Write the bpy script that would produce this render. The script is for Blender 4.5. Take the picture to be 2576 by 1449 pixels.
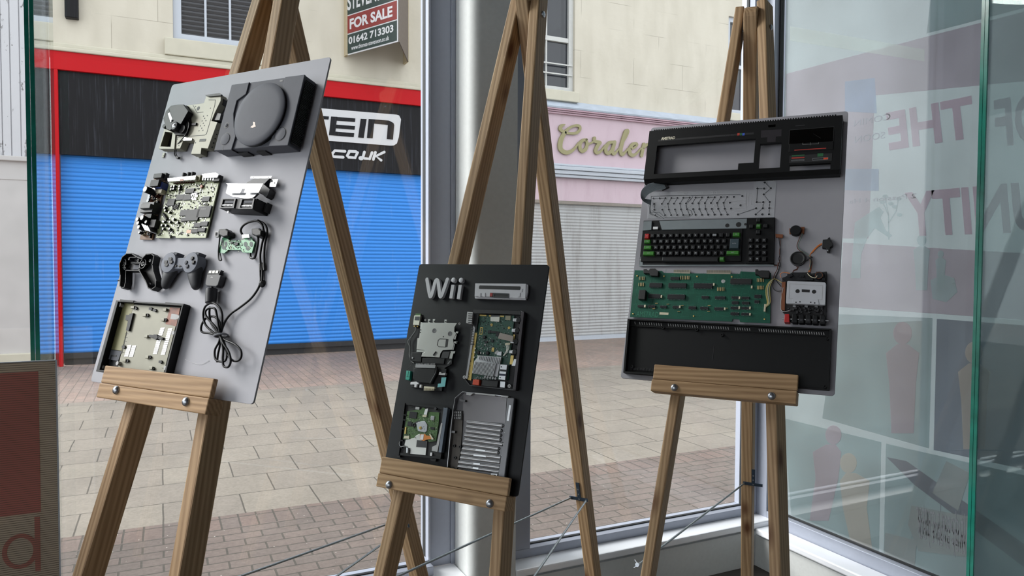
import bpy, math, random
from mathutils import Vector, Matrix

for _o in list(bpy.data.objects):
    bpy.data.objects.remove(_o, do_unlink=True)
SC = bpy.context.scene
COL = SC.collection

# ------------------------------------------------------------------ camera
IW, IH, FPX = 2576, 1449, 1834.0
YAW, PITCH, ROLL = math.radians(25.7), math.radians(-2.1), math.radians(0.25)
EYE = Vector((0, 0, 1.47))
CD = Vector((math.sin(YAW) * math.cos(PITCH), math.cos(YAW) * math.cos(PITCH), math.sin(PITCH)))
_r0 = Vector((math.cos(YAW), -math.sin(YAW), 0)); _u0 = _r0.cross(CD)
CR_ = _r0 * math.cos(ROLL) + _u0 * math.sin(ROLL)
CU = -_r0 * math.sin(ROLL) + _u0 * math.cos(ROLL)
cam_data = bpy.data.cameras.new('camera'); cam = bpy.data.objects.new('camera', cam_data); COL.objects.link(cam)
cam_data.sensor_width = 36.0; cam_data.sensor_fit = 'HORIZONTAL'
cam_data.lens = 36.0 * FPX / IW; cam_data.clip_start = 0.05; cam_data.clip_end = 200
cam.matrix_world = Matrix(((CR_.x, CU.x, -CD.x, EYE.x), (CR_.y, CU.y, -CD.y, EYE.y), (CR_.z, CU.z, -CD.z, EYE.z), (0, 0, 0, 1)))
SC.camera = cam

# ------------------------------------------------------------------ world, daylight, exposure
world = bpy.data.worlds.new('overcast_sky'); SC.world = world; world.use_nodes = True
_bg = world.node_tree.nodes['Background']
_bg.inputs['Color'].default_value = (0.90, 0.95, 1.0, 1); _bg.inputs['Strength'].default_value = 2.25
sun_data = bpy.data.lights.new('hazy_sun', 'SUN'); sun_data.energy = 6.5; sun_data.angle = math.radians(34)
sun_data.color = (1.0, 0.985, 0.96)
sun = bpy.data.objects.new('hazy_sun', sun_data); COL.objects.link(sun)
SUN_FROM = Vector((-0.70, 0.34, 0.50)).normalized()
sun.rotation_euler = SUN_FROM.to_track_quat('Z', 'Y').to_euler(); sun.location = (-6, 6, 8)
SC.view_settings.view_transform = 'Standard'; SC.view_settings.look = 'None'
SC.view_settings.gamma = 1.0; SC.view_settings.use_curve_mapping = False
SC.view_settings.exposure = 0.0

# ------------------------------------------------------------------ helpers
RND = random.Random(7)
ALB = [1.0]   # overall reflectance factor of a family of surfaces
def lin(c):
    return tuple(ALB[0] * ((v / 255 / 12.92) if v / 255 <= 0.04045 else ((v / 255 + 0.055) / 1.055) ** 2.4) for v in c[:3])

def _new(name):
    m = bpy.data.materials.new(name); m.use_nodes = True
    nt = m.node_tree; b = nt.nodes['Principled BSDF']
    return m, nt, b
def _n(nt, t, **kw):
    n = nt.nodes.new(t)
    for k, v in kw.items(): setattr(n, k, v)
    return n
def ramp(nt, stops):
    r = _n(nt, 'ShaderNodeValToRGB'); e = r.color_ramp.elements
    while len(e) < len(stops): e.new(0.5)
    for i, (p, c) in enumerate(stops):
        e[i].position = p; e[i].color = (*c, 1)
    return r
MATS = {}
def mat(name, c, rough=0.5, metal=0.0, var=0.08, scale=30.0, bump=0.0, spec=0.5):
    """plain painted / plastic / metal surface with a little procedural mottling"""
    if name in MATS: return MATS[name]
    m, nt, b = _new(name); L = nt.links
    tc = _n(nt, 'ShaderNodeTexCoord'); no = _n(nt, 'ShaderNodeTexNoise')
    no.inputs['Scale'].default_value = scale; no.inputs['Detail'].default_value = 4
    L.new(tc.outputs['Object'], no.inputs['Vector'])
    c = lin(c)
    r = ramp(nt, [(0.3, tuple(max(0, x * (1 - var)) for x in c)), (0.7, tuple(min(1, x * (1 + var)) for x in c))])
    L.new(no.outputs['Fac'], r.inputs['Fac']); L.new(r.outputs['Color'], b.inputs['Base Color'])
    b.inputs['Roughness'].default_value = rough; b.inputs['Metallic'].default_value = metal
    b.inputs['Specular IOR Level'].default_value = spec
    if bump:
        bp = _n(nt, 'ShaderNodeBump'); bp.inputs['Strength'].default_value = bump; bp.inputs['Distance'].default_value = 0.002
        L.new(no.outputs['Fac'], bp.inputs['Height']); L.new(bp.outputs['Normal'], b.inputs['Normal'])
    MATS[name] = m
    return m
def wood(name, dark, light, knot):
    m, nt, b = _new(name); L = nt.links
    tc = _n(nt, 'ShaderNodeTexCoord'); oi = _n(nt, 'ShaderNodeObjectInfo')
    ad = _n(nt, 'ShaderNodeVectorMath', operation='MULTIPLY_ADD')
    ad.inputs[1].default_value = (1, 1, 1)
    cv = _n(nt, 'ShaderNodeCombineXYZ'); mu = _n(nt, 'ShaderNodeMath', operation='MULTIPLY'); mu.inputs[1].default_value = 7.0
    L.new(oi.outputs['Random'], mu.inputs[0])
    for i in range(3): L.new(mu.outputs[0], cv.inputs[i])
    L.new(tc.outputs['Object'], ad.inputs[0]); L.new(cv.outputs[0], ad.inputs[2])
    mp = _n(nt, 'ShaderNodeMapping'); mp.inputs['Scale'].default_value = (1, 1, 0.045); L.new(ad.outputs[0], mp.inputs['Vector'])
    no = _n(nt, 'ShaderNodeTexNoise'); no.inputs['Scale'].default_value = 120; no.inputs['Detail'].default_value = 6; no.inputs['Roughness'].default_value = 0.6; no.inputs['Distortion'].default_value = 0.3
    L.new(mp.outputs[0], no.inputs['Vector'])
    wa = _n(nt, 'ShaderNodeTexWave', wave_type='BANDS', bands_direction='DIAGONAL')
    wa.inputs['Scale'].default_value = 46; wa.inputs['Distortion'].default_value = 7; wa.inputs['Detail'].default_value = 3; wa.inputs['Detail Scale'].default_value = 0.5
    L.new(mp.outputs[0], wa.inputs['Vector'])
    mx = _n(nt, 'ShaderNodeMix'); mx.data_type = 'FLOAT'; mx.inputs[0].default_value = 0.34
    L.new(no.outputs['Fac'], mx.inputs[2]); L.new(wa.outputs['Fac'], mx.inputs[3])
    r = ramp(nt, [(0.25, lin(dark)), (0.72, lin(light))]); L.new(mx.outputs[0], r.inputs['Fac'])
    mk = _n(nt, 'ShaderNodeMapping'); mk.inputs['Scale'].default_value = (10, 10, 4.6); L.new(ad.outputs[0], mk.inputs['Vector'])
    vo = _n(nt, 'ShaderNodeTexVoronoi'); vo.inputs['Scale'].default_value = 1.0; L.new(mk.outputs[0], vo.inputs['Vector'])
    rk = ramp(nt, [(0.07, (1, 1, 1)), (0.15, (0.5, 0.5, 0.5)), (0.24, (0, 0, 0))]); L.new(vo.outputs['Distance'], rk.inputs['Fac'])
    mc = _n(nt, 'ShaderNodeMix'); mc.data_type = 'RGBA'
    L.new(rk.outputs['Color'], mc.inputs[0]); L.new(r.outputs['Color'], mc.inputs[6]); mc.inputs[7].default_value = (*lin(knot), 1)
    L.new(mc.outputs[2], b.inputs['Base Color']); b.inputs['Roughness'].default_value = 0.62
    b.inputs['Specular IOR Level'].default_value = 0.3
    bp = _n(nt, 'ShaderNodeBump'); bp.inputs['Strength'].default_value = 0.25; bp.inputs['Distance'].default_value = 0.002
    L.new(mx.outputs[0], bp.inputs['Height']); L.new(bp.outputs['Normal'], b.inputs['Normal'])
    return m
def glass(name, tint, ior=1.5, rough=0.0):
    """thin architectural glass: Fresnel mirror over a tinted see-through sheet"""
    m, nt, b = _new(name); L = nt.links; nt.nodes.remove(b)
    out = nt.nodes['Material Output']
    fr = _n(nt, 'ShaderNodeFresnel'); ge = _n(nt, 'ShaderNodeNewGeometry')
    io = _n(nt, 'ShaderNodeMix'); io.data_type = 'FLOAT'; io.inputs[2].default_value = ior; io.inputs[3].default_value = 1.0 / ior
    L.new(ge.outputs['Backfacing'], io.inputs[0]); L.new(io.outputs[0], fr.inputs['IOR'])   # same mirror strength on both faces of the thin sheet
    tr = _n(nt, 'ShaderNodeBsdfTransparent'); tr.inputs['Color'].default_value = (*tint, 1)
    gl = _n(nt, 'ShaderNodeBsdfGlossy'); gl.inputs['Roughness'].default_value = rough
    no = _n(nt, 'ShaderNodeTexNoise'); no.inputs['Scale'].default_value = 2.0
    rr = ramp(nt, [(0.3, (0.94, 0.94, 0.94)), (0.7, (1, 1, 1))]); L.new(no.outputs['Fac'], rr.inputs['Fac']); L.new(rr.outputs['Color'], gl.inputs['Color'])
    mx = _n(nt, 'ShaderNodeMixShader')
    L.new(fr.outputs[0], mx.inputs[0]); L.new(tr.outputs[0], mx.inputs[1]); L.new(gl.outputs[0], mx.inputs[2])
    L.new(mx.outputs[0], out.inputs['Surface'])
    return m
def film(name, c, trans=0.7, see=0.0):
    """translucent plastic / vinyl film"""
    if name in MATS: return MATS[name]
    m, nt, b = _new(name); L = nt.links; nt.nodes.remove(b); out = nt.nodes['Material Output']
    tc = _n(nt, 'ShaderNodeTexCoord'); no = _n(nt, 'ShaderNodeTexNoise'); no.inputs['Scale'].default_value = 3.0
    L.new(tc.outputs['Object'], no.inputs['Vector'])
    c = lin(c); r = ramp(nt, [(0.3, tuple(x * 0.92 for x in c)), (0.7, tuple(min(1, x * 1.06) for x in c))]); L.new(no.outputs['Fac'], r.inputs['Fac'])
    di = _n(nt, 'ShaderNodeBsdfDiffuse'); tl = _n(nt, 'ShaderNodeBsdfTranslucent')
    L.new(r.outputs['Color'], di.inputs['Color']); L.new(r.outputs['Color'], tl.inputs['Color'])
    mx = _n(nt, 'ShaderNodeMixShader'); mx.inputs[0].default_value = trans
    L.new(di.outputs[0], mx.inputs[1]); L.new(tl.outputs[0], mx.inputs[2])
    last = mx
    if see:
        tr = _n(nt, 'ShaderNodeBsdfTransparent'); m2 = _n(nt, 'ShaderNodeMixShader'); m2.inputs[0].default_value = see
        L.new(mx.outputs[0], m2.inputs[1]); L.new(tr.outputs[0], m2.inputs[2]); last = m2
    L.new(last.outputs[0], out.inputs['Surface'])
    MATS[name] = m
    return m

def newell(pts):
    n = Vector((0, 0, 0))
    for i in range(len(pts)):
        a, b = pts[i], pts[(i + 1) % len(pts)]
        n += Vector(((a[1] - b[1]) * (a[2] + b[2]), (a[2] - b[2]) * (a[0] + b[0]), (a[0] - b[0]) * (a[1] + b[1])))
    return n
class MB:
    """collects simple shapes into ONE mesh"""
    def __init__(s): s.v = []; s.f = []
    def box(s, x0, y0, z0, x1, y1, z1):
        x0, x1 = sorted((x0, x1)); y0, y1 = sorted((y0, y1)); z0, z1 = sorted((z0, z1))
        i = len(s.v)
        s.v += [(x0, y0, z0), (x1, y0, z0), (x1, y1, z0), (x0, y1, z0), (x0, y0, z1), (x1, y0, z1), (x1, y1, z1), (x0, y1, z1)]
        s.f += [[i + k for k in q] for q in ((3, 2, 1, 0), (4, 5, 6, 7), (0, 1, 5, 4), (1, 2, 6, 5), (2, 3, 7, 6), (3, 0, 4, 7))]
        return s
    def prism(s, pts, w0, w1):
        """polygon in the (u, v) plane extruded from w0 to w1"""
        a = sum(pts[i][0] * pts[(i + 1) % len(pts)][1] - pts[(i + 1) % len(pts)][0] * pts[i][1] for i in range(len(pts)))
        if a < 0: pts = pts[::-1]
        if w1 < w0: w0, w1 = w1, w0
        n = len(pts); i = len(s.v)
        s.v += [(p[0], p[1], w0) for p in pts] + [(p[0], p[1], w1) for p in pts]
        s.f.append([i + k for k in range(n)][::-1]); s.f.append([i + n + k for k in range(n)])
        for k in range(n):
            s.f.append([i + k, i + (k + 1) % n, i + n + (k + 1) % n, i + n + k])
        return s
    def frame(s, outer, inner, w0, w1):
        """ring between two polygons with the same number of corners"""
        n = len(outer); i = len(s.v)
        for w in (w0, w1): s.v += [(p[0], p[1], w) for p in outer] + [(p[0], p[1], w) for p in inner]
        for k in range(n):
            q = (k + 1) % n; o0, n0, o1, n1 = i, i + n, i + 2 * n, i + 3 * n
            s.f += [[o1 + k, o1 + q, n1 + q, n1 + k], [o0 + k, n0 + k, n0 + q, o0 + q], [o0 + k, o0 + q, o1 + q, o1 + k], [n0 + k, n1 + k, n1 + q, n0 + q]]
        return s
    def cyl(s, c, r, w0, w1, n=16, r1=None, axis='z', sx=1.0):
        r1 = r if r1 is None else r1; i = len(s.v)
        for w, rr in ((w0, r), (w1, r1)):
            for k in range(n):
                a = 2 * math.pi * k / n; p, q = rr * math.cos(a) * sx, rr * math.sin(a)
                s.v.append((c[0] + p, c[1] + q, w) if axis == 'z' else ((w, c[0] + p, c[1] + q) if axis == 'x' else (c[0] + p, w, c[1] + q)))
        s.f.append([i + k for k in range(n)][::-1]); s.f.append([i + n + k for k in range(n)])
        for k in range(n): s.f.append([i + k, i + (k + 1) % n, i + n + (k + 1) % n, i + n + k])
        return s
    def lathe(s, c, prof, n=32, sx=1.0, axis='z', ring=False):
        """profile [(radius, w)] turned about w through c"""
        i = len(s.v); m = len(prof)
        for r, w in prof:
            for k in range(n):
                a = 2 * math.pi * k / n
                p, q = c[0] + r * math.cos(a) * sx, c[1] + r * math.sin(a)
                s.v.append((p, q, w) if axis == 'z' else ((w, p, q) if axis == 'x' else (p, w, q)))
        for j in range(m - 1):
            for k in range(n):
                s.f.append([i + j * n + k, i + j * n + (k + 1) % n, i + (j + 1) * n + (k + 1) % n, i + (j + 1) * n + k])
        if not ring: s.f.append([i + k for k in range(n)][::-1]); s.f.append([i + (m - 1) * n + k for k in range(n)])
        return s
    def tube(s, path, r, n=8, close=False):
        P = [Vector(p) for p in path]; i = len(s.v); m = len(P)
        up = Vector((0, 0, 1)); prev = None
        for j, p in enumerate(P):
            t = (P[min(j + 1, m - 1)] - P[max(j - 1, 0)])
            if t.length < 1e-9: t = Vector((1, 0, 0))
            t.normalize()
            if prev is None:
                a = up if abs(t.z) < 0.9 else Vector((1, 0, 0)); x = a.cross(t).normalized()
            else:
                x = (prev - t * prev.dot(t)); x = x.normalized() if x.length > 1e-6 else up.cross(t).normalized()
            prev = x; y = t.cross(x); rr = r[j] if isinstance(r, (list, tuple)) else r
            for k in range(n):
                a = 2 * math.pi * k / n; s.v.append(tuple(p + x * (rr * math.cos(a)) + y * (rr * math.sin(a))))
        for j in range(m - 1):
            for k in range(n):
                s.f.append([i + j * n + k, i + j * n + (k + 1) % n, i + (j + 1) * n + (k + 1) % n, i + (j + 1) * n + k])
        s.f.append([i + k for k in range(n)][::-1]); s.f.append([i + (m - 1) * n + k for k in range(n)])
        return s
    def pod(s, path, n=20):
        """soft tapering limb lying in the (u, v) plane: path of (u, v, w, half width, half height)"""
        i = len(s.v); m = len(path)
        for j, p in enumerate(path):
            a = path[max(j - 1, 0)]; b = path[min(j + 1, m - 1)]; dx, dy = b[0] - a[0], b[1] - a[1]; l = math.hypot(dx, dy) or 1e-9
            for k in range(n):
                t = 2 * math.pi * k / n; c, q = math.cos(t) * p[3], math.sin(t) * p[4]
                s.v.append((p[0] - dy / l * c, p[1] + dx / l * c, p[2] + q))
        for j in range(m - 1):
            for k in range(n): s.f.append([i + j * n + k, i + j * n + (k + 1) % n, i + (j + 1) * n + (k + 1) % n, i + (j + 1) * n + k])
        s.f.append([i + k for k in range(n)][::-1]); s.f.append([i + (m - 1) * n + k for k in range(n)])
        return s
    def stroke(s, path, wd, w0, w1, cap=True):
        """flat band of width wd (number or list) along a 2D path, extruded w0..w1, round ends"""
        m = len(path); L, R = [], []; ep = max((w1 - w0) * 0.007, 1.2e-5)   # overlapping pieces never share a face
        wl = wd if isinstance(wd, (list, tuple)) else [wd] * m
        for j, p in enumerate(path):
            a = path[max(j - 1, 0)]; b = path[min(j + 1, m - 1)]
            dx, dy = b[0] - a[0], b[1] - a[1]; l = math.hypot(dx, dy) or 1e-9
            nx, ny = -dy / l * wl[j] / 2, dx / l * wl[j] / 2
            L.append((p[0] + nx, p[1] + ny)); R.append((p[0] - nx, p[1] - ny))
        for j in range(m - 1):
            s.prism([L[j], L[j + 1], R[j + 1], R[j]], w0, w1 - ep * (j % 11))
        if cap:
            for j in range(m): s.cyl(path[j], wl[j] / 2, w0, w1 - ep * (0.5 + (j * 4) % 11), n=12)
        return s
    def mesh(s, name, m, off=(0, 0, 0), smooth=False):
        me = bpy.data.meshes.new(name)
        me.from_pydata([(v[0] - off[0], v[1] - off[1], v[2] - off[2]) for v in s.v], [], s.f); me.update()
        if m is not None: me.materials.append(m)
        if smooth: me.shade_smooth()
        return me
def link(o, parent=None):
    COL.objects.link(o)
    if parent is not None: o.parent = parent
    return o
def tag(o, label=None, cat=None, group=None, kind=None):
    if label: o['label'] = label
    if cat: o['category'] = cat
    if group: o['group'] = group
    if kind: o['kind'] = kind
    return o
def fin(o, bevel=0.0, smooth=False, seg=2):
    if bevel:
        b = o.modifiers.new('soft_edges', 'BEVEL'); b.width = bevel; b.segments = seg; b.limit_method = 'ANGLE'; b.angle_limit = math.radians(40)
        b.harden_normals = False
    if smooth:
        o.data.shade_smooth()
        e = o.modifiers.new('split', 'EDGE_SPLIT'); e.split_angle = math.radians(38)
    return o
def obj(name, mb, m, parent=None, loc=(0, 0, 0), bevel=0.0, smooth=False):
    """mesh built in world coordinates, with its origin moved to loc"""
    o = bpy.data.objects.new(name, mb.mesh(name, m, loc)); link(o, parent)
    if parent is None: o.location = loc
    return fin(o, bevel, smooth)
def struct(name, mb, m, parent=None, bevel=0.0):
    o = obj(name, mb, m, parent, bevel=bevel)
    if parent is None: o['kind'] = 'structure'
    return o
def empty(name, label, cat, loc=(0, 0, 0), group=None):
    o = bpy.data.objects.new(name, None); link(o); o.location = loc; o.empty_display_size = 0.05
    return tag(o, label, cat, group)
class Part_of:
    """a thing standing in the world: Empty at its base, parts drawn in world coordinates"""
    def __init__(s, name, label, cat, loc, group=None):
        s.loc = Vector(loc); s.root = empty(name, label, cat, loc, group)
    def add(s, name, mb, m, parent=None, bevel=0.0, smooth=False, label=None):
        o = bpy.data.objects.new(name, mb.mesh(name, m, s.loc)); link(o, parent or s.root)
        if label: o['label'] = label
        return fin(o, bevel, smooth)

_dg = None
def text_mb(s, fit, w0, w1, bold=0.0, shear=0.0, spacing=1.0, mirror=False, rot=None):
    """lettering as solid geometry; fit = (u0, v0, u1, v1) box in the (u, v) plane, or (centre u, centre v, height) -> MB"""
    cu = bpy.data.curves.new('lettering', 'FONT'); cu.body = s; cu.size = 1; cu.offset = bold; cu.shear = shear; cu.space_character = spacing
    cu.resolution_u = 4
    t = bpy.data.objects.new('lettering', cu); COL.objects.link(t)
    dg = bpy.context.evaluated_depsgraph_get(); dg.update()
    me = bpy.data.meshes.new_from_object(t.evaluated_get(dg))
    V = [(v.co.x, v.co.y) for v in me.vertices]; F = [list(p.vertices) for p in me.polygons]
    bpy.data.objects.remove(t, do_unlink=True); bpy.data.curves.remove(cu); bpy.data.meshes.remove(me)
    m = MB()
    if not V: return m
    x0 = min(v[0] for v in V); x1 = max(v[0] for v in V); y0 = min(v[1] for v in V); y1 = max(v[1] for v in V)
    if len(fit) == 4:
        fx = lambda x: fit[0] + (x - x0) / (x1 - x0) * (fit[2] - fit[0])
        fy = lambda y: fit[1] + (y - y0) / (y1 - y0) * (fit[3] - fit[1])
    else:
        k = fit[2] / (y1 - y0)
        fx = lambda x: fit[0] + (x - (x0 + x1) / 2) * k
        fy = lambda y: fit[1] + (y - (y0 + y1) / 2) * k
    Q = [(fx(a), fy(b)) for a, b in V]
    if mirror:
        c = min(q[0] for q in Q) + max(q[0] for q in Q); Q = [(c - a, b) for a, b in Q]
    if rot:
        ca, sa = math.cos(rot), math.sin(rot); cx, cy = (min(q[0] for q in Q) + max(q[0] for q in Q)) / 2, (min(q[1] for q in Q) + max(q[1] for q in Q)) / 2
        Q = [(cx + (a - cx) * ca - (b - cy) * sa, cy + (a - cx) * sa + (b - cy) * ca) for a, b in Q]
    n = len(Q)
    m.v = [(a, b, w1) for a, b in Q] + [(a, b, w0) for a, b in Q]
    for f in F:
        g = f[::-1] if mirror else f
        m.f.append(g); m.f.append([i + n for i in g][::-1])
    from collections import Counter
    ed = Counter()
    for f in F:
        g = f[::-1] if mirror else f
        for i in range(len(g)): ed[(g[i], g[(i + 1) % len(g)])] += 1
    for (a, b) in ed:
        if (b, a) not in ed: m.f.append([b, a, a + n, b + n])
    return m

# pixel rays of the photograph's camera, used to read real positions off known planes
def ray(x, y): return CD + CR_ * ((x - IW / 2) / FPX) - CU * ((y - IH / 2) / FPX)
def onY(x, y, Y): v = ray(x, y); return EYE + v * (Y / v.y)
def onX(x, y, X): v = ray(x, y); return EYE + v * (X / v.x)
def onZ(x, y, Z): v = ray(x, y); return EYE + v * ((Z - EYE.z) / v.z)
def catmull(P, n=8):
    out = []; P = [Vector(p) for p in P]
    for i in range(len(P) - 1):
        a = P[max(i - 1, 0)]; b = P[i]; c = P[i + 1]; d = P[min(i + 2, len(P) - 1)]
        for k in range(n):
            t = k / n
            out.append(0.5 * ((2 * b) + (c - a) * t + (2 * a - 5 * b + 4 * c - d) * t * t + (-a + 3 * b - 3 * c + d) * t ** 3))
    out.append(P[-1]); return out
# ------------------------------------------------------------------ planes
class Plane:
    """a flat working plane: origin o, axes e1 (right), e2 (up), n (towards the viewer)"""
    def __init__(s, o, e1, e2):
        s.o = Vector(o); s.e1 = Vector(e1).normalized(); s.e2 = Vector(e2).normalized(); s.n = s.e1.cross(s.e2)
        s.M = Matrix(((s.e1.x, s.e2.x, s.n.x, s.o.x), (s.e1.y, s.e2.y, s.n.y, s.o.y), (s.e1.z, s.e2.z, s.n.z, s.o.z), (0, 0, 0, 1)))
    def p(s, x, y, w=0.0):
        v = ray(x, y); t = ((s.o + s.n * w - EYE).dot(s.n)) / v.dot(s.n); q = EYE + v * t - s.o
        return (q.dot(s.e1), q.dot(s.e2))
    def world(s, mb):
        for i, q in enumerate(mb.v): mb.v[i] = tuple(s.M @ Vector(q))
        return mb
    def at(s, u, v, w=0.0): return s.M @ Vector((u, v, w))
CROP = {'A': (380, 120, 4.829), 'B': (320, 400, 5.175), 'C': (220, 600, 4.025), 'D': (960, 640, 4.025), 'E': (920, 960, 4.025),
        'F': (1560, 260, 3.45), 'G': (1540, 660, 3.6233), 'H': (420, 0, 2.898), 'K': (1340, 240, 5.173), 'px': (0, 0, 1)}
def zc(c, x, y): a = CROP[c]; return a[0] + x / a[2], a[1] + y / a[2]

M_wall = mat('painted_plaster', (206, 209, 208), 0.75, var=0.03, scale=60, bump=0.15)
M_floor = mat('grey_vinyl_floor', (78, 72, 68), 0.6, var=0.06, scale=8)
M_dark_wall = mat('shop_interior_paint', (96, 92, 92), 0.8, var=0.04, scale=20)
M_alu = mat('silver_aluminium', (158, 164, 178), 0.36, 0.2, var=0.02, scale=50)
M_sill = mat('sill_white_gloss', (242, 245, 250), 0.22, var=0.01, scale=20, spec=0.8)
M_gasket = mat('black_rubber_gasket', (22, 26, 28), 0.6, var=0.1)
M_glass = glass('window_glass', (0.982, 0.984, 0.98))
M_fin = glass('fin_glass', (0.92, 0.95, 0.945))
M_edge = mat('green_glass_edge', (26, 112, 97), 0.15, var=0.25, scale=14)

YF, YG, XW, XGL, ZS = 2.70, 2.745, 2.655, 2.695, 0.223
ZC = 3.75      # ceiling
struct('floor', MB().box(-5.2, -4.2, -0.12, 2.85, 2.85, 0.0), M_floor)
struct('ceiling', MB().box(-5.2, -4.2, ZC, 2.85, 2.85, ZC + 0.3), M_dark_wall)
struct('wall_back', MB().box(-5.2, -4.4, 0, 2.85, -4.2, ZC), M_dark_wall)
# upstands below the glazing
struct('wall_front', MB().box(-5.2, 2.63, 0.0, 2.85, 2.86, 0.17), M_wall, bevel=0.002)
struct('wall_right', MB().box(2.58, -4.2, 0.0, 2.85, 2.63, 0.15), M_wall, bevel=0.002)
struct('wall_right_back', MB().box(2.60, -4.2, 0.15, 2.85, -0.6, ZC), M_dark_wall)
# plaster pier between the two street windows, with its rounded corner
pier = MB(); px0, px1, py = 1.080, 1.275, 2.605
arc = [(px0 + 0.042 - 0.042 * math.cos(a), py + 0.042 - 0.042 * math.sin(a)) for a in [i * math.pi / 2 / 8 for i in range(9)]]
pier.prism([(px0, 2.80)] + arc + [(px1, py), (px1, 2.80)], 0.0, ZC)
pr = fin(struct('wall_pier', pier, M_wall), 0, True)
# sills: street side and right-hand side
sill = MB().box(-5.2, 2.60, ZS - 0.032, px0 - 0.002, 2.785, ZS - 0.001).box(px1 + 0.002, 2.60, ZS - 0.032, 2.70, 2.785, ZS - 0.001)
struct('trim_1', sill, M_sill, bevel=0.006)
rs = MB().box(2.55, -0.55, ZS - 0.055, 2.655, 2.60, ZS - 0.026)
struct('trim_2', rs, M_sill, bevel=0.006)

def window(name, x0, x1, zt, jl, jr, rail=0.037, glass_label=None):
    """street window: aluminium frame, rubber gasket line, pane"""
    f = MB().box(x0, YF, ZS - 0.0005, x1, 2.79, ZS + rail).box(x0, YF, zt, x1, 2.79, ZC)
    if jl: f.box(x0, YF, ZS + rail, x0 + jl, 2.79, zt)
    if jr: f.box(x1 - jr, YF, ZS + rail, x1, 2.79, zt)
    o = struct(name, f, M_alu, bevel=0.002)
    g = MB(); a, b, c, d = x0 + jl, x1 - jr, ZS + rail, zt; e = 0.004
    g.box(a, YG - 0.008, c, b, YG + 0.008, c + e).box(a, YG - 0.008, d - e, b, YG + 0.008, d)
    if jl: g.box(a, YG - 0.008, c + e, a + e, YG + 0.008, d - e)
    if jr: g.box(b - e, YG - 0.008, c + e, b, YG + 0.008, d - e)
    obj('gasket', g, M_gasket, o)
    obj('pane', MB().box(a + 0.001, YG - 0.003, c + 0.001, b - 0.001, YG + 0.003, d - 0.001), M_glass, o)
    return o
window('window_1', -5.2, -0.310, 3.60, 0.05, 0)
window('window_2', -0.3105, 0.960, 3.60, 0, 0)
struct('trim_3', MB().box(0.960, 2.765, ZS - 0.0005, 0.969, 2.86, ZC).box(0.969, 2.778, ZS - 0.0005, 1.060, 2.86, ZC).box(1.060, 2.772, ZS - 0.0005, 1.0795, 2.86, ZC), M_alu, bevel=0.002)
obj('gasket', MB().box(0.9585, 2.80, ZS + 0.037, 0.9602, 2.832, ZC), M_gasket, bpy.data.objects['trim_3'])
window('window_3', 1.277, 2.655, 3.60, 0.113, 0.062)
# corner post and the right-hand window, glazed along X = XGL
y1 = onX(1950, 0, XW).y
struct('trim_4', MB().box(XW, y1, ZS - 0.03, 2.79, 2.79, ZC), M_alu, bevel=0.002)
w4 = struct('window_4', MB().box(XW, -0.6, ZS - 0.03, 2.75, y1, ZS + 0.03).box(XW, -0.6, 3.60, 2.75, y1, ZC).box(XW, -0.6, ZS + 0.03, 2.75, -0.5, 3.60), M_alu, bevel=0.002)
g = MB().box(XGL - 0.008, -0.5, ZS + 0.03, XGL + 0.008, y1, ZS + 0.036).box(XGL - 0.01, y1 - 0.012, ZS + 0.03, XGL + 0.01, y1, 3.60)
obj('gasket', g, M_gasket, w4)
obj('pane', MB().box(XGL - 0.003, -0.49, ZS + 0.035, XGL + 0.003, y1 - 0.001, 3.21), M_glass, w4)
# unseen left end wall of the shop, made all glass to strengthen the daylight
struct('wall_left', MB().box(-5.2, -4.2, 0.0, -5.0, 2.63, 0.3).box(-5.2, -4.2, 3.60, -5.0, 2.63, ZC), M_wall)
w5 = struct('window_5', MB().box(-5.15, -4.2, 0.3, -5.08, 2.7, 0.36).box(-5.15, -1.0, 0.36, -5.08, -0.94, 3.54).box(-5.15, -4.2, 3.54, -5.08, 2.7, 3.60), M_alu)
obj('pane', MB().box(-5.12, -4.2, 0.36, -5.114, 2.68, 3.54), M_glass, w5)

# glass stiffening fins with their dark green polished edges
fl = Part_of('glass_fin', 'upright glass fin with a dark green edge, left end of the street window', 'glass panel', (-0.31, 2.53, 0.0), 'glass fins stiffening the windows')
fl.add('sheet', MB().box(-0.321, 2.340, 0, -0.311, 2.740, ZC).box(-0.3095, 2.340, 0, -0.2995, 2.740, ZC), M_fin)
fl.add('polished_edge', MB().box(-0.321, 2.334, 0, -0.311, 2.340, ZC).box(-0.3095, 2.334, 0, -0.2995, 2.340, ZC), M_edge, label='dark green glass edge')
fr = Part_of('glass_fin', 'upright glass fin with a dark green edge, crossing the frosted side window at the right', 'glass panel', (2.48, 1.42, 0.0), 'glass fins stiffening the windows')
fr.add('sheet', MB().box(2.306, 1.4115, 0, 2.69, 1.4215, ZC).box(2.306, 1.4230, 0, 2.69, 1.4330, ZC), M_fin)
fr.add('polished_edge', MB().box(2.300, 1.4115, 0, 2.306, 1.4215, ZC).box(2.300, 1.4230, 0, 2.306, 1.4330, ZC), M_edge, label='dark green glass edge')
for q in (fl, fr): q.root.name = 'glass_fin'
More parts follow.
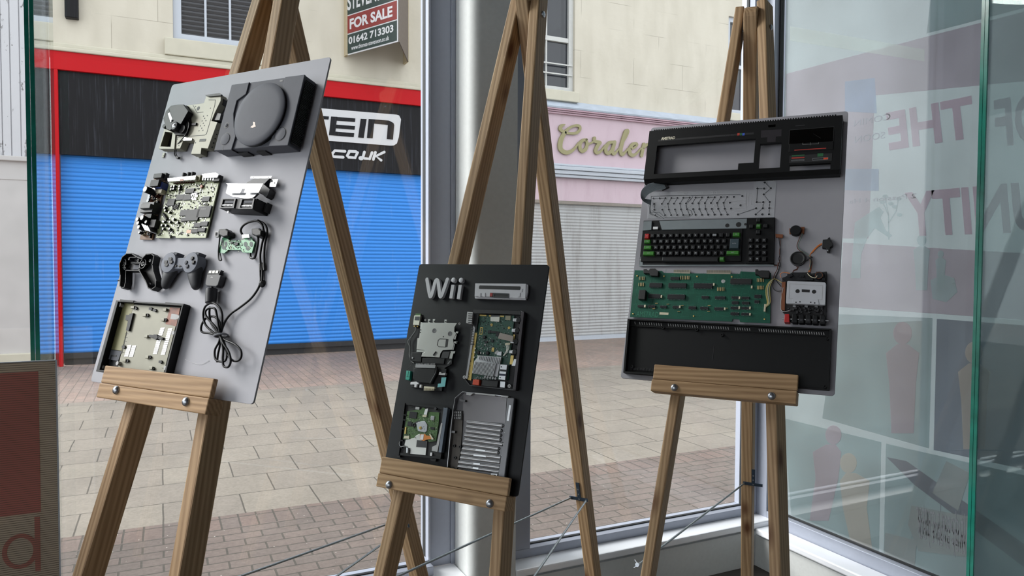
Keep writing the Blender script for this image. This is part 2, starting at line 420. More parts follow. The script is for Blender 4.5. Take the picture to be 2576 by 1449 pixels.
# ------------------------------------------------------------------ the street
YS, ZP = 12.5, -0.10
ALB[0] = 0.68
def paving(name, bw, rh, mortar, c1, c2, cm, off=0.5, speck=True, turn=False, var=0.25):
    m, nt, b = _new(name); L = nt.links
    tc = _n(nt, 'ShaderNodeTexCoord'); mp = _n(nt, 'ShaderNodeMapping')
    if turn: mp.inputs['Rotation'].default_value = (0, 0, math.pi / 2)
    L.new(tc.outputs['Object'], mp.inputs['Vector'])
    wob = _n(nt, 'ShaderNodeTexNoise'); wob.inputs['Scale'].default_value = 3.0
    L.new(mp.outputs[0], wob.inputs['Vector'])
    ma = _n(nt, 'ShaderNodeVectorMath', operation='MULTIPLY_ADD'); ma.inputs[1].default_value = (0.012, 0.012, 0)
    L.new(wob.outputs['Color'], ma.inputs[0]); L.new(mp.outputs[0], ma.inputs[2])
    br = _n(nt, 'ShaderNodeTexBrick'); br.offset = off
    br.inputs['Scale'].default_value = 1; br.inputs['Brick Width'].default_value = bw; br.inputs['Row Height'].default_value = rh
    br.inputs['Mortar Size'].default_value = mortar; br.inputs['Mortar Smooth'].default_value = 0.3; br.inputs['Bias'].default_value = 0
    br.inputs['Color1'].default_value = (*lin(c1), 1); br.inputs['Color2'].default_value = (*lin(c2), 1); br.inputs['Mortar'].default_value = (*lin(cm), 1)
    L.new(ma.outputs[0], br.inputs['Vector'])
    no = _n(nt, 'ShaderNodeTexNoise'); no.inputs['Scale'].default_value = 1.3; no.inputs['Detail'].default_value = 8; no.inputs['Roughness'].default_value = 0.75
    L.new(tc.outputs['Object'], no.inputs['Vector'])
    r = ramp(nt, [(0.3, (1 - var,) * 3), (0.7, (1 + var * 0.4,) * 3)]); L.new(no.outputs['Fac'], r.inputs['Fac'])
    mu = _n(nt, 'ShaderNodeMix'); mu.data_type = 'RGBA'; mu.blend_type = 'MULTIPLY'; mu.inputs[0].default_value = 1
    L.new(br.outputs['Color'], mu.inputs[6]); L.new(r.outputs['Color'], mu.inputs[7])
    fine = _n(nt, 'ShaderNodeTexNoise'); fine.inputs['Scale'].default_value = 55; fine.inputs['Detail'].default_value = 3
    L.new(tc.outputs['Object'], fine.inputs['Vector'])
    rf = ramp(nt, [(0.3, (0.86,) * 3), (0.7, (1.08,) * 3)]); L.new(fine.outputs['Fac'], rf.inputs['Fac'])
    m2 = _n(nt, 'ShaderNodeMix'); m2.data_type = 'RGBA'; m2.blend_type = 'MULTIPLY'; m2.inputs[0].default_value = 1
    L.new(mu.outputs[2], m2.inputs[6]); L.new(rf.outputs['Color'], m2.inputs[7]); col = m2.outputs[2]
    if speck:
        vo = _n(nt, 'ShaderNodeTexVoronoi'); vo.inputs['Scale'].default_value = 16; L.new(tc.outputs['Object'], vo.inputs['Vector'])
        rv = ramp(nt, [(0.03, (1, 1, 1)), (0.075, (0, 0, 0))]); L.new(vo.outputs['Distance'], rv.inputs['Fac'])
        m3 = _n(nt, 'ShaderNodeMix'); m3.data_type = 'RGBA'; L.new(rv.outputs['Color'], m3.inputs[0]); L.new(col, m3.inputs[6]); m3.inputs[7].default_value = (0.45, 0.43, 0.39, 1); col = m3.outputs[2]
    L.new(col, b.inputs['Base Color']); b.inputs['Roughness'].default_value = 0.85; b.inputs['Specular IOR Level'].default_value = 0.25
    bp = _n(nt, 'ShaderNodeBump'); bp.inputs['Strength'].default_value = 0.4; bp.inputs['Distance'].default_value = 0.004
    L.new(br.outputs['Fac'], bp.inputs['Height']); bp.invert = True; L.new(bp.outputs['Normal'], b.inputs['Normal'])
    return m
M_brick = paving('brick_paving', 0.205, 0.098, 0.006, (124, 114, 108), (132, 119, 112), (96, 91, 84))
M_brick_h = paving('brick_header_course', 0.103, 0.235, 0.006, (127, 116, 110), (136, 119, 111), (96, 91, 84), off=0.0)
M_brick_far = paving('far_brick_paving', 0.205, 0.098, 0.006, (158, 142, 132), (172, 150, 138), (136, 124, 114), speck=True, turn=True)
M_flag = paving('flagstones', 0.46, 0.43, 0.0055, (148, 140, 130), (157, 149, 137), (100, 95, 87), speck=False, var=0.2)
ya, yh, yb = onZ(640, 1287, ZP).y, 0, onZ(700, 978, ZP).y
yh = ya - 0.235
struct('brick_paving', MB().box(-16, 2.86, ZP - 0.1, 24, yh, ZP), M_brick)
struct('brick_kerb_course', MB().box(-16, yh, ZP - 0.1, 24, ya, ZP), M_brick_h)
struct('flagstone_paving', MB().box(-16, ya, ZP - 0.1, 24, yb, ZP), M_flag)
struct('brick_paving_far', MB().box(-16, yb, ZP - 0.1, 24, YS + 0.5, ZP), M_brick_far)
struct('side_paving', MB().box(2.86, -16, ZP - 0.1, 24, 2.86, ZP), M_brick)

def facade_paint(name, c, joint):
    """painted ashlar render: faint block joints, blisters and grime"""
    m, nt, b = _new(name); L = nt.links
    tc = _n(nt, 'ShaderNodeTexCoord'); mp = _n(nt, 'ShaderNodeMapping'); mp.inputs['Rotation'].default_value = (math.pi / 2, 0, 0)
    L.new(tc.outputs['Object'], mp.inputs['Vector'])
    br = _n(nt, 'ShaderNodeTexBrick'); br.inputs['Scale'].default_value = 1; br.inputs['Brick Width'].default_value = 1.25; br.inputs['Row Height'].default_value = 0.52
    br.inputs['Mortar Size'].default_value = 0.006; br.inputs['Mortar Smooth'].default_value = 0.4
    cc = lin(c); br.inputs['Color1'].default_value = (*cc, 1); br.inputs['Color2'].default_value = (*[x * 0.97 for x in cc], 1); br.inputs['Mortar'].default_value = (*lin(joint), 1)
    L.new(mp.outputs[0], br.inputs['Vector'])
    gate = _n(nt, 'ShaderNodeTexNoise'); gate.inputs['Scale'].default_value = 1.1; L.new(tc.outputs['Object'], gate.inputs['Vector'])
    rg = ramp(nt, [(0.48, (0, 0, 0)), (0.56, (1, 1, 1))]); L.new(gate.outputs['Fac'], rg.inputs['Fac'])
    mx = _n(nt, 'ShaderNodeMix'); mx.data_type = 'RGBA'; L.new(rg.outputs['Color'], mx.inputs[0]); mx.inputs[6].default_value = (*cc, 1); L.new(br.outputs['Color'], mx.inputs[7])
    st = _n(nt, 'ShaderNodeMapping'); st.inputs['Scale'].default_value = (2.4, 2.4, 0.7); L.new(tc.outputs['Object'], st.inputs['Vector'])
    no = _n(nt, 'ShaderNodeTexNoise'); no.inputs['Scale'].default_value = 1.2; no.inputs['Detail'].default_value = 8; L.new(st.outputs[0], no.inputs['Vector'])
    r = ramp(nt, [(0.32, (0.88, 0.875, 0.86)), (0.6, (1, 1, 1))]); L.new(no.outputs['Fac'], r.inputs['Fac'])
    mu = _n(nt, 'ShaderNodeMix'); mu.data_type = 'RGBA'; mu.blend_type = 'MULTIPLY'; mu.inputs[0].default_value = 1
    L.new(mx.outputs[2], mu.inputs[6]); L.new(r.outputs['Color'], mu.inputs[7]); L.new(mu.outputs[2], b.inputs['Base Color'])
    b.inputs['Roughness'].default_value = 0.7
    bn = _n(nt, 'ShaderNodeTexNoise'); bn.inputs['Scale'].default_value = 7; bn.inputs['Detail'].default_value = 6; L.new(tc.outputs['Object'], bn.inputs['Vector'])
    bp = _n(nt, 'ShaderNodeBump'); bp.inputs['Strength'].default_value = 0.3; bp.inputs['Distance'].default_value = 0.02
    L.new(bn.outputs['Fac'], bp.inputs['Height']); L.new(bp.outputs['Normal'], b.inputs['Normal'])
    return m
def streaky(name, c, streak, amt=(0.56, 0.72), sc=(16, 16, 0.8), rough=0.5):
    """painted board weathered by pale vertical runs"""
    m, nt, b = _new(name); L = nt.links
    tc = _n(nt, 'ShaderNodeTexCoord'); mp = _n(nt, 'ShaderNodeMapping'); mp.inputs['Scale'].default_value = sc; L.new(tc.outputs['Object'], mp.inputs['Vector'])
    no = _n(nt, 'ShaderNodeTexNoise'); no.inputs['Scale'].default_value = 1.0; no.inputs['Detail'].default_value = 9; no.inputs['Roughness'].default_value = 0.72; L.new(mp.outputs[0], no.inputs['Vector'])
    r = ramp(nt, [(amt[0], lin(c)), (amt[1], lin(streak))]); L.new(no.outputs['Fac'], r.inputs['Fac'])
    L.new(r.outputs['Color'], b.inputs['Base Color']); b.inputs['Roughness'].default_value = rough; b.inputs['Specular IOR Level'].default_value = 0.2
    return m
def peeling(name, c, under):
    m, nt, b = _new(name); L = nt.links
    tc = _n(nt, 'ShaderNodeTexCoord'); mp = _n(nt, 'ShaderNodeMapping'); mp.inputs['Scale'].default_value = (2.6, 2.6, 1.2); L.new(tc.outputs['Object'], mp.inputs['Vector'])
    no = _n(nt, 'ShaderNodeTexNoise'); no.inputs['Scale'].default_value = 1.6; no.inputs['Detail'].default_value = 12; no.inputs['Roughness'].default_value = 0.74; L.new(mp.outputs[0], no.inputs['Vector'])
    r = ramp(nt, [(0.575, lin(c)), (0.585, lin(under))]); L.new(no.outputs['Fac'], r.inputs['Fac']); L.new(r.outputs['Color'], b.inputs['Base Color'])
    bp = _n(nt, 'ShaderNodeBump'); bp.inputs['Strength'].default_value = 0.5; bp.inputs['Distance'].default_value = 0.01; L.new(no.outputs['Fac'], bp.inputs['Height']); L.new(bp.outputs['Normal'], b.inputs['Normal'])
    b.inputs['Roughness'].default_value = 0.6
    return m
M_cream = facade_paint('cream_render', (236, 228, 210), (192, 184, 167))
M_stone = mat('painted_stone', (226, 220, 200), 0.7, var=0.05, scale=6, bump=0.3)
M_upvc = mat('white_upvc', (214, 220, 230), 0.35, var=0.02)
M_oldwhite = mat('flaking_white_paint', (226, 226, 222), 0.6, var=0.05, scale=25, bump=0.3)
M_wglass = mat('dark_window_glass', (52, 52, 58), 0.08, var=0.1, scale=3, spec=0.6)
M_blind = mat('dark_blind_slats', (40, 36, 36), 0.6, var=0.1)
M_red = streaky('weathered_red_paint', (212, 6, 22), (214, 110, 112), (0.70, 1.0))
M_black = streaky('weathered_black_fascia', (20, 19, 23), (84, 88, 98), (0.53, 0.84), (42, 42, 1.1))
M_blue = streaky('blue_shutter_paint', (72, 160, 255), (140, 184, 250), (0.60, 0.85), (5, 5, 0.7), 0.45)
M_grey_sh = streaky('grey_shutter_paint', (196, 196, 196), (168, 166, 162), (0.5, 0.72), (5, 5, 0.7), 0.5)
M_pink = streaky('pale_pink_paint', (228, 204, 214), (214, 188, 198), (0.52, 0.75), (4, 4, 0.8), 0.55)
M_pinkmould = mat('pink_moulding_paint', (214, 178, 192), 0.5, var=0.04)
M_lead = mat('grey_blue_lead_flashing', (196, 206, 220), 0.5, var=0.09, scale=5, bump=0.4)
M_grmould = mat('pale_grey_moulding_paint', (206, 212, 222), 0.4, var=0.03)
M_gold = mat('dull_gold_paint', (166, 158, 112), 0.5, 0.0, var=0.04)
M_white = mat('white_sign_face', (232, 232, 234), 0.4, var=0.02)
M_dkbar = mat('dark_grey_steel', (58, 58, 60), 0.5, 0.3, var=0.1)
M_peel = peeling('peeling_white_boards', (222, 222, 226), (140, 138, 138))
M_dirtywhite = mat('dirty_white_panel', (216, 212, 210), 0.6, var=0.06, scale=3, bump=0.1)

FA = Plane((0, YS, 0), (1, 0, 0), (0, 0, 1))   # facade plane, w towards the camera
def fp(c, x, y, w=0.0): return FA.p(*zc(c, x, y), w)
def wall_with_holes(x0, x1, z0, z1, holes, w0, w1):
    m = MB(); xs = sorted({x0, x1, *[h[0] for h in holes], *[h[2] for h in holes]}); zs = sorted({z0, z1, *[h[1] for h in holes], *[h[3] for h in holes]})
    for i in range(len(xs) - 1):
        run = None
        for j in range(len(zs) - 1):
            cx, cz = (xs[i] + xs[i + 1]) / 2, (zs[j] + zs[j + 1]) / 2
            if any(h[0] < cx < h[2] and h[1] < cz < h[3] for h in holes):
                if run is not None: m.box(xs[i], run, w0, xs[i + 1], zs[j], w1); run = None
            elif run is None: run = zs[j]
        if run is not None: m.box(xs[i], run, w0, xs[i + 1], zs[-1], w1)
    return m
HA = (fp('px', 435, 60)[0], 4.86, 2.05, 6.7)                # casement above the red shop
sx1 = fp('px', 1446, 100)[0]; HB = (sx1 - 1.05, 4.78, sx1, 7.0)  # sash above the pink shop
hx0 = fp('px', 1832, 120)[0]; HCW = (hx0, 4.75, hx0 + 1.0, 6.85)
bld = Part_of('building', 'cream painted building across the street above the red and pink shopfronts', 'building', (5, YS, ZP))
wm = wall_with_holes(-1.42, 14.0, 4.40, 8.2, [HA, HB, HCW], -0.3, 0.0)
bld.add('wall', FA.world(wm), M_cream)
bld.add('ground_floor_wall', FA.world(MB().box(-1.42, ZP, -0.5, 14.0, 4.40, -0.3)), M_dark_wall)
def bwin(kind, h, vbars, hbars, fw, mfr, sash=None):
    f = MB(); d0, d1 = -0.16, -0.06
    q4 = lambda o_: [(h[0] + o_, h[1] + o_), (h[2] - o_, h[1] + o_), (h[2] - o_, h[3] - o_), (h[0] + o_, h[3] - o_)]
    f.frame(q4(0), q4(fw), d0, d1)
    for x, t in vbars: f.box(x - t / 2, h[1] + fw, d0 + 0.01, x + t / 2, h[3] - fw, d1 - 0.02)
    for z_, t in hbars: f.box(h[0] + fw, z_ - t / 2, d0 + 0.01, h[2] - fw, z_ + t / 2, d1 - 0.01)
    o = bld.add('window', FA.world(f), mfr, bevel=0.006)
    bld.add('pane', FA.world(MB().box(h[0] + 0.01, h[1] + 0.01, -0.14, h[2] - 0.01, h[3] - 0.01, -0.125)), M_wglass, o)
    return o
wa = bwin('casement', HA, [(fp('px', 518, 60)[0], 0.035), (fp('px', 580, 60)[0], 0.035), (1.6, 0.035)], [(HA[1] + 0.09, 0.03)], 0.12, M_upvc)
bl = MB()
for i in range(24): bl.box(HA[0] + 0.13, HA[1] + 0.16 + i * 0.07, -0.124, HA[2] - 0.13, HA[1] + 0.20 + i * 0.07, -0.119)
bld.add('blind', FA.world(bl), M_blind, wa)
wb = bwin('sash', HB, [(fp('px', 1380, 100)[0], 0.03)], [(fp('px', 1400, 95)[1], 0.09)], 0.10, M_oldwhite)
for _y in (159, 184): bld.add('window_bar', FA.world(MB().box(HB[0], fp('px', 1400, _y)[1] - 0.012, -0.05, HB[2] - 0.03, fp('px', 1400, _y)[1] + 0.012, -0.03)), M_oldwhite, wb)
bwin('sash', HCW, [(HCW[0] + 0.5, 0.03)], [(5.8, 0.08)], 0.10, M_upvc)
bld.add('window_sill', FA.world(MB().box(HA[0] - 0.12, 4.60, -0.1, HA[2] + 0.12, HA[1], 0.10)), M_stone, bevel=0.012)
bld.add('window_sill', FA.world(MB().box(HB[0] - 0.1, 4.58, -0.1, fp('px', 1451, 235)[0], HB[1], 0.10)), M_stone, bevel=0.012)
bld.add('window_sill', FA.world(MB().box(HCW[0] - 0.1, 4.58, -0.1, HCW[2] + 0.1, HCW[1], 0.08)), M_stone, bevel=0.012)
bld.add('roof_coping', FA.world(MB().box(-1.45, 8.2, -0.5, 14.0, 8.35, 0.12)), M_stone)
dp = fp('px', 165, 48); dq = fp('px', 199, 50)
bld.add('flue', FA.world(MB().box(dp[0], dp[1], 0.0, dq[0], 8.0, 0.12)), M_black, label='short dark rectangular flue on the cream wall', bevel=0.01)

def shutter(x0, x1, z0, z1, pitch, w):
    """roller shutter: bulging horizontal slats in one mesh"""
    m = MB(); n = int(round((z1 - z0) / pitch)); pitch = (z1 - z0) / n; prof = []
    for i in range(n):
        for k in range(6):
            t = k / 6; prof.append((z0 + (i + t) * pitch, w + 0.011 * math.sin(math.pi * min(1, t / 0.86)) if t < 0.86 else w - 0.004))
    prof.append((z1, w)); b = len(m.v)
    for x in (x0, x1): m.v += [(x, z_, ww) for z_, ww in prof]
    k = len(prof)
    for i in range(k - 1): m.f.append([b + i, b + k + i, b + k + i + 1, b + i + 1])
    m.box(x0, z0, w - 0.03, x1, z1, w - 0.02)
    return m
# red and black shop
RX0, RX1, RP = -1.40, 5.85, -1.31
rs_ = Part_of('shopfront', 'red framed shopfront with black fascia and closed blue roller shutter', 'shopfront', (2, YS, ZP))
rs_.add('surround', FA.world(MB().box(RX0, 4.205, 0.0, RX1, 4.47, 0.10).box(RX0, ZP, 0.0, RP, 4.205, 0.10).box(RX1 - 0.09, ZP, 0.0, RX1, 4.205, 0.10)), M_red, bevel=0.006)
rs_.add('cornice', FA.world(MB().box(RX0, 4.47, 0.0, RX1, 4.53, 0.13).box(RX0, 4.53, 0.0, RX1, 4.60, 0.07)), M_stone, bevel=0.015)
rs_.add('fascia', FA.world(MB().box(RP, 3.0, -0.15, RX1 - 0.09, 4.205, 0.04)), M_black)
bs = rs_.add('roller_shutter', FA.world(shutter(RP, RX1 - 0.09, 0.08, 3.0, 0.0615, -0.07)), M_blue, label='closed blue roller shutter')
rs_.add('bottom_rail', FA.world(MB().box(RP, 0.0, -0.10, RX1 - 0.09, 0.08, -0.03).box(RP, ZP, -0.12, RX1 - 0.09, 0.0, -0.08)), M_dkbar, bs)
def H(x, y): return fp('H', x, y, 0.06)
pl = [H(1000, 778), H(1125, 790), H(1672, 836)]
cx, cy = H(1706, 870); pl += [H(1692, 842), (cx, cy), H(1690, 1000), H(1676, 1046), H(1655, 1060), H(1630, 1062), H(990, 1012)]
sp = rs_.add('name_plate', FA.world(MB().prism(pl, 0.04, 0.065)), M_white, label='white plate with rounded corners and black letters')
lts = [MB() for _ in range(4)]
for _k, P_ in enumerate(([(1075, 842), (1180, 850), (1177, 872), (1070, 864)], [(1105, 850), (1140, 852), (1120, 985), (1085, 982)],
           [(1196, 850), (1240, 852), (1224, 985), (1181, 982)], [(1196, 850), (1372, 864), (1369, 890), (1194, 876)], [(1194, 906), (1370, 920), (1366, 946), (1190, 932)], [(1185, 956), (1364, 972), (1360, 1000), (1181, 985)],
           [(1412, 866), (1454, 869), (1433, 1006), (1393, 1002)],
           [(1470, 868), (1512, 871), (1498, 1008), (1457, 1005)], [(1470, 868), (1618, 880), (1650, 898), (1655, 915), (1500, 900)], [(1612, 890), (1655, 912), (1646, 1018), (1602, 1014)])):
    lt = lts[(0, 0, 1, 1, 1, 1, 2, 3, 3, 3)[_k]]; lt.prism([H(*q) for q in P_], 0.065, 0.072 + 0.0004 * (_k + 1))
for lt in lts: rs_.add('letter', FA.world(lt), M_black, sp)
wl = MB(); lw = 0.046; wls = []
def hs(pts, wd=lw):
    m = MB().stroke([H(*q) for q in pts], wd, 0.04, 0.058); wls.append(m)
hs([(1298, 1103), (1225, 1098), (1210, 1115), (1205, 1130), (1218, 1142), (1285, 1146)])
hs([(1330, 1106), (1315, 1135), (1325, 1146), (1372, 1150), (1390, 1112), (1378, 1105), (1330, 1102)])
hs([(1412, 1153), (1420, 1153)], 0.07)
hs([(1440, 1108), (1430, 1145), (1442, 1155), (1478, 1158), (1496, 1112)])
hs([(1520, 1110), (1505, 1162)]); hs([(1585, 1108), (1525, 1138), (1562, 1168)])
k_, k2 = wls[-2], wls[-1]; i_ = len(k_.v); k_.v += [(a, b, c - 0.0008 if c > 0.05 else c) for a, b, c in k2.v]; k_.f += [[i + i_ for i in f] for f in k2.f]; wls.pop()
for m in wls: rs_.add('letter', FA.world(m), M_white, label='white letter on the black fascia')
# pink shop
PX0, PX1 = 6.2, 12.4
ps = Part_of('shopfront', 'pale pink shopfront with gold script lettering and closed grey shutter', 'shopfront', (9, YS, ZP))
fm = MB()
i0 = len(fm.v)
for x in (PX0, PX1): fm.v += [(x, 4.42, 0.0), (x, 4.42, 0.16), (x, 4.45, 0.17), (x, 4.58, 0.02), (x, 4.60, 0.0)]
for k in range(5): fm.f.append([i0 + k, i0 + (k + 1) % 5, i0 + 5 + (k + 1) % 5, i0 + 5 + k])
fm.f += [[i0 + k for k in range(5)][::-1], [i0 + 5 + k for k in range(5)]]
ps.add('flashing', FA.world(fm), M_lead, label='grey-blue sloping flashing')
ps.add('cornice', FA.world(MB().box(PX0, 4.39, 0, PX1, 4.42, 0.15).box(PX0, 4.36, 0, PX1, 4.385, 0.12).box(PX0, 4.325, 0, PX1, 4.355, 0.09)), M_pinkmould, bevel=0.006)
ps.add('fascia', FA.world(MB().box(PX0, 3.37, -0.15, PX1, 4.33, 0.03)), M_pink)
ps.add('shelf_moulding', FA.world(MB().box(PX0, 3.33, 0, PX1, 3.37, 0.10).box(PX0, 3.25, 0, PX1, 3.32, 0.15).box(PX0, 3.17, 0, PX1, 3.245, 0.12).box(PX0, 3.11, 0, PX1, 3.165, 0.09)), M_grmould, bevel=0.008)
ps.add('lower_panel', FA.world(MB().box(PX0, 2.66, -0.15, PX1, 3.11, -0.02)), M_pink)
gs = ps.add('roller_shutter', FA.world(shutter(PX0, PX1, -0.02, 2.66, 0.0615, -0.06)), M_grey_sh, label='closed grey roller shutter')
ps.add('shutter_box', FA.world(MB().box(PX0, 2.60, -0.08, PX1, 2.66, 0.01)), mat('brown_grey_shutter_box', (148, 138, 128), 0.5), gs)
ps.add('bottom_rail', FA.world(MB().box(PX0, ZP, -0.10, PX1, -0.02, -0.03)), M_grmould, gs)
cms = [MB()]
def kk(pts, wd, new=True):
    cm = MB()
    if new: cms.append(cm)
    else: cm = cms[-1]
    q = [fp('K', x, y, 0.04) for x, y in pts]; V3 = catmull([(a, b, 0) for a, b in q], 5); n = len(V3)
    if isinstance(wd, (list, tuple)):
        ws = [wd[min(int(i / (n - 1) * (len(wd) - 1)), len(wd) - 2)] * (1 - (i / (n - 1) * (len(wd) - 1)) % 1) + wd[min(int(i / (n - 1) * (len(wd) - 1)) + 1, len(wd) - 1)] * ((i / (n - 1) * (len(wd) - 1)) % 1) if i < n - 1 else wd[-1] for i in range(n)]
    else: ws = wd
    ws = [w_ / 5.173 * 0.00843 for w_ in ws] if isinstance(ws, list) else ws / 5.173 * 0.00843
    cm.stroke([(a.x, a.y) for a in V3], ws, 0.04, 0.075)
kk([(412, 382), (365, 400), (350, 440), (395, 475), (470, 495), (555, 492), (605, 450), (600, 405), (545, 396), (470, 425), (410, 490), (365, 570), (348, 650), (362, 710), (420, 745), (480, 735), (540, 690), (592, 615)],
   [8, 40, 44, 34, 30, 34, 36, 36, 30, 28, 46, 58, 62, 58, 50, 44, 28, 18])
kk([(690, 580), (640, 590), (605, 640), (610, 700), (640, 728), (680, 700), (700, 640), (688, 582)], [36, 38, 46, 46, 44, 44, 40, 36])
kk([(690, 582), (705, 630), (745, 625), (785, 600)], [30, 26, 22, 22], False)
kk([(795, 560), (800, 600), (870, 615), (840, 650), (810, 720), (830, 750), (880, 725), (935, 650)], [42, 44, 34, 44, 48, 42, 28, 18])
kk([(1040, 610), (985, 620), (945, 680), (945, 735), (975, 755), (1015, 720), (1045, 640)], [34, 38, 46, 48, 44, 36, 30])
kk([(1058, 610), (1040, 680), (1030, 735), (1050, 762), (1100, 715), (1150, 640), (1210, 540), (1235, 475), (1220, 458), (1195, 490), (1155, 620), (1135, 720), (1155, 772), (1205, 730), (1235, 690)], [44, 46, 46, 40, 20, 20, 22, 26, 40, 48, 50, 52, 44, 24, 18])
kk([(1235, 700), (1300, 690), (1348, 650), (1335, 628), (1290, 640), (1255, 700), (1255, 755), (1290, 782), (1345, 755), (1400, 690)], [22, 24, 28, 32, 42, 50, 52, 44, 26, 18])
kk([(1440, 640), (1425, 700), (1408, 785)], [46, 46, 44]); kk([(1415, 740), (1450, 670), (1500, 640), (1510, 700), (1500, 770), (1530, 775)], [20, 26, 42, 46, 44, 24], False)
for _i, cm in enumerate(cms[1:]):
    cm.v = [(a, b, c + 0.0013 * (_i % 3) if c > 0.06 else c) for a, b, c in cm.v]
    ps.add('script_letter', FA.world(cm), M_gold, label='dull gold script letter')
# boarded white shopfront at far left
bw = Part_of('shopfront', 'white boarded shopfront with peeling paint, far left across the street', 'shopfront', (-3, YS, ZP))
bm = MB()
edges = [fp('px', q, 200)[0] for q in (-380, -330, -280, -230, -180, -132, -86, -42, 5, 27.6, 51.8, 74)] + [-1.43]
for a, b in zip(edges, edges[1:]): bm.box(a + 0.006, 2.93, -0.05, b - 0.006, 8.0, 0.05)
bm.box(edges[0], 2.93, -0.06, -1.43, 8.0, 0.03)
bw.add('boarding', FA.world(bm), M_peel, bevel=0.006)
bw.add('mid_rail', FA.world(MB().box(edges[0], 2.86, -0.05, -1.43, 2.93, 0.10)), M_dirtywhite, bevel=0.01)
bw.add('lower_panel', FA.world(MB().box(edges[0], 0.12, -0.05, -1.50, 2.86, 0.04).box(-1.50, 0.12, -0.05, -1.43, 2.86, 0.07).box(edges[0], 2.60, -0.05, -1.50, 2.63, 0.05)), M_dirtywhite)
bw.add('plinth', FA.world(MB().box(edges[0], ZP, -0.05, -1.43, 0.12, 0.12)), M_stone, bevel=0.01)
# estate agent's V-shaped board
A0 = FA.at(*FA.p(872, 139.8, 0.1), 0.1); zb = A0.z
A1 = onZ(1001, 105, zb); A2 = onZ(1024, 156, zb)
sg = Part_of('for_sale_board', 'V-shaped green and red FOR SALE board fixed to the cream wall', 'sign', (A0.x, A0.y, zb))
SB = Plane(A0, (A1.x - A0.x, A1.y - A0.y, 0), (0, 0, 1)); SWd = (A1 - A0).length; SHt = 1.55
M_green = mat('dark_green_sign', (42, 62, 58), 0.45, var=0.04); M_sred = mat('brick_red_sign', (146, 48, 44), 0.45, var=0.04)
def s(x, y): return SB.p(*zc('H', x, y), 0.01)
panel = sg.add('panel', SB.world(MB().box(0, 0, -0.012, SWd, SHt, 0.0)), M_white, bevel=0.002)
l0 = s(1315, 118)[1]; l1 = s(1315, 245)[1]; e = 0.022
sg.add('green_band', SB.world(MB().box(e, e, 0, SWd - e, l1 - 0.02, 0.004).box(e, l0 + 0.02, 0, SWd - e, SHt - e, 0.004)), M_green, panel)
sg.add('red_band', SB.world(MB().box(e, l1, 0, SWd - e, l0, 0.004)), M_sred, panel)
hb = l0 - l1
tb = text_mb('FOR SALE', (0.09, l1 + hb * 0.2, SWd - 0.12, l1 + hb * 0.80), 0.004, 0.006, bold=0.035)
t2 = text_mb('01642 713303', (0.06, l1 * 0.48, SWd - 0.10, l1 * 0.82), 0.004, 0.006, bold=0.03)
t3 = text_mb('www.thomas-stevenson.co.uk', (0.13, l1 * 0.18, SWd - 0.20, l1 * 0.38), 0.004, 0.006, bold=0.012)
t4 = text_mb('STEVENSON', (0.03, l0 + 0.09, SWd - 0.06, l0 + 0.36), 0.004, 0.006, bold=0.02)
for t in (t2, t3, t4):
    i = len(tb.v); tb.v += t.v; tb.f += [[k + i for k in f] for f in t.f]
sg.add('lettering', SB.world(tb), M_white, panel)
S2 = Plane((A1.x, A1.y, zb), (A2.x - A1.x, A2.y - A1.y, 0), (0, 0, 1)); W2 = (A2 - A1).length
sg.add('panel', S2.world(MB().box(0.0, 0, 0.012, W2, SHt, 0.024)), mat('board_back', (120, 108, 98), 0.7, var=0.15, scale=20))
for q in (A0, A2): sg.add('batten', MB().box(q.x - 0.02, q.y - 0.03, zb, q.x + 0.02, YS, zb + SHt), mat('pale_timber_batten', (206, 190, 156), 0.7))

ALB[0] = 1.0
# ------------------------------------------------------------------ easels and display boards
M_pine = wood('pine_timber', (142, 114, 84), (176, 147, 113), (96, 62, 40))
M_pine2 = wood('pine_ledge_timber', (148, 117, 84), (184, 152, 115), (76, 48, 30))
M_bolt = mat('zinc_bolt', (170, 174, 180), 0.28, 0.9, var=0.05)
M_steel = mat('blued_steel_bracket', (70, 84, 100), 0.4, 0.7, var=0.1)
M_rod = mat('galvanised_rod', (150, 158, 162), 0.35, 0.7, var=0.06)
M_bgrey = mat('grey_board_paint', (176, 176, 182), 0.62, var=0.025, scale=14, spec=0.25)
M_bblack = mat('black_board_paint', (13, 15, 20), 0.5, var=0.06, scale=10, spec=0.3)

def bplane(o, az, lean):
    e1 = Vector((math.cos(az), math.sin(az), 0)); nh = Vector((math.sin(az), -math.cos(az), 0))
    e2 = -nh * math.sin(lean) + Vector((0, 0, math.cos(lean)))
    return Plane(o, e1, e2)
BP = {'b1': bplane((-0.16689, 2.14047, 1.15787), -0.957167, 0.296047),
      'b2': bplane((0.53937, 1.92998, 0.89136), -0.955167, 0.286010),
      'b3': bplane((1.24711, 1.83285, 1.11857), -0.943353, 0.330841)}
BSZ = {'b1': (0.594, 0.841), 'b2': (0.42, 0.594), 'b3': (0.594, 0.841)}

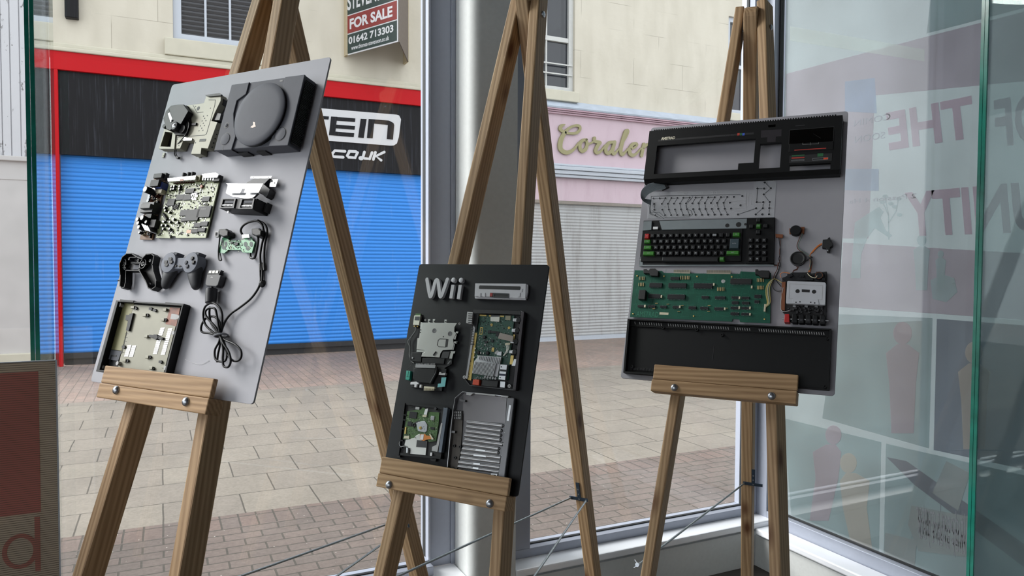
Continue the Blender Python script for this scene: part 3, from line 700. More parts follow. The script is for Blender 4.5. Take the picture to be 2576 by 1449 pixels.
def stick(T, name, A, B, wdir, a, b, m, bev=0.004, round_top=0.0, label=None):
    """a length of timber from A (foot) to B (top); a = width along wdir, b = depth"""
    A, B = Vector(A), Vector(B); z_ = (B - A).normalized(); x_ = (wdir - z_ * wdir.dot(z_)).normalized(); y_ = z_.cross(x_); L = (B - A).length
    mb = MB()
    if round_top:
        k = [(-b / 2, 0), (b / 2, 0)] + [(b / 2 * math.cos(t), L - round_top + round_top * math.sin(t)) for t in [i * math.pi / 8 for i in range(9)]]
        i = len(mb.v); n = len(k)
        mb.v += [(-a / 2, p, q) for p, q in k] + [(a / 2, p, q) for p, q in k]
        mb.f.append([i + j for j in range(n)][::-1]); mb.f.append([i + n + j for j in range(n)])
        for j in range(n): mb.f.append([i + j, i + (j + 1) % n, i + n + (j + 1) % n, i + n + j])
    else: mb.box(-a / 2, -b / 2, 0, a / 2, b / 2, L)
    o = bpy.data.objects.new(name, mb.mesh(name, m)); link(o, T.root)
    R = Matrix(((x_.x, y_.x, z_.x, A.x - T.loc.x), (x_.y, y_.y, z_.y, A.y - T.loc.y), (x_.z, y_.z, z_.z, A.z - T.loc.z), (0, 0, 0, 1)))
    o.matrix_basis = R
    if label: o['label'] = label
    return fin(o, bev)
def rot2(v, axis, ang): return Matrix.Rotation(ang, 3, axis) @ v
def easel(k, label, Ll, Rl, wl, wr, tops, foot, ledge, bolts, bra, rods, twistR=0.0, hinge=None):
    P = BP[k]; vf = -P.o.z / P.e2.z
    def u_at(seg, v): (u0, v0), (u1, v1) = seg; return u0 + (u1 - u0) * (v - v0) / (v1 - v0)
    W0, D = -0.006, 0.060
    mid = P.at((u_at(Ll, vf) + u_at(Rl, vf)) / 2, vf, -0.04)
    T = Part_of('easel', label, 'easel', (mid.x, mid.y, 0), 'wooden easels'); 
    def leg(seg, w, top, tw):
        A = P.at(u_at(seg, vf) + w / 2, vf, W0 - D / 2); B = P.at(u_at(seg, top) + w / 2, top, W0 - D / 2)
        z_ = (B - A).normalized(); wd = P.e1
        if tw: wd = rot2(wd, z_, tw); 
        # foot cut level with the floor
        A = A + z_ * (0.004 - A.z + 0.012) / z_.z
        return stick(T, 'front_leg', A, B, wd, w, D, M_pine, 0.004)
    leg(Ll, wl, tops[0], 0); leg(Rl, wr, tops[1], twistR)
    ua = (u_at(Ll, hinge[2]) + wl + u_at(Rl, hinge[2])) / 2
    piv = P.at(ua, hinge[2], W0 - D / 2)     # the rear leg swings on the hinge bolt
    F = Vector((foot[0], foot[1], 0.012)); ax = (piv - F).normalized(); apex = piv + ax * hinge[3]
    stick(T, 'rear_leg', F, apex, P.e1, 0.043, 0.056, M_pine, 0.004, round_top=0.028)
    # ledge: shelf bar under the board and a lip in front of it
    u0, u1 = ledge
    def ebar(name, ua_, ub_, va, vb, wa_, wb_):
        A = P.at(ua_, (va + vb) / 2, (wa_ + wb_) / 2); B = P.at(ub_, (va + vb) / 2, (wa_ + wb_) / 2)
        return stick(T, name, A, B, P.n, abs(wb_ - wa_), abs(vb - va), M_pine2, 0.0025)
    ebar('ledge_bar', u0, u1, -0.036, -0.0005, W0, 0.036)
    ebar('ledge_lip', u0 + 0.003, u1 + 0.001, 0.0, 0.043, 0.023, 0.036)
    for u, v in bolts:
        m = MB(); m.lathe((u, v), [(0.0105, 0.0362), (0.0105, 0.0372), (0.0095, 0.0398), (0.007, 0.0420), (0.0035, 0.0434), (0.0004, 0.0437)], 20)
        m.cyl((u, v), 0.004, -0.085, 0.036, 10).cyl((u, v), 0.007, -0.078, -0.070, 6)
        T.add('bolt', P.world(m), M_bolt, smooth=True)
    if hinge:
        hu0, hu1, hv, _x = hinge; m = MB()
        m.cyl((hv, W0 - D / 2), 0.004, hu0 - 0.004, hu1 + 0.006, 10, axis='x')
        m.lathe((hv, W0 - D / 2), [(0.010, hu1 + 0.002), (0.009, hu1 + 0.005), (0.005, hu1 + 0.007), (0.0005, hu1 + 0.0075)], 16, axis='x')
        T.add('hinge_bolt', P.world(m), M_bolt, smooth=True)
    # flat steel T bracket on the rear leg and the bracing rods
    nr = (P.e1.cross(ax)).normalized(); RP_ = Plane(F + nr * 0.0285, P.e1, ax)
    (bx0, by0), (bx1, by1), (vx, vy) = bra
    a = RP_.p(bx0, by0); b = RP_.p(bx1, by1); c = RP_.p(vx, vy); hv = (a[1] + b[1]) / 2; cu = (a[0] + b[0]) / 2 if vx is None else c[0]
    m = MB().box(a[0], hv - 0.0065, 0.0, b[0], hv + 0.0065, 0.0025).box(cu - 0.0065, hv, 0, cu + 0.0065, c[1], 0.0024)
    br = T.add('bracket', RP_.world(m), M_steel, label='blued steel T bracket')
    sc = MB()
    for dv in (0.0, 0.02, 0.04): sc.cyl((cu, hv + dv), 0.003, 0.0024, 0.0038, 10)
    T.add('screw', RP_.world(sc), M_bolt, br)
    for side, (tx, ty, w) in rods:
        s_ = RP_.at((a[0] + 0.005) if side == 'L' else (b[0] - 0.005), hv, 0.004)
        q = P.p(tx, ty, w); e_ = P.at(q[0], q[1], w)
        mid_ = (s_ + e_) / 2
        r = MB().tube([s_ - (e_ - s_).normalized() * 0.006, s_, mid_, e_], 0.0034, 10)
        T.add('brace_rod', r, M_rod, smooth=True)
    return T
E1 = easel('b1', 'tall wooden easel at the left holding the grey board with the grey disc console', ((0.123, -0.449), (0.239, 1.07)), ((0.449, -0.383), (0.326, 1.053)), 0.037, 0.036, (1.19, 1.20, 1.17),
      (0.912, 2.535), (0.097, 0.497), [(0.17, -0.012), (0.426, -0.015)], ((985, 1312), (1030, 1322), (1006, 1280)),
      [('L', (255, 1574, -0.045)), ('R', (450, 1730, -0.045))], hinge=(0.245, 0.353, 1.13, 0.072))
E2 = easel('b2', 'wooden easel in the middle holding the small black board', ((0.021, -0.265), (0.163, 1.434)), ((0.366, -0.195), (0.232, 1.421)), 0.034, 0.032, (1.52, 1.53, 1.50),
      (1.528, 2.366), (0.012, 0.409), [(0.055, -0.031 + 0.006), (0.365, -0.024)], ((1433, 1246), (1479.5, 1262.7), (1453, 1214)),
      [('L', (975, 1461, -0.045)), ('R', (1262, 1570, -0.045))], hinge=(0.162, 0.266, 1.385, 0.09))
_P = BP['b3']; _A = _P.at(0.288, 1.25, -0.036); _f = None
for _y in range(1430, 1900):
    q = onZ(1879, _y, 0.0)
    if (Vector((q.x - _A.x, q.y - _A.y))).length <= 0.66: _f = q; break
E3 = easel('b3', 'wooden easel in the window corner holding the grey board with the black keyboard computer', ((0.124, -0.543), (0.236, 1.26)), ((0.467, -0.475), (0.311, 1.264)), 0.029, 0.031, (1.268, 1.285, 1.262),
      (_f.x, _f.y), (0.108, 0.505), [(0.177, -0.020), (0.442, -0.020)], ((1851.5, 1207.4), (1900.5, 1223), (1875.5, 1178)),
      [('L', (1606, 1421, -0.04))], twistR=math.radians(-17), hinge=(0.233, 0.348, 1.19, 0.072))
# wing nut where the rod comes through the left leg of the corner easel
q = BP['b3'].p(1606, 1421, -0.04)
wn = MB().cyl((q[0] - 0.002, q[1]), 0.006, -0.046, -0.034, 10)
wn.tube([(q[0] - 0.012, q[1] + 0.012, -0.04), (q[0], q[1], -0.04), (q[0] - 0.012, q[1] - 0.010, -0.04)], 0.0022, 6)
E3.add('wing_nut', BP['b3'].world(wn), M_bolt)

def rrect(u0, v0, u1, v1, r, n=5):
    P = []
    for cx_, cy_, a0 in ((u1 - r, v1 - r, 0), (u0 + r, v1 - r, 90), (u0 + r, v0 + r, 180), (u1 - r, v0 + r, 270)):
        for i in range(n + 1):
            a = math.radians(a0 + 90 * i / n); P.append((cx_ + r * math.cos(a), cy_ + r * math.sin(a)))
    return P
class BT:
    """a thing mounted on a display board; (u, v, w) in metres on that board"""
    def __init__(s, k, name, label, cat, at, group=None):
        s.k = k; s.P = BP[k]; s.off = (at[0], at[1], 0.0)
        s.root = bpy.data.objects.new(name, None); link(s.root); s.root.empty_display_size = 0.02
        w = s.P.at(*at, 0.0); M = s.P.M.copy(); M.translation = w; s.root.matrix_basis = M; tag(s.root, label, cat, group)
    def p(s, c, x, y, w=0.0): return s.P.p(*zc(c, x, y), w)
    def pp(s, c, pts, w=0.0): return [s.p(c, x, y, w) for x, y in pts]
    def p3(s, c, pts):
        return [(*s.p(c, x, y, w), w) for x, y, w in pts]
    def bx(s, m, c, x0, y0, x1, y1, w0, w1):
        a = s.p(c, x0, y0, w1); b = s.p(c, x1, y1, w1); m.box(a[0], a[1], w0, b[0], b[1], w1); return m
    def add(s, name, m, mt, parent=None, bevel=0.0, smooth=False, label=None, kind=None):
        o = bpy.data.objects.new(name, m.mesh(name, mt, s.off)); link(o, parent or s.root)
        if label: o['label'] = label
        if kind: o['kind'] = kind
        return fin(o, bevel, smooth)
def board(k, label, m):
    P = BP[k]; w, h = BSZ[k]; o = bpy.data.objects.new('display_board', MB().prism(rrect(0, 0, w, h, 0.009), -0.0052, -0.0002).mesh('display_board', m)); link(o)
    o.matrix_basis = P.M; tag(o, label, 'display board', 'display boards on the easels'); fin(o, 0.0008)
board('b1', 'large grey display board on the left easel with game console and gamepad parts', M_bgrey)
board('b2', 'small black display board on the middle easel with white lettering and console parts', M_bblack)
board('b3', 'large grey display board on the corner easel with keyboard computer parts', mat('shaded_grey_board_paint', (156, 155, 161), 0.62, var=0.025, scale=14, spec=0.25))  # board grey darkened: the corner's shade is put into the colour
# ------------------------------------------------------------------ parts mounted on the left board
M_ps = mat('grey_console_plastic', (92, 94, 101), 0.62, var=0.03, scale=40, spec=0.2)
M_psd = mat('dark_grey_console_plastic', (44, 45, 49), 0.5, var=0.06)
M_blk = mat('black_plastic', (19, 20, 23), 0.52, var=0.12, scale=40, spec=0.3)
M_pod = mat('light_grey_gamepad_face', (124, 128, 138), 0.6, var=0.02, spec=0.2)
M_blkm = mat('matt_black_plastic', (26, 26, 28), 0.6, var=0.12)
M_zinc = mat('zinc_plated_sheet', (134, 132, 116), 0.5, 0.15, var=0.07, scale=18)
M_bright = mat('bright_tinned_steel', (226, 226, 226), 0.25, 0.7, var=0.03)
M_sil = mat('silver_metal', (186, 188, 190), 0.3, 0.8, var=0.05)
M_pcbp = mat('pale_green_circuit_board', (158, 166, 128), 0.45, var=0.10, scale=70)
M_pcbb = mat('brown_circuit_board', (120, 88, 62), 0.6, var=0.1, scale=50)
M_pcbg = mat('bright_green_circuit_board', (84, 160, 112), 0.4, var=0.16, scale=80)
M_chip = mat('black_epoxy_chip', (34, 35, 38), 0.5, var=0.08, spec=0.3)
M_capw = mat('white_capacitor_top', (214, 214, 206), 0.35, var=0.05)
M_copper = mat('copper_foil', (92, 48, 28), 0.45, 0.3, var=0.5, scale=60)
M_dkbar = mat('dark_steel', (58, 58, 60), 0.5, 0.3, var=0.1); M_white = mat('white_plastic', (232, 232, 234), 0.4)
M_cream_p = mat('cream_plastic', (214, 206, 180), 0.5)
M_bluec = mat('blue_component', (46, 62, 130), 0.4)
M_cable = mat('black_rubber_cable', (14, 14, 16), 0.45, var=0.1, spec=0.3)
M_trace = mat('dark_trace', (66, 70, 66), 0.6, var=0.1)
M_mark = mat('pale_grey_print', (176, 176, 176), 0.6)

def add_chip(t, c, x0, y0, x1, y1, w0, w1, m=None, parent=None, name='chip', bev=0.0006):
    mb = MB(); t.bx(mb, c, x0, y0, x1, y1, w0, w1); return t.add(name, mb, m or M_chip, parent, bevel=bev)
def add_cap(t, c, x, y, r, w0, w1, body=None, top=None, parent=None, name='capacitor'):
    u = t.p(c, x, y, w1); b = t.add(name, MB().cyl(u, r, w0, w1 - 0.0006, 14), body or M_blk, parent)
    if top is not False: t.add('cap_top', MB().cyl(u, r * 0.86, w1 - 0.0006, w1, 14), top or M_capw, b)
    return b
def tracks(t, name, quad, w, n, m, seed, lmax=0.02, wd=0.0004, h=0.0002):
    r = random.Random(seed); mb = MB(); a, b, c, d = [Vector(q) for q in quad]
    for _ in range(n):
        s_, q = r.random(), r.random(); p = (a * (1 - s_) + b * s_) * (1 - q) + (d * (1 - s_) + c * s_) * q; l = r.uniform(0.2, 1) * lmax
        x, y = (l / 2, wd) if r.random() < 0.5 else (wd, l / 2); mb.box(p.x - x, max(p.y - y, min(v.y for v in (a, b, c, d))), w, p.x + x, p.y + y, w + h)
    return t.add(name, mb, m, kind='stuff')
def scatter(t, name, quad, w, n, m, seed, smin=0.0008, smax=0.0024, h=0.0012):
    r = random.Random(seed); mb = MB(); a, b, c, d = [Vector(q) for q in quad]
    for _ in range(n):
        s_, q = r.random(), r.random(); p = (a * (1 - s_) + b * s_) * (1 - q) + (d * (1 - s_) + c * s_) * q
        x, y = r.uniform(smin, smax), r.uniform(smin, smax); mb.box(p.x - x, p.y - y, w, p.x + x, p.y + y, w + h * r.uniform(0.4, 1))
    return t.add(name, mb, m, kind='stuff')
def holes(t, c, pts, r, w, m=None, parent=None):
    for x, y in pts: t.add('hole', MB().cyl(t.p(c, x, y, w), r, w - 0.0008, w + 0.0002, 12), m or M_blkm, parent)

# --- disc console upper shell
t = BT('b1', 'game_console', 'grey disc games console upper shell with round lid, top right of the left board', 'games console', BP['b1'].p(*zc('A', 1310, 800), 0.0))
w1, wl_ = 0.040, 0.044
body = t.add('shell', MB().prism(t.pp('A', [(975, 454), (1865, 328), (1660, 1183), (766, 1247)], w1), 0.0, w1), M_ps, bevel=0.002)
wings = MB().prism(t.pp('A', [(978, 450), (1190, 420), (1152, 560), (1040, 640), (1000, 800), (1006, 960), (1026, 1075), (974, 1240), (765, 1250)], wl_), w1, wl_)
wings.prism(t.pp('A', [(1628, 355), (1866, 325), (1660, 1185), (1428, 1196), (1466, 1080), (1560, 900), (1620, 700), (1590, 520)], wl_), w1, wl_)
t.add('top_wings', wings, M_ps, body, bevel=0.0012)
cu_, cv_ = t.p('A', 1305, 800, 0.053)
R = sum(math.dist((cu_, cv_), t.p('A', *q, 0.053)) for q in ((1440, 421), (1200, 1180), (1001, 890), (1614, 680))) / 4
lid = t.add('disc_lid', MB().lathe((cu_, cv_), [(R, 0.0485), (R, 0.0512), (R - 0.002, 0.0530), (R * 0.8, 0.0546), (R * 0.45, 0.0557), (R * 0.2, 0.0561), (0.0005, 0.0562)], 64), M_ps, smooth=True)
t.add('lid_shade_rim', MB().lathe((cu_, cv_), [(R - 0.0012, w1 - 0.002), (R - 0.0012, 0.0486)], 64), M_blk, lid, smooth=True)  # black side stands in for the shaded crescent under the lid
t.add('emblem', MB().prism(t.pp('A', [(1238, 900), (1262, 905), (1265, 940), (1274, 955), (1232, 974), (1205, 966), (1225, 948), (1240, 940)], 0.0562), 0.0540, 0.0562), mat('worn_pinkish_emblem', (224, 204, 190), 0.5), lid, label='worn pale emblem on the lid')
for nm, x, y, px_r, lab in (('power_button', 903, 1112, 66, None), ('open_button', 1574, 1050, 70, None)):
    u = t.p('A', x, y, wl_); r = px_r / 4.829 * 0.00118
    t.add(nm, MB().lathe(u, [(r, wl_ - 0.001), (r, wl_ + 0.0002), (r - 0.001, wl_ + 0.0014), (r * 0.5, wl_ + 0.0026), (0.0004, wl_ + 0.003)], 32), M_ps, smooth=True)
    t.add('button_groove', MB().lathe(u, [(r + 0.0014, wl_ - 0.001), (r + 0.0014, wl_ + 0.0003), (r, wl_ + 0.0003)], 32), M_blk)
u = t.p('A', 918, 944, wl_)
t.add('reset_button', MB().lathe(u, [(0.0052, wl_ - 0.001), (0.0052, wl_ + 0.001), (0.002, wl_ + 0.0025), (0.0003, wl_ + 0.0027)], 24), M_ps, smooth=True)
t.add('button_groove', MB().lathe(u, [(0.0082, wl_ - 0.001), (0.0082, wl_ + 0.0004), (0.0052, wl_ + 0.0004)], 24), M_blk)
t.add('open_mark', MB().stroke(t.pp('A', [(1508, 990), (1530, 1010)], wl_ + 0.0003), 0.002, wl_, wl_ + 0.0004), M_white)
t.add('panel_gap', MB().stroke(t.pp('A', [(1193, 424), (1160, 545)], w1 + 0.001), 0.003, w1, w1 + 0.0012), M_blk)
gr = MB().stroke(t.pp('A', [(1024, 1085), (980, 1238)], w1 + 0.001), 0.003, w1, w1 + 0.0012).stroke(t.pp('A', [(872, 1205), (870, 1245)], wl_), 0.0016, wl_, wl_ + 0.0004)
t.add('panel_gap', gr, M_blk)
t.add('disc_mark', MB().prism(t.pp('A', [(1566, 395), (1602, 388), (1598, 410), (1562, 414)], w1 + 0.0004), w1, w1 + 0.0004), M_psd)
tr, brr = t.p('A', 1866, 325, wl_), t.p('A', 1660, 1185, wl_)
vg = MB(); n = 44
for i in range(n):
    f = 0.06 + 0.88 * i / (n - 1); uu = tr[0] + (brr[0] - tr[0]) * f; vv = tr[1] + (brr[1] - tr[1]) * f
    vg.box(uu - 0.001, vv - 0.0011, 0.006, uu + 0.0022, vv + 0.0011, 0.037)
t.add('side_vents', vg, M_blkm)
bl_, br_ = t.p('A', 765, 1250, wl_), t.p('A', 1660, 1185, wl_)
def lerp(a, b, f): return (a[0] + (b[0] - a[0]) * f, a[1] + (b[1] - a[1]) * f)
for f0, f1 in ((0.24, 0.38), (0.50, 0.62)):
    a, b = lerp(bl_, br_, f0), lerp(bl_, br_, f1); t.add('port_opening', MB().box(a[0], min(a[1], b[1]) - 0.0008, 0.002, b[0], max(a[1], b[1]) + 0.004, 0.022), M_blkm)
a, b = lerp(bl_, br_, 0.232), lerp(bl_, br_, 0.240); t.add('front_groove', MB().box(a[0], a[1] - 0.0006, 0.0, b[0], a[1] + 0.004, 0.041), M_blkm)

# --- optical drive on its metal tray
t = BT('b1', 'drive_tray', 'pale metal tray carrying a black laser drive, left of the grey console shell', 'console part', BP['b1'].p(*zc('A', 520, 900), 0.0))
wt = 0.022
tray = MB().frame(t.pp('A', [(95, 1228), (168, 985), (304, 962), (292, 1227)], wt), t.pp('A', [(112, 1202), (170, 1018), (278, 1026), (250, 1206)], wt), 0.003, wt).prism(t.pp('A', [(303, 961), (440, 700), (640, 672), (668, 590), (850, 568), (846, 645), (775, 790), (735, 888), (806, 905), (690, 1226), (612, 1220), (602, 1292), (482, 1292), (532, 1130), (392, 1128), (352, 1226), (291, 1227)], wt), 0.003, wt)
pl_ = t.add('plate', tray, M_zinc, bevel=0.0008)
t.add('opening_floor', MB().prism(t.pp('A', [(100, 1220), (172, 1000), (296, 1000), (286, 1220)], 0.003), 0.001, 0.003), M_blkm, pl_)
t.add('rim', MB().frame(t.pp('A', [(93, 1228), (162, 985), (300, 1000), (282, 1228)], wt + 0.003), t.pp('A', [(112, 1200), (170, 1020), (262, 1030), (236, 1205)], wt + 0.003), wt, wt + 0.003), M_zinc, pl_)
holes(t, 'A', [(683, 825), (637, 832), (652, 858), (666, 886), (620, 890), (634, 918), (648, 946), (600, 950), (616, 978), (630, 1004), (583, 1010), (542, 714), (721, 735), (540, 1155), (296, 1110), (320, 1110), (338, 1188)], 0.0019, wt, None, pl_)
holes(t, 'A', [(574, 738)], 0.006, wt, None, pl_)
t.add('pressed_groove', MB().stroke(t.pp('A', [(700, 633), (780, 633), (772, 700), (672, 1045), (652, 1060), (306, 1088), (262, 1040)], wt + 0.0004), 0.0014, wt, wt + 0.0005), M_trace, pl_)
t.add('pressed_groove', MB().stroke(t.pp('A', [(510, 700), (558, 790), (632, 780)], wt + 0.0004), 0.0012, wt, wt + 0.0005), M_trace, pl_)
t.add('label_patch', MB().prism(t.pp('A', [(592, 1110), (668, 1106), (660, 1136), (584, 1140)], wt + 0.0005), wt, wt + 0.0005), M_trace, pl_)
t.add('top_tab', MB().prism(t.pp('A', [(655, 576), (830, 550), (856, 566), (850, 580), (690, 592)], wt + 0.004), wt, wt + 0.004), M_blk)
t.add('bracket', MB().prism(t.pp('A', [(850, 600), (905, 640), (880, 700), (800, 690)], 0.012), 0.002, 0.014), M_psd); t.add('bracket', MB().prism(t.pp('A', [(770, 790), (850, 800), (830, 880), (740, 880)], 0.018), 0.002, 0.018), M_psd)
for i in range(6):
    a = t.p('A', 790 - i * 18, 930 + i * 52, wt); t.add('hole', MB().cyl((a[1], 0.012), 0.002, a[0] - 0.001, a[0] + 0.002, 10, axis='x'), M_blkm, pl_)
for x, y in ((142, 1310), (590, 1312)):
    a = t.p('A', x, y, 0.004); t.add('fixing_tab', MB().box(a[0] - 0.004, a[1] - 0.005, 0.001, a[0] + 0.004, a[1] + 0.009, 0.003).cyl(a, 0.0018, 0.003, 0.0036, 10), M_zinc)
sled = t.add('laser_sled', MB().prism(t.pp('A', [(178, 772), (240, 702), (320, 690), (392, 688), (452, 770), (366, 922), (225, 1004), (186, 990), (146, 860)], 0.040), 0.026, 0.040), M_blk, bevel=0.0012)
t.add('sled_base', MB().cyl(t.p('A', 395, 935, 0.026), 0.020, wt, 0.027, 24).prism(t.pp('A', [(240, 720), (430, 700), (470, 900), (420, 1060), (300, 1060), (180, 950)], 0.028), wt, 0.028), M_blkm)
t.add('lens_slot', MB().prism(t.pp('A', [(180, 775), (214, 738), (262, 885), (238, 910)], 0.0405), 0.0385, 0.0405), M_blkm, sled)
t.add('lens', MB().prism(t.pp('A', [(205, 800), (228, 790), (262, 880), (238, 905)], 0.041), 0.0395, 0.041), M_bright, sled)
t.add('lens', MB().lathe(t.p('A', 250, 882, 0.0415), [(0.0034, 0.040), (0.003, 0.0418), (0.001, 0.0424)], 16), M_psd, sled, smooth=True)
sp_ = t.p('A', 278, 946, 0.046)
mo = t.add('spindle_motor', MB().lathe(sp_, [(0.0125, 0.026), (0.0125, 0.044), (0.0105, 0.046), (0.0085, 0.0455)], 28), M_blk, smooth=True)
t.add('spindle_hub', MB().lathe(sp_, [(0.0075, 0.0455), (0.006, 0.047), (0.003, 0.049), (0.0008, 0.0495)], 20), M_bright, mo, smooth=True)
t.add('motor_can', MB().cyl(t.p('A', 375, 985, 0.034), 0.011, wt, 0.034, 20), M_blkm); t.add('rubber_post', MB().cyl(t.p('A', 155, 950, 0.030), 0.006, 0.012, 0.030, 14), M_blkm)
t.add('wire', MB().tube(catmull(t.p3('A', [(400, 850, 0.030), (455, 900, 0.030), (450, 980, 0.028), (400, 1080, 0.026), (310, 1190, 0.020), (285, 1280, 0.012), (300, 1325, 0.008)]), 6), 0.0013, 6), M_cable)
t.add('wire', MB().tube(catmull(t.p3('A', [(430, 860, 0.030), (462, 930, 0.030), (430, 1040, 0.028), (340, 1160, 0.022), (302, 1270, 0.012), (322, 1330, 0.008)]), 6), 0.0012, 6), M_cable)
t.add('plug', MB().prism(t.pp('A', [(295, 1318), (335, 1322), (322, 1346), (300, 1344)], 0.010), 0.004, 0.010), M_blk)
t.add('connector', MB().prism(t.pp('A', [(400, 1090), (495, 1100), (490, 1125), (390, 1128)], 0.026), wt, 0.026), M_bright)
t.add('lever', MB().prism(t.pp('A', [(470, 925), (548, 908), (540, 940), (478, 944)], 0.026), wt, 0.026), M_blk)

# --- power supply strip
t = BT('b1', 'power_supply_board', 'narrow brown power board crowded with capacitors, left edge of the left board', 'circuit board', BP['b1'].p(*zc('B', 330, 700), 0.0))
pb = t.add('board', MB().prism(t.pp('B', [(352, 240), (500, 236), (326, 1052), (162, 1046)], 0.006), 0.004, 0.006), M_pcbb)
add_chip(t, 'B', 310, 275, 395, 350, 0.006, 0.034, M_blk, name='relay'); add_chip(t, 'B', 385, 305, 440, 375, 0.006, 0.026, M_bluec, name='film_capacitor')
add_chip(t, 'B', 350, 190, 440, 240, 0.006, 0.024, M_blk, name='mains_socket'); add_chip(t, 'B', 420, 185, 490, 260, 0.006, 0.016, M_blkm, name='mains_socket')
add_cap(t, 'B', 230, 390, 0.0088, 0.006, 0.046); 
add_cap(t, 'B', 340, 395, 0.006, 0.006, 0.026, M_bright, False, name='fuse_holder'); add_chip(t, 'B', 380, 395, 440, 440, 0.006, 0.02, M_cream_p, name='film_capacitor')
for x, y in ((288, 475), (283, 505), (272, 540)):
    t.add('disc_capacitor', MB().cyl(t.p('B', x, y, 0.020), 0.0048, 0.018, 0.0215, 14), mat('teal_disc_capacitor', (30, 74, 100), 0.3))
tf = add_chip(t, 'B', 180, 585, 290, 640, 0.012, 0.034, M_psd, name='transformer', bev=0.0015); add_chip(t, 'B', 200, 565, 320, 690, 0.006, 0.026, M_psd, name='transformer_core')
for x, y, r, h in ((128, 782, 0.0058, 0.036), (188, 762, 0.0072, 0.036), (135, 830, 0.0056, 0.034), (145, 884, 0.0056, 0.032), (152, 955, 0.0036, 0.022), (240, 815, 0.005, 0.03)): add_cap(t, 'B', x, y, r, 0.006, h)
add_chip(t, 'B', 245, 715, 305, 770, 0.006, 0.024, M_blk, name='choke')
hsn = MB()
for i in range(4): hsn.prism(t.pp('B', [(195 + i * 22, 850 + i * 8), (205 + i * 22, 845 + i * 8), (250 + i * 20, 925 + i * 6), (240 + i * 20, 930 + i * 6)], 0.028), 0.006, 0.030)
t.add('heat_sink', hsn, M_sil); add_chip(t, 'B', 310, 790, 350, 890, 0.006, 0.022, M_blkm, name='heat_sink')
scatter(t, 'surface_components', t.pp('B', [(390, 440), (450, 440), (330, 1030), (190, 1030)], 0.006), 0.006, 70, M_blk, 3, 0.001, 0.003, 0.009)
scatter(t, 'surface_components', t.pp('B', [(330, 440), (450, 440), (320, 960), (200, 960)], 0.006), 0.006, 40, M_copper, 4, 0.001, 0.0025, 0.012)
scatter(t, 'surface_components', t.pp('B', [(330, 460), (450, 460), (310, 1000), (200, 1000)], 0.006), 0.006, 40, M_cream_p, 8, 0.001, 0.002, 0.010)

# --- console main circuit board
t = BT('b1', 'main_circuit_board', 'large pale green circuit board with black chips, centre left of the left board', 'circuit board', BP['b1'].p(*zc('B', 780, 660), 0.0))
wb_ = 0.008
t.add('board', MB().prism(t.pp('B', [(546, 300), (1196, 292), (1020, 1024), (632, 1026), (628, 1003), (560, 1000), (555, 1030), (372, 1024)], wb_), wb_ - 0.003, wb_), M_pcbp)
t.add('board_edge', MB().prism(t.pp('B', [(550, 302), (1190, 294), (1016, 1022), (376, 1022)], 0.005), 0.003, wb_ - 0.003), M_blkm)
cn = t.add('av_connector', MB().prism(t.pp('B', [(526, 252), (892, 214), (884, 266), (530, 292)], 0.024), wb_, 0.024), M_bright)
t.add('screen_notch', MB().prism(t.pp('B', [(684, 262), (732, 256), (730, 284), (682, 286)], 0.0245), 0.022, 0.0245), M_copper, cn)
for x, y in ((735, 212), (800, 204), (852, 200)):
    u = t.p('B', x, y, 0.020); t.add('jack_socket', MB().cyl((u[0], 0.018), 0.0055, u[1] - 0.006, u[1] + 0.006, 14, axis='y'), M_blkm)
for i in range(9):
    pass
pins = MB()
for i in range(12):
    f = i / 11; pins.stroke(t.pp('B', [(600 + 250 * f, 296 - 16 * f), (612 + 250 * f, 322 - 14 * f)], wb_ + 0.004), 0.0009, wb_, wb_ + 0.006, cap=False)
t.add('connector_pins', pins, M_copper, cn)
c2 = t.add('link_connector', MB().prism(t.pp('B', [(972, 196), (1150, 178), (1188, 200), (1170, 240), (1000, 244)], 0.022), wb_, 0.022), M_bright)
tn = MB()
for i in range(5): tn.prism(t.pp('B', [(985 + i * 34, 228), (998 + i * 34, 226), (992 + i * 34, 276), (978 + i * 34, 278)], 0.018), wb_, 0.019)
t.add('clips', tn, M_sil, c2)
add_chip(t, 'B', 1120, 215, 1195, 285, wb_, 0.018, M_blk, name='link_socket'); add_chip(t, 'B', 895, 212, 940, 280, wb_, 0.018, mat('olive_connector', (92, 88, 50), 0.5), name='socket')
big = None
for q in ((760, 385, 860, 440), (645, 462, 725, 530), (735, 462, 820, 530), (530, 518, 602, 606), (980, 490, 1062, 548), (930, 616, 1062, 755), (778, 658, 912, 800), (695, 664, 786, 738), (700, 764, 752, 810), (872, 832, 946, 886), (955, 814, 1038, 870), (836, 908, 912, 960), (916, 894, 1006, 944)):
    ch = add_chip(t, 'B', *q, wb_, wb_ + (0.0035 if q[2] - q[0] < 110 else 0.0042))
    lg = MB(); a = t.p('B', q[0], q[1], wb_ + 0.003); b = t.p('B', q[2], q[3], wb_ + 0.003)
    k = 8
    for i in range(k):
        f = (i + 0.5) / k; lg.box(a[0] + (b[0] - a[0]) * f - 0.0004, b[1] - 0.0012, wb_, a[0] + (b[0] - a[0]) * f + 0.0004, a[1] + 0.0012, wb_ + 0.0008)
    t.add('pins', lg, M_sil, ch)
    if q[0] == 930:
        p0 = t.p('B', 958, 660, wb_ + 0.0045); p1 = t.p('B', 1028, 640, wb_ + 0.0045)
        t.add('chip_lettering', text_mb('SONY', (p0[0], p0[1], p1[0], p1[1]), wb_ + 0.0042, wb_ + 0.0044, bold=0.01), M_mark, ch)
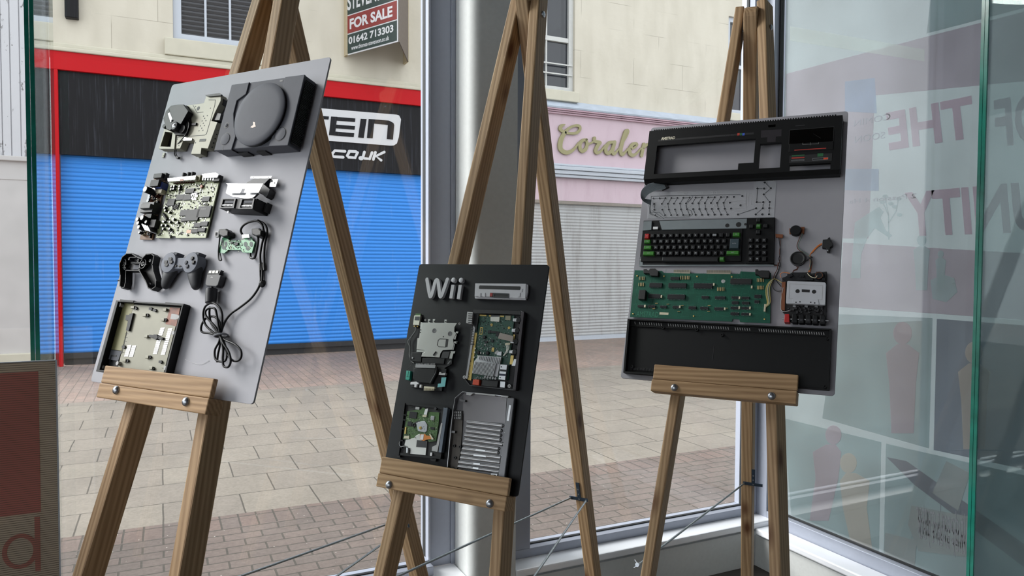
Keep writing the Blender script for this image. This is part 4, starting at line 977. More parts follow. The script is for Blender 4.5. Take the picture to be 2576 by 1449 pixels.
for x, y in ((570, 355), (606, 350), (676, 352), (566, 392), (597, 386), (670, 386), (482, 632), (488, 668), (540, 690), (470, 815), (446, 860), (462, 906), (500, 862), (546, 906), (548, 818), (598, 780), (650, 822)): add_cap(t, 'B', x, y, 0.0034, wb_, wb_ + 0.0075)
t.add('crystal', MB().tube(t.p3('B', [(470, 712, wb_ + 0.004), (520, 790, wb_ + 0.004)]), 0.0035, 10), M_blk)
t.add('copper_coil', MB().lathe(t.p('B', 962, 355, wb_ + 0.005), [(0.0045, wb_), (0.0052, wb_ + 0.0025), (0.0045, wb_ + 0.005), (0.002, wb_ + 0.005)], 16), M_copper, smooth=True)
qd = t.pp('B', [(560, 325), (1170, 310), (1015, 1000), (400, 1000)], wb_)
scatter(t, 'surface_components', qd, wb_, 240, M_chip, 11, 0.0007, 0.0022, 0.0022)
scatter(t, 'surface_components', qd, wb_, 230, M_bright, 12, 0.0006, 0.0013, 0.0014)
tracks(t, 'surface_tracks', qd, wb_, 170, M_trace, 14, 0.012, 0.0003)
scatter(t, 'surface_components', t.pp('B', [(850, 440), (930, 430), (920, 540), (840, 540)], wb_), wb_, 45, M_bright, 13, 0.001, 0.002, 0.004)
scatter(t, 'surface_components', t.pp('B', [(600, 590), (680, 580), (670, 660), (600, 660)], wb_), wb_, 40, M_blk, 15, 0.001, 0.002, 0.003)
t.add('orange_part', MB().prism(t.pp('B', [(775, 922), (832, 920), (826, 966), (772, 966)], wb_ + 0.0008), wb_, wb_ + 0.001), mat('salmon_component', (222, 168, 134), 0.5)); t.add('orange_part', MB().prism(t.pp('B', [(896, 772), (922, 772), (916, 800), (892, 800)], wb_ + 0.002), wb_, wb_ + 0.002), mat('salmon_component', (222, 168, 134), 0.5))
holes(t, 'B', [(1120, 490), (1102, 545), (938, 992), (992, 990), (1152, 350), (785, 992), (376, 1005)], 0.002, wb_)

# --- bent shield bracket
t = BT('b1', 'shield_bracket', 'bright folded metal shield bracket, centre right of the left board', 'console part', BP['b1'].p(*zc('B', 1600, 400), 0.0))
bk = t.add('sloping_web', MB().prism(t.pp('B', [(1640, 258), (1856, 250), (1775, 330), (1520, 330)], 0.018), 0.002, 0.018), M_psd)
t.add('front_flange', MB().prism(t.pp('B', [(1288, 316), (1502, 318), (1768, 320), (1706, 438), (1520, 438), (1538, 386), (1500, 386), (1470, 444), (1284, 444), (1312, 335)], 0.036), 0.0345, 0.036), M_bright)
t.add('back_strip', MB().prism(t.pp('B', [(1608, 226), (1885, 222), (1868, 252), (1604, 252)], 0.012), 0.0105, 0.012), M_bright)
t.add('curved_lip', MB().prism(t.pp('B', [(1290, 448), (1700, 442), (1640, 500), (1560, 512), (1385, 494)], 0.028), 0.022, 0.028), M_sil)
t.add('side_web', MB().prism(t.pp('B', [(1768, 320), (1855, 395), (1830, 470), (1800, 500), (1740, 440), (1706, 438)], 0.020), 0.002, 0.020), M_dkbar)
tb_ = t.add('fixing_tab', MB().prism(t.pp('B', [(1862, 266), (1962, 264), (1930, 360), (1854, 356)], 0.012), 0.010, 0.012), M_bright)
holes(t, 'B', [(1920, 312), (1888, 296)], 0.0022, 0.012, None, tb_); holes(t, 'B', [(1648, 236), (1840, 236)], 0.0016, 0.012)

# --- front port block
t = BT('b1', 'controller_port_block', 'black block of two controller ports under the metal bracket, left board', 'console part', BP['b1'].p(*zc('B', 1500, 640), 0.0))
wp = 0.044
t.add('housing', MB().prism(t.pp('B', [(1235, 515), (1690, 512), (1645, 664), (1192, 640)], wp - 0.001), 0.0, wp - 0.001), M_blk, bevel=0.0015)
for a in ((1232, 518, 1208, 642, 1448), (1482, 516, 1450, 652, 1692)):
    x0, y0, x2, y2, x1 = a; sh = x1 - (x0 - x2)
    f = t.add('port', MB().frame(t.pp('B', [(x0, y0), (x1 - 26, y0), (x1 - 54, y2), (x2, y2)], wp), t.pp('B', [(x0 + 26, y0 + 12), (x1 - 46, y0 + 12), (x1 - 72, y2 - 12), (x2 + 24, y2 - 12)], wp), wp - 0.003, wp + 0.002), M_psd)
    t.add('card_slot', MB().prism(t.pp('B', [(x0 + 42, y0 + 30), (x1 - 56, y0 + 30), (x1 - 62, y0 + 56), (x0 + 36, y0 + 56)], wp + 0.0004), wp - 0.001, wp + 0.0006), M_ps, f)
    pn = MB()
    for i in range(9): pn.cyl(t.p('B', x0 + 14 + i * 16 + (i // 3) * 3, y2 - 42, wp + 0.001), 0.0015, wp - 0.001, wp + 0.0012, 8)
    t.add('pins', pn, M_sil, f)
for x, y in ((1430, 632), (1470, 655), (1320, 688), (1667, 636)): t.add('contact', MB().cyl(t.p('B', x, y, 0.030), 0.003, 0.026, 0.032, 8), M_bright)
t.add('rear_clip', MB().prism(t.pp('B', [(1720, 560), (1835, 570), (1795, 690), (1700, 670)], 0.014), 0.0, 0.016), M_blkm)

# --- gamepad circuit board with shoulder pads and looped cable
t = BT('b1', 'gamepad_circuit_board', 'small bright green gamepad circuit board, right side of the left board', 'circuit board', BP['b1'].p(*zc('B', 1420, 1120), 0.0))
wg = 0.007
t.add('board', MB().prism(t.pp('B', [(1242, 1020), (1310, 1015), (1324, 1060), (1400, 1060), (1516, 1050), (1530, 1024), (1615, 1010), (1632, 1062), (1662, 1080), (1640, 1160), (1622, 1222), (1502, 1216), (1480, 1184), (1312, 1184), (1262, 1228), (1178, 1216), (1192, 1110)], wg), wg - 0.0018, wg), M_pcbg, bevel=0.0003)
M_pad = mat('grey_carbon_pad', (78, 92, 88), 0.6)
for x, y, rx, ry in ((1240, 1090, 20, 42), (1285, 1110, 18, 36), (1258, 1150, 26, 30), (1590, 1042, 26, 20), (1540, 1110, 24, 34), (1615, 1110, 22, 34), (1570, 1160, 28, 30)):
    t.add('contact_pad', MB().prism([t.p('B', x + rx * math.cos(a), y + ry * math.sin(a), wg + 0.0004) for a in [i * math.pi / 8 for i in range(16)]], wg, wg + 0.0004), M_pad)
add_chip(t, 'B', 1402, 1085, 1436, 1122, wg, wg + 0.003); add_chip(t, 'B', 1345, 1075, 1372, 1100, wg, wg + 0.002)
scatter(t, 'surface_components', t.pp('B', [(1330, 1065), (1510, 1055), (1500, 1170), (1310, 1170)], wg), wg, 46, M_chip, 21, 0.0005, 0.0016)
scatter(t, 'surface_components', t.pp('B', [(1230, 1040), (1620, 1030), (1600, 1205), (1200, 1205)], wg), wg, 40, M_pcbp, 22, 0.0005, 0.0016, 0.0006)
holes(t, 'B', [(1470, 1062), (1514, 1180), (1286, 1180)], 0.002, wg)
for nm, x, y, lo in (('shoulder_pad', 1252, 950, 0), ('shoulder_pad', 1680, 942, 1)):
    q = [(x - 68, y - 40), (x + 30, y - 46), (x + 66, y - 10), (x + 58, y + 52), (x - 6, y + 66), (x - 62, y + 40)]
    t.add(nm, MB().prism(t.pp('B', q, 0.022), 0.001, 0.022), M_cable, bevel=0.003)
t.add('clear_clip', MB().frame(t.pp('B', [(1140, 940), (1190, 940), (1186, 1010), (1134, 1010)], 0.02), t.pp('B', [(1150, 955), (1180, 955), (1176, 998), (1146, 998)], 0.02), 0.012, 0.020), M_mark)
t.add('clear_clip', MB().frame(t.pp('B', [(1722, 920), (1756, 920), (1750, 985), (1718, 985)], 0.018), t.pp('B', [(1730, 935), (1750, 935), (1744, 972), (1726, 972)], 0.018), 0.008, 0.018), M_mark)
t.add('flat_lead', MB().tube(catmull(t.p3('B', [(1700, 1000, 0.016), (1706, 1060, 0.012), (1690, 1160, 0.010), (1672, 1250, 0.010), (1650, 1290, 0.010), (1610, 1285, 0.008), (1600, 1230, 0.007)]), 6), 0.0028, 8), M_cable)
t.add('flat_lead', MB().tube(catmull(t.p3('B', [(1205, 1020, 0.014), (1198, 1100, 0.010), (1188, 1220, 0.009), (1195, 1310, 0.012), (1225, 1318, 0.014), (1218, 1280, 0.010), (1205, 1225, 0.008)]), 6), 0.0018, 8), M_cable)
t.add('solder_wires', MB().prism(t.pp('B', [(1495, 985), (1580, 980), (1590, 1020), (1500, 1030)], 0.012), wg, 0.012), M_sil)

t = BT('b1', 'gamepad_cable', 'black gamepad cable looped down the right of the left board, coiled and tied', 'cable', BP['b1'].p(*zc('C', 1380, 900), 0.0))
rc = 0.0026
pth = [(320 + x / 5.175, 400 + y / 5.175, w) for x, y, w in ((1500, 985, 0.010), (1478, 930, 0.014), (1510, 868, 0.016), (1590, 822, 0.016), (1690, 808, 0.016), (1750, 850, 0.014), (1775, 920, 0.012), (1778, 1000, 0.010), (1752, 1120, 0.009), (1732, 1250, 0.008), (1738, 1380, 0.007), (1742, 1449, 0.006))]
pth += [(220 + x / 4.025, 600 + y / 4.025, w) for x, y, w in ((1748, 260, 0.005), (1752, 360, 0.005), (1752, 440, 0.005), (1720, 520, 0.005), (1650, 612, 0.006), (1540, 700, 0.007), (1455, 760, 0.009), (1400, 830, 0.012), (1362, 920, 0.014), (1345, 985, 0.016))]
t.add('lead', MB().tube(catmull(t.p3('px', pth), 7), rc, 10), M_cable, smooth=True)
p2 = [(320 + x / 5.175, 400 + y / 5.175, w) for x, y, w in ((1700, 800, 0.013), (1790, 850, 0.011), (1822, 930, 0.009), (1810, 1020, 0.008), (1790, 1120, 0.007), (1782, 1250, 0.006), (1785, 1380, 0.005), (1786, 1449, 0.005))]
p2 += [(220 + x / 4.025, 600 + y / 4.025, w) for x, y, w in ((1775, 250, 0.005), (1772, 350, 0.005), (1768, 440, 0.005))]
t.add('lead', MB().tube(catmull(t.p3('px', p2), 7), rc, 10), M_cable, smooth=True)
t.add('glue_blob', MB().lathe(t.p('C', 1756, 452, 0.006), [(0.009, 0.0), (0.008, 0.005), (0.004, 0.008), (0.0005, 0.009)], 14), M_cable, smooth=True)
def loop(pts): t.add('coil_loop', MB().tube(catmull(t.p3('C', pts), 8), rc, 10), M_cable, smooth=True)
loop([(1345, 985, 0.014), (1290, 960, 0.016), (1200, 880, 0.018), (1172, 780, 0.020), (1192, 690, 0.020), (1262, 652, 0.020), (1330, 690, 0.020), (1362, 760, 0.018), (1362, 860, 0.016), (1345, 985, 0.014)])
loop([(1340, 990, 0.010), (1240, 960, 0.010), (1160, 945, 0.012), (1155, 880, 0.014), (1200, 810, 0.014), (1275, 790, 0.014), (1330, 830, 0.014), (1350, 900, 0.014), (1348, 985, 0.012)])
loop([(1340, 980, 0.018), (1300, 900, 0.022), (1210, 800, 0.024), (1195, 740, 0.024), (1232, 705, 0.024), (1290, 712, 0.024), (1312, 790, 0.022), (1330, 900, 0.020), (1345, 985, 0.018)])
loop([(1345, 985, 0.016), (1400, 1030, 0.018), (1490, 1070, 0.020), (1550, 1130, 0.020), (1556, 1200, 0.020), (1520, 1238, 0.018), (1460, 1228, 0.016), (1410, 1150, 0.015), (1345, 985, 0.014)])
loop([(1345, 985, 0.012), (1330, 1050, 0.014), (1290, 1130, 0.016), (1296, 1220, 0.018), (1350, 1246, 0.018), (1400, 1230, 0.018), (1410, 1150, 0.016), (1385, 1060, 0.014), (1348, 985, 0.013)])
loop([(1345, 985, 0.020), (1375, 1060, 0.022), (1430, 1150, 0.022), (1450, 1240, 0.022), (1425, 1300, 0.020), (1380, 1290, 0.020), (1370, 1220, 0.020), (1372, 1120, 0.020), (1345, 985, 0.018)])
loop([(1345, 985, 0.006), (1340, 1080, 0.006), (1320, 1180, 0.007), (1312, 1252, 0.008)])
loop([(1240, 690, 0.018), (1235, 760, 0.016), (1250, 850, 0.014), (1300, 930, 0.013), (1345, 985, 0.012)])
tc_ = t.p('C', 1342, 980, 0.016); tie = []
for i in range(21):
    a = 2 * math.pi * i / 20; d = (math.cos(a) * 0.016, math.cos(a) * 0.004); tie.append((tc_[0] + d[0], tc_[1] + d[1], 0.013 + 0.013 * math.sin(a)))
t.add('cable_tie', MB().tube(tie, 0.0022, 6), mat('grey_cable_tie', (112, 114, 120), 0.5))
sr = t.p('C', 1248, 650, 0.016); s2 = t.p('C', 1258, 515, 0.016)
t.add('ferrite_sleeve', MB().tube([(*sr, 0.016), ((sr[0] + s2[0]) / 2, (sr[1] + s2[1]) / 2, 0.016), (*s2, 0.016)], [0.0125, 0.0135, 0.0135], 20), M_psd, smooth=True)
t.add('lead', MB().tube(t.p3('C', [(1258, 520, 0.014), (1264, 470, 0.012)]), rc * 1.3, 10), M_cable)
plug = t.add('plug', MB().prism(t.pp('C', [(1208, 362), (1330, 366), (1352, 372), (1322, 470), (1300, 488), (1205, 482), (1190, 462)], 0.018), 0.002, 0.018), M_psd, bevel=0.002)
t.add('plug_mark', MB().prism(t.pp('C', [(1240, 396), (1262, 382), (1276, 400)], 0.0184), 0.0178, 0.0184), M_mark, plug)
t.add('contacts', MB().prism(t.pp('C', [(1222, 322), (1330, 318), (1352, 320), (1330, 366), (1212, 362)], 0.012), 0.003, 0.012), M_psd, plug)
ck = MB()
for i in range(3): ck.prism(t.pp('C', [(1232 + i * 34, 326), (1258 + i * 34, 324), (1252 + i * 34, 350), (1226 + i * 34, 350)], 0.0135), 0.010, 0.0135)
t.add('contacts', ck, M_capw, plug)

# --- gamepad front shell
t = BT('b1', 'gamepad_shell', 'grey gamepad front shell with round button pods, centre of the left board', 'gamepad part', BP['b1'].p(*zc('C', 930, 330), 0.0))
wc = 0.030
t.add('bridge', MB().prism(t.pp('C', [(880, 195), (1020, 190), (970, 300), (950, 308), (840, 308)], 0.026), 0.006, 0.026), M_pod, bevel=0.003)
for cx_, cy_, gx, gy in ((818, 242, 765, 490), (1040, 242, 1082, 498)):
    c0 = t.p('C', cx_, cy_, wc); g1 = t.p('C', gx, gy, 0.016)
    rr = 0.0265
    pod = t.add('pod', MB().lathe(c0, [(rr - 0.002, 0.004), (rr, 0.010), (rr, wc - 0.002), (rr - 0.0012, wc), (rr * 0.5, wc + 0.0012), (0.0005, wc + 0.0015)], 40), M_pod, smooth=True)
    g0 = (c0[0] + (g1[0] - c0[0]) * 0.05, c0[1] - 0.006)
    path = [(g0[0] + (g1[0] - g0[0]) * f, g0[1] + (g1[1] - g0[1]) * f, w, a_, h_) for f, w, a_, h_ in ((0.0, 0.014, 0.0240, 0.0125), (0.25, 0.0145, 0.0225, 0.0135), (0.55, 0.014, 0.0180, 0.0125), (0.8, 0.0125, 0.0140, 0.0110), (0.95, 0.0115, 0.0112, 0.0090), (1.04, 0.011, 0.0070, 0.0060), (1.07, 0.011, 0.0030, 0.0026))]
    t.add('grip', MB().pod(path), M_psd, smooth=True)
    a = t.p('C', cx_ + 62, cy_ - 82, wc); t.add('shoulder', MB().prism(t.pp('C', [(cx_ + 20, cy_ - 88), (cx_ + 62, cy_ - 108), (cx_ + 96, cy_ - 100), (cx_ + 76, cy_ - 66)], wc - 0.002), 0.006, wc - 0.002), M_ps, bevel=0.002)
    if cx_ < 900:
        for dx, dy, q in ((16, -34, 0), (-28, -4, 1), (24, -4, 1), (-22, 26, 0)):
            x, y = cx_ + dx, cy_ + dy
            t.add('direction_key', MB().prism(t.pp('C', [(x - 14, y - 16), (x + 16, y - 18), (x + 20, y + 2), (x + 2, y + 18), (x - 18, y + 12)], wc + 0.003), wc, wc + 0.003), M_blk, pod, bevel=0.0006)
    else:
        for dx, dy in ((18, -42), (-44, 0), (30, -2), (-32, 38)):
            u = t.p('C', cx_ + dx, cy_ + dy, wc + 0.003)
            t.add('button', MB().lathe(u, [(0.0048, wc), (0.0048, wc + 0.003), (0.004, wc + 0.0038), (0.0004, wc + 0.004)], 20), M_blk if dx > 0 else M_ps, pod, smooth=True)
            t.add('button_ring', MB().lathe(u, [(0.0062, wc), (0.0062, wc + 0.0012), (0.0052, wc + 0.0014)], 20), M_psd, pod)
t.add('select_button', MB().prism(t.pp('C', [(878, 268), (902, 266), (896, 286), (872, 288)], 0.028), 0.025, 0.028), M_blk)
t.add('start_button', MB().prism(t.pp('C', [(926, 264), (950, 278), (920, 288)], 0.028), 0.025, 0.028), M_blk)

# --- gamepad rear shell, open side out
t = BT('b1', 'gamepad_shell', 'black hollow gamepad rear shell, far left beside the grey gamepad front shell', 'gamepad part', BP['b1'].p(*zc('C', 500, 330), 0.0))
ol = [(322, 260), (352, 185), (395, 152), (445, 150), (500, 188), (545, 205), (590, 158), (642, 152), (668, 175), (650, 262), (660, 330), (690, 430), (686, 486), (645, 516), (612, 500), (590, 440), (520, 322), (386, 322), (380, 440), (366, 492), (340, 498), (322, 478), (328, 360)]
t.add('floor', MB().prism(t.pp('C', ol, 0.006), 0.001, 0.006), M_blk)
P2 = t.pp('C', ol + [ol[0]], 0.024); t.add('wall', MB().stroke(P2, 0.0026, 0.004, 0.024), M_blk)
for x, y in ((366, 256), (566, 258)):
    u = t.p('C', x, y, 0.014)
    rg = t.add('moulded_ring', MB().lathe(u, [(0.0125, 0.005), (0.0125, 0.016), (0.0115, 0.016), (0.0115, 0.006)], 28, ring=True), M_blk)
    t.add('ring_edge', MB().lathe(u, [(0.0126, 0.0158), (0.0126, 0.0163), (0.0114, 0.0163), (0.0114, 0.0158)], 28, ring=True).lathe(u, [(0.0056, 0.006), (0.0056, 0.0163), (0.0044, 0.0163), (0.0044, 0.006)], 20, ring=True), M_mark, rg)
for x, y in ((420, 205), (512, 220), (556, 205), (376, 300), (524, 305), (628, 462), (340, 450), (632, 225)):
    u = t.p('C', x, y, 0.018); t.add('screw_boss', MB().lathe(u, [(0.0036, 0.005), (0.0036, 0.018), (0.0024, 0.018), (0.0024, 0.006)], 12), M_psd)
t.add('rib', MB().stroke(t.pp('C', [(430, 190), (490, 190)], 0.022), 0.0012, 0.006, 0.022).stroke(t.pp('C', [(440, 248), (560, 250)], 0.018), 0.0012, 0.006, 0.018).stroke(t.pp('C', [(340, 258), (395, 258)], 0.016), 0.001, 0.006, 0.0164).stroke(t.pp('C', [(540, 262), (598, 260)], 0.016), 0.001, 0.006, 0.0164), M_psd)
t.add('inner_block', MB().prism(t.pp('C', [(470, 270), (540, 268), (520, 312), (455, 312)], 0.010), 0.004, 0.010), M_ps)
t.add('peg', MB().cyl((t.p('C', 318, 425, 0.012)[1], 0.012), 0.002, t.p('C', 310, 425, 0.012)[0], t.p('C', 340, 425, 0.012)[0], 8, axis='x'), M_blk)

# --- console bottom shell with its metal liner
t = BT('b1', 'console_bottom_shell', 'open black console bottom shell lined with pale metal, behind the left ledge', 'games console part', BP['b1'].p(*zc('C', 540, 980), 0.0))
w_ = 0.0215
ou = t.pp('C', [(288, 625), (972, 664), (790, 1375), (84, 1345)], w_); inn = t.pp('C', [(310, 640), (955, 680), (775, 1360), (122, 1330)], w_)
t.add('shell', MB().frame(ou, inn, 0.0005, w_).prism(ou, 0.0005, 0.003), M_blk, bevel=0.0008)
wl2 = 0.008
ln = t.add('liner', MB().prism(t.pp('C', [(470, 668), (770, 690), (940, 700), (768, 1372), (300, 1350), (350, 1130)], wl2), 0.003, wl2), M_zinc)
t.add('side_liner', MB().prism(t.pp('C', [(372, 650), (470, 662), (395, 940), (345, 1135), (215, 1120), (300, 800)], 0.006), 0.003, 0.006), mat('yellowed_zinc_sheet', (118, 115, 78), 0.5, 0.15, var=0.08))
t.add('grey_panel', MB().prism(t.pp('C', [(215, 1125), (345, 1140), (310, 1240), (200, 1220)], 0.0062), 0.003, 0.0062), M_ps)
t.add('grey_panel_slot', MB().stroke(t.pp('C', [(292, 1190), (240, 1186), (226, 1245)], 0.0068), 0.004, 0.006, 0.0068, cap=False), M_blk)
def slot(x, y): t.add('vent_slot', MB().prism(t.pp('C', [(x - 18, y - 6), (x + 22, y - 8), (x + 16, y + 8), (x - 24, y + 9)], wl2 + 0.0008), wl2, wl2 + 0.0008), M_bright, ln)
for i in range(6): slot(424 - i * 6, 1086 + i * 20); slot(472 - i * 6, 1090 + i * 20)
for i in range(4): slot(760 - i * 7, 910 + i * 21)
for i in range(13): slot(838 - i * 6, 916 + i * 21)
for i in range(7): slot(722 - i * 6, 1034 + i * 21)
t.add('cut_out', MB().prism(t.pp('C', [(835, 695), (938, 706), (898, 888), (790, 866)], wl2 + 0.0006), wl2 - 0.001, wl2 + 0.0006), M_copper)
t.add('cut_out_pad', MB().prism(t.pp('C', [(850, 762), (912, 770), (900, 822), (838, 816)], wl2 + 0.001), wl2, wl2 + 0.001), M_mark)
for x, y in ((575, 775), (760, 822), (600, 1200), (590, 990), (370, 1235), (780, 720), (455, 695), (640, 1310), (770, 1300)):
    t.add('stand_off', MB().prism(t.pp('C', [(x - 18, y - 14), (x + 18, y - 14), (x + 14, y + 14), (x - 20, y + 14)], 0.014), wl2, 0.014), M_zinc, ln, bevel=0.0008)
for x, y in ((598, 775), (782, 822), (622, 1200), (395, 1238), (636, 712), (676, 728), (735, 1250), (655, 1315), (362, 1098), (480, 705)):
    t.add('black_post', MB().prism(t.pp('C', [(x - 14, y - 14), (x + 10, y - 16), (x + 20, y + 2), (x + 6, y + 16), (x - 16, y + 8)], 0.012), wl2, 0.012), M_blkm, ln)
t.add('black_bar', MB().prism(t.pp('C', [(425, 762), (462, 755), (418, 935), (388, 930)], 0.013), 0.005, 0.013).prism(t.pp('C', [(390, 772), (428, 772), (418, 830), (382, 826)], 0.010), 0.005, 0.010), M_blkm)
t.add('black_bar', MB().stroke(t.pp('C', [(628, 985), (690, 995), (752, 1012)], 0.014), 0.006, wl2, 0.014).prism(t.pp('C', [(668, 972), (700, 972), (712, 1000), (690, 1026), (672, 1010)], 0.015), wl2, 0.015), M_blkm)
for x, y in ((325, 670), (145, 1300), (912, 795), (300, 1262), (785, 1310), (865, 955)): t.add('screw_boss', MB().cyl(t.p('C', x, y, 0.016), 0.0052, 0.004, 0.016, 14), M_mark)
tk = MB()
for i in range(6):
    y = 960 + i * 38; x = 395 - i * 8; tk.stroke(t.pp('C', [(x - 14, y), (x + 16, y + 4)], wl2 + 0.0005), 0.0007, wl2 - 0.002, wl2 + 0.0006, cap=False)
tk.stroke(t.pp('C', [(400, 940), (345, 1170)], wl2 + 0.0005), 0.0008, wl2 - 0.002, wl2 + 0.0006, cap=False)
t.add('seam', tk, M_blkm)
t.add('rim_clip', MB().prism(t.pp('C', [(330, 615), (468, 628), (462, 645), (328, 634)], w_ + 0.001), 0.004, w_ + 0.001), M_blk); t.add('rim_clip', MB().prism(t.pp('C', [(790, 645), (975, 660), (968, 680), (782, 668)], w_ + 0.001), 0.004, w_ + 0.001), M_blk)
# loose white hair of glue on the board
t = BT('b1', 'thread', 'fine pale stray thread on the grey board near its lower right', 'thread', BP['b1'].p(*zc('C', 1100, 1250), 0.0))
t.add('strand', MB().tube(catmull(t.p3('C', [(988, 1222, 0.001), (1060, 1255, 0.0012), (1150, 1272, 0.0012), (1230, 1235, 0.001)]), 6), 0.0004, 5), M_white)
# ------------------------------------------------------------------ parts mounted on the black board
M_wii = mat('light_grey_letter_plastic', (196, 196, 200), 0.5, var=0.02)
M_plate = mat('brushed_steel_plate', (190, 192, 188), 0.34, 0.6, var=0.05, scale=12)
M_pcbd = mat('dark_green_circuit_board', (28, 72, 58), 0.4, var=0.2, scale=90)
M_pcbm = mat('green_drive_circuit_board', (66, 100, 48), 0.4, var=0.2, scale=90)
M_gold_rail = mat('gold_plated_rail', (200, 176, 106), 0.35, 0.5, var=0.08)
M_heat = mat('grey_heat_sink', (196, 198, 200), 0.45, 0.3, var=0.05)
M_teal = mat('teal_plastic', (44, 160, 140), 0.45, var=0.06)
M_ltteal = mat('pale_teal_film', (116, 186, 188), 0.45, var=0.06)
M_orange = mat('orange_ribbon', (206, 124, 44), 0.45, var=0.1)
M_gun = mat('gunmetal_cast_metal', (104, 104, 106), 0.38, 0.75, var=0.1, scale=14)
M_ridge = mat('polished_pressed_ridges', (176, 176, 178), 0.26, 0.7, var=0.06)
M_redp = mat('red_plastic', (150, 40, 36), 0.45)
M_oran = mat('orange_red_plastic', (206, 74, 40), 0.45)

# --- three solid letters
def solid_letter(label, at, build):
    t = BT('b2', 'letter', label, 'letter', BP['b2'].p(*zc('D', *at), 0.0), 'raised grey letters on the black board')
    build(t)
wz = 0.011; k_ = 0.0098
def _W(t):
    P_ = [t.p('D', x, y, wz) for x, y in ((456, 252), (472, 340), (490, 425))]
    m = MB(); path = catmull([(*t.p('D', x, y, wz), 0) for x, y in ((458, 252), (472, 340), (484, 405), (494, 426), (506, 405), (526, 330), (542, 276), (556, 258), (570, 276), (578, 330), (586, 405), (596, 426), (610, 405), (640, 320), (664, 252))], 4)
    m.stroke([(a.x, a.y) for a in path], 0.0108, 0.0004, wz); t.add('letter_body', m, M_wii)
solid_letter('solid grey capital W, leftmost of three raised letters on the black board', (550, 440), _W)
def _i(x0, y0, x1, y1, dx, dy):
    def f(t):
        a = t.p('D', x0, y0, wz); b = t.p('D', x1, y1, wz); h = 0.0054
        t.add('stem', MB().prism([(a[0] - h, a[1]), (a[0] + h, a[1]), (b[0] + h, b[1]), (b[0] - h, b[1])], 0.0004, wz), M_wii, bevel=0.0006)
        t.add('dot', MB().lathe(t.p('D', dx, dy, wz), [(0.0070, 0.0004), (0.0070, wz - 0.0006), (0.0062, wz)], 28), M_wii, smooth=True)
    return f
solid_letter('solid grey letter i, next to the capital W', (700, 450), _i(722, 306, 700, 446, 725, 258))
solid_letter('solid grey letter i, rightmost of three raised letters', (780, 455), _i(796, 308, 776, 452, 802, 260))

# --- console front bezel
t = BT('b2', 'front_bezel', 'light grey console front bezel with long disc slot, top right of the black board', 'games console part', BP['b2'].p(*zc('D', 1200, 430), 0.0))
w_ = 0.012
bz = t.add('face', MB().prism(t.pp('D', [(946, 292), (1462, 296), (1458, 446), (940, 424)], w_), 0.001, w_), M_wii, bevel=0.0012)
a, b, c, d = t.pp('D', [(940, 424), (1458, 446), (1470, 466), (965, 452)], w_ - 0.004)
t.add('lower_lip', MB().prism(t.pp('D', [(942, 424), (1460, 444), (1462, 462), (948, 448)], w_ - 0.005), 0.001, w_ - 0.004), M_wii, bevel=0.001)
t.add('end_cap', MB().prism(t.pp('D', [(1458, 300), (1482, 306), (1480, 380), (1470, 440), (1454, 446)], w_ - 0.004), 0.001, w_ - 0.003), M_wii, bevel=0.0015)
t.add('disc_slot', MB().prism(rrect(*[v for v in (t.p('D', 984, 350, w_)[0], t.p('D', 984, 350, w_)[1], t.p('D', 1410, 322, w_)[0], t.p('D', 1410, 324, w_)[1])], 0.0028), w_ - 0.002, w_ + 0.0003), M_blkm, bz)
t.add('card_door_opening', MB().prism(t.pp('D', [(1100, 388), (1292, 396), (1290, 442), (1094, 432)], w_ + 0.0002), w_ - 0.003, w_ + 0.0003), M_blkm, bz)
t.add('card_slot', MB().frame(t.pp('D', [(1128, 392), (1290, 398), (1288, 440), (1132, 436)], w_ + 0.0008), t.pp('D', [(1140, 402), (1280, 408), (1278, 430), (1144, 428)], w_ + 0.0008), w_, w_ + 0.001), M_psd, bz)
t.add('red_label', MB().prism(t.pp('D', [(1098, 390), (1124, 392), (1120, 426), (1094, 424)], w_ + 0.0008), w_, w_ + 0.0008), M_redp, bz)
for x0, x1 in ((984, 1004), (1030, 1050), (1380, 1402)):
    bt_ = t.add('button', MB().prism(t.pp('D', [(x0, 388), (x1, 388), (x1 - 2, 430), (x0 - 2, 430)], w_ + 0.0016), w_ - 0.001, w_ + 0.0016), M_wii, bz, bevel=0.0006)
p0 = t.p('D', 1426, 368, w_); t.add('bezel_lettering', text_mb('Wii', (p0[0], p0[1], 0.0042), w_, w_ + 0.0003, bold=0.01, rot=math.pi / 2), M_psd, bz)

# --- small wireless module with its two aerial leads
t = BT('b2', 'wireless_module', 'small metal wireless module with two thin wires, left edge of the black board', 'console part', BP['b2'].p(*zc('D', 360, 670), 0.0))
t.add('green_board', MB().prism(t.pp('D', [(344, 598), (398, 600), (392, 622), (340, 620)], 0.005), 0.002, 0.005), M_pcbm)
cn = t.add('can', MB().prism(t.pp('D', [(330, 618), (394, 618), (378, 718), (317, 714)], 0.009), 0.001, 0.009), mat('cream_metal_can', (204, 204, 190), 0.4, 0.3), bevel=0.0008)
t.add('black_window', MB().prism(t.pp('D', [(338, 628), (386, 628), (380, 668), (332, 666)], 0.0094), 0.0088, 0.0094), M_psd, cn)
for x in (332, 362): t.add('gold_socket', MB().lathe(t.p('D', x, 728, 0.006), [(0.0022, 0.001), (0.0022, 0.006), (0.001, 0.0065)], 12), M_gold_rail)
t.add('aerial_lead', MB().tube(catmull(t.p3('D', [(345, 735, 0.005), (338, 775, 0.006), (300, 830, 0.008), (266, 880, 0.008), (284, 940, 0.006), (280, 1020, 0.006), (292, 1070, 0.008), (325, 1100, 0.012)]), 7), 0.0007, 6), M_mark)
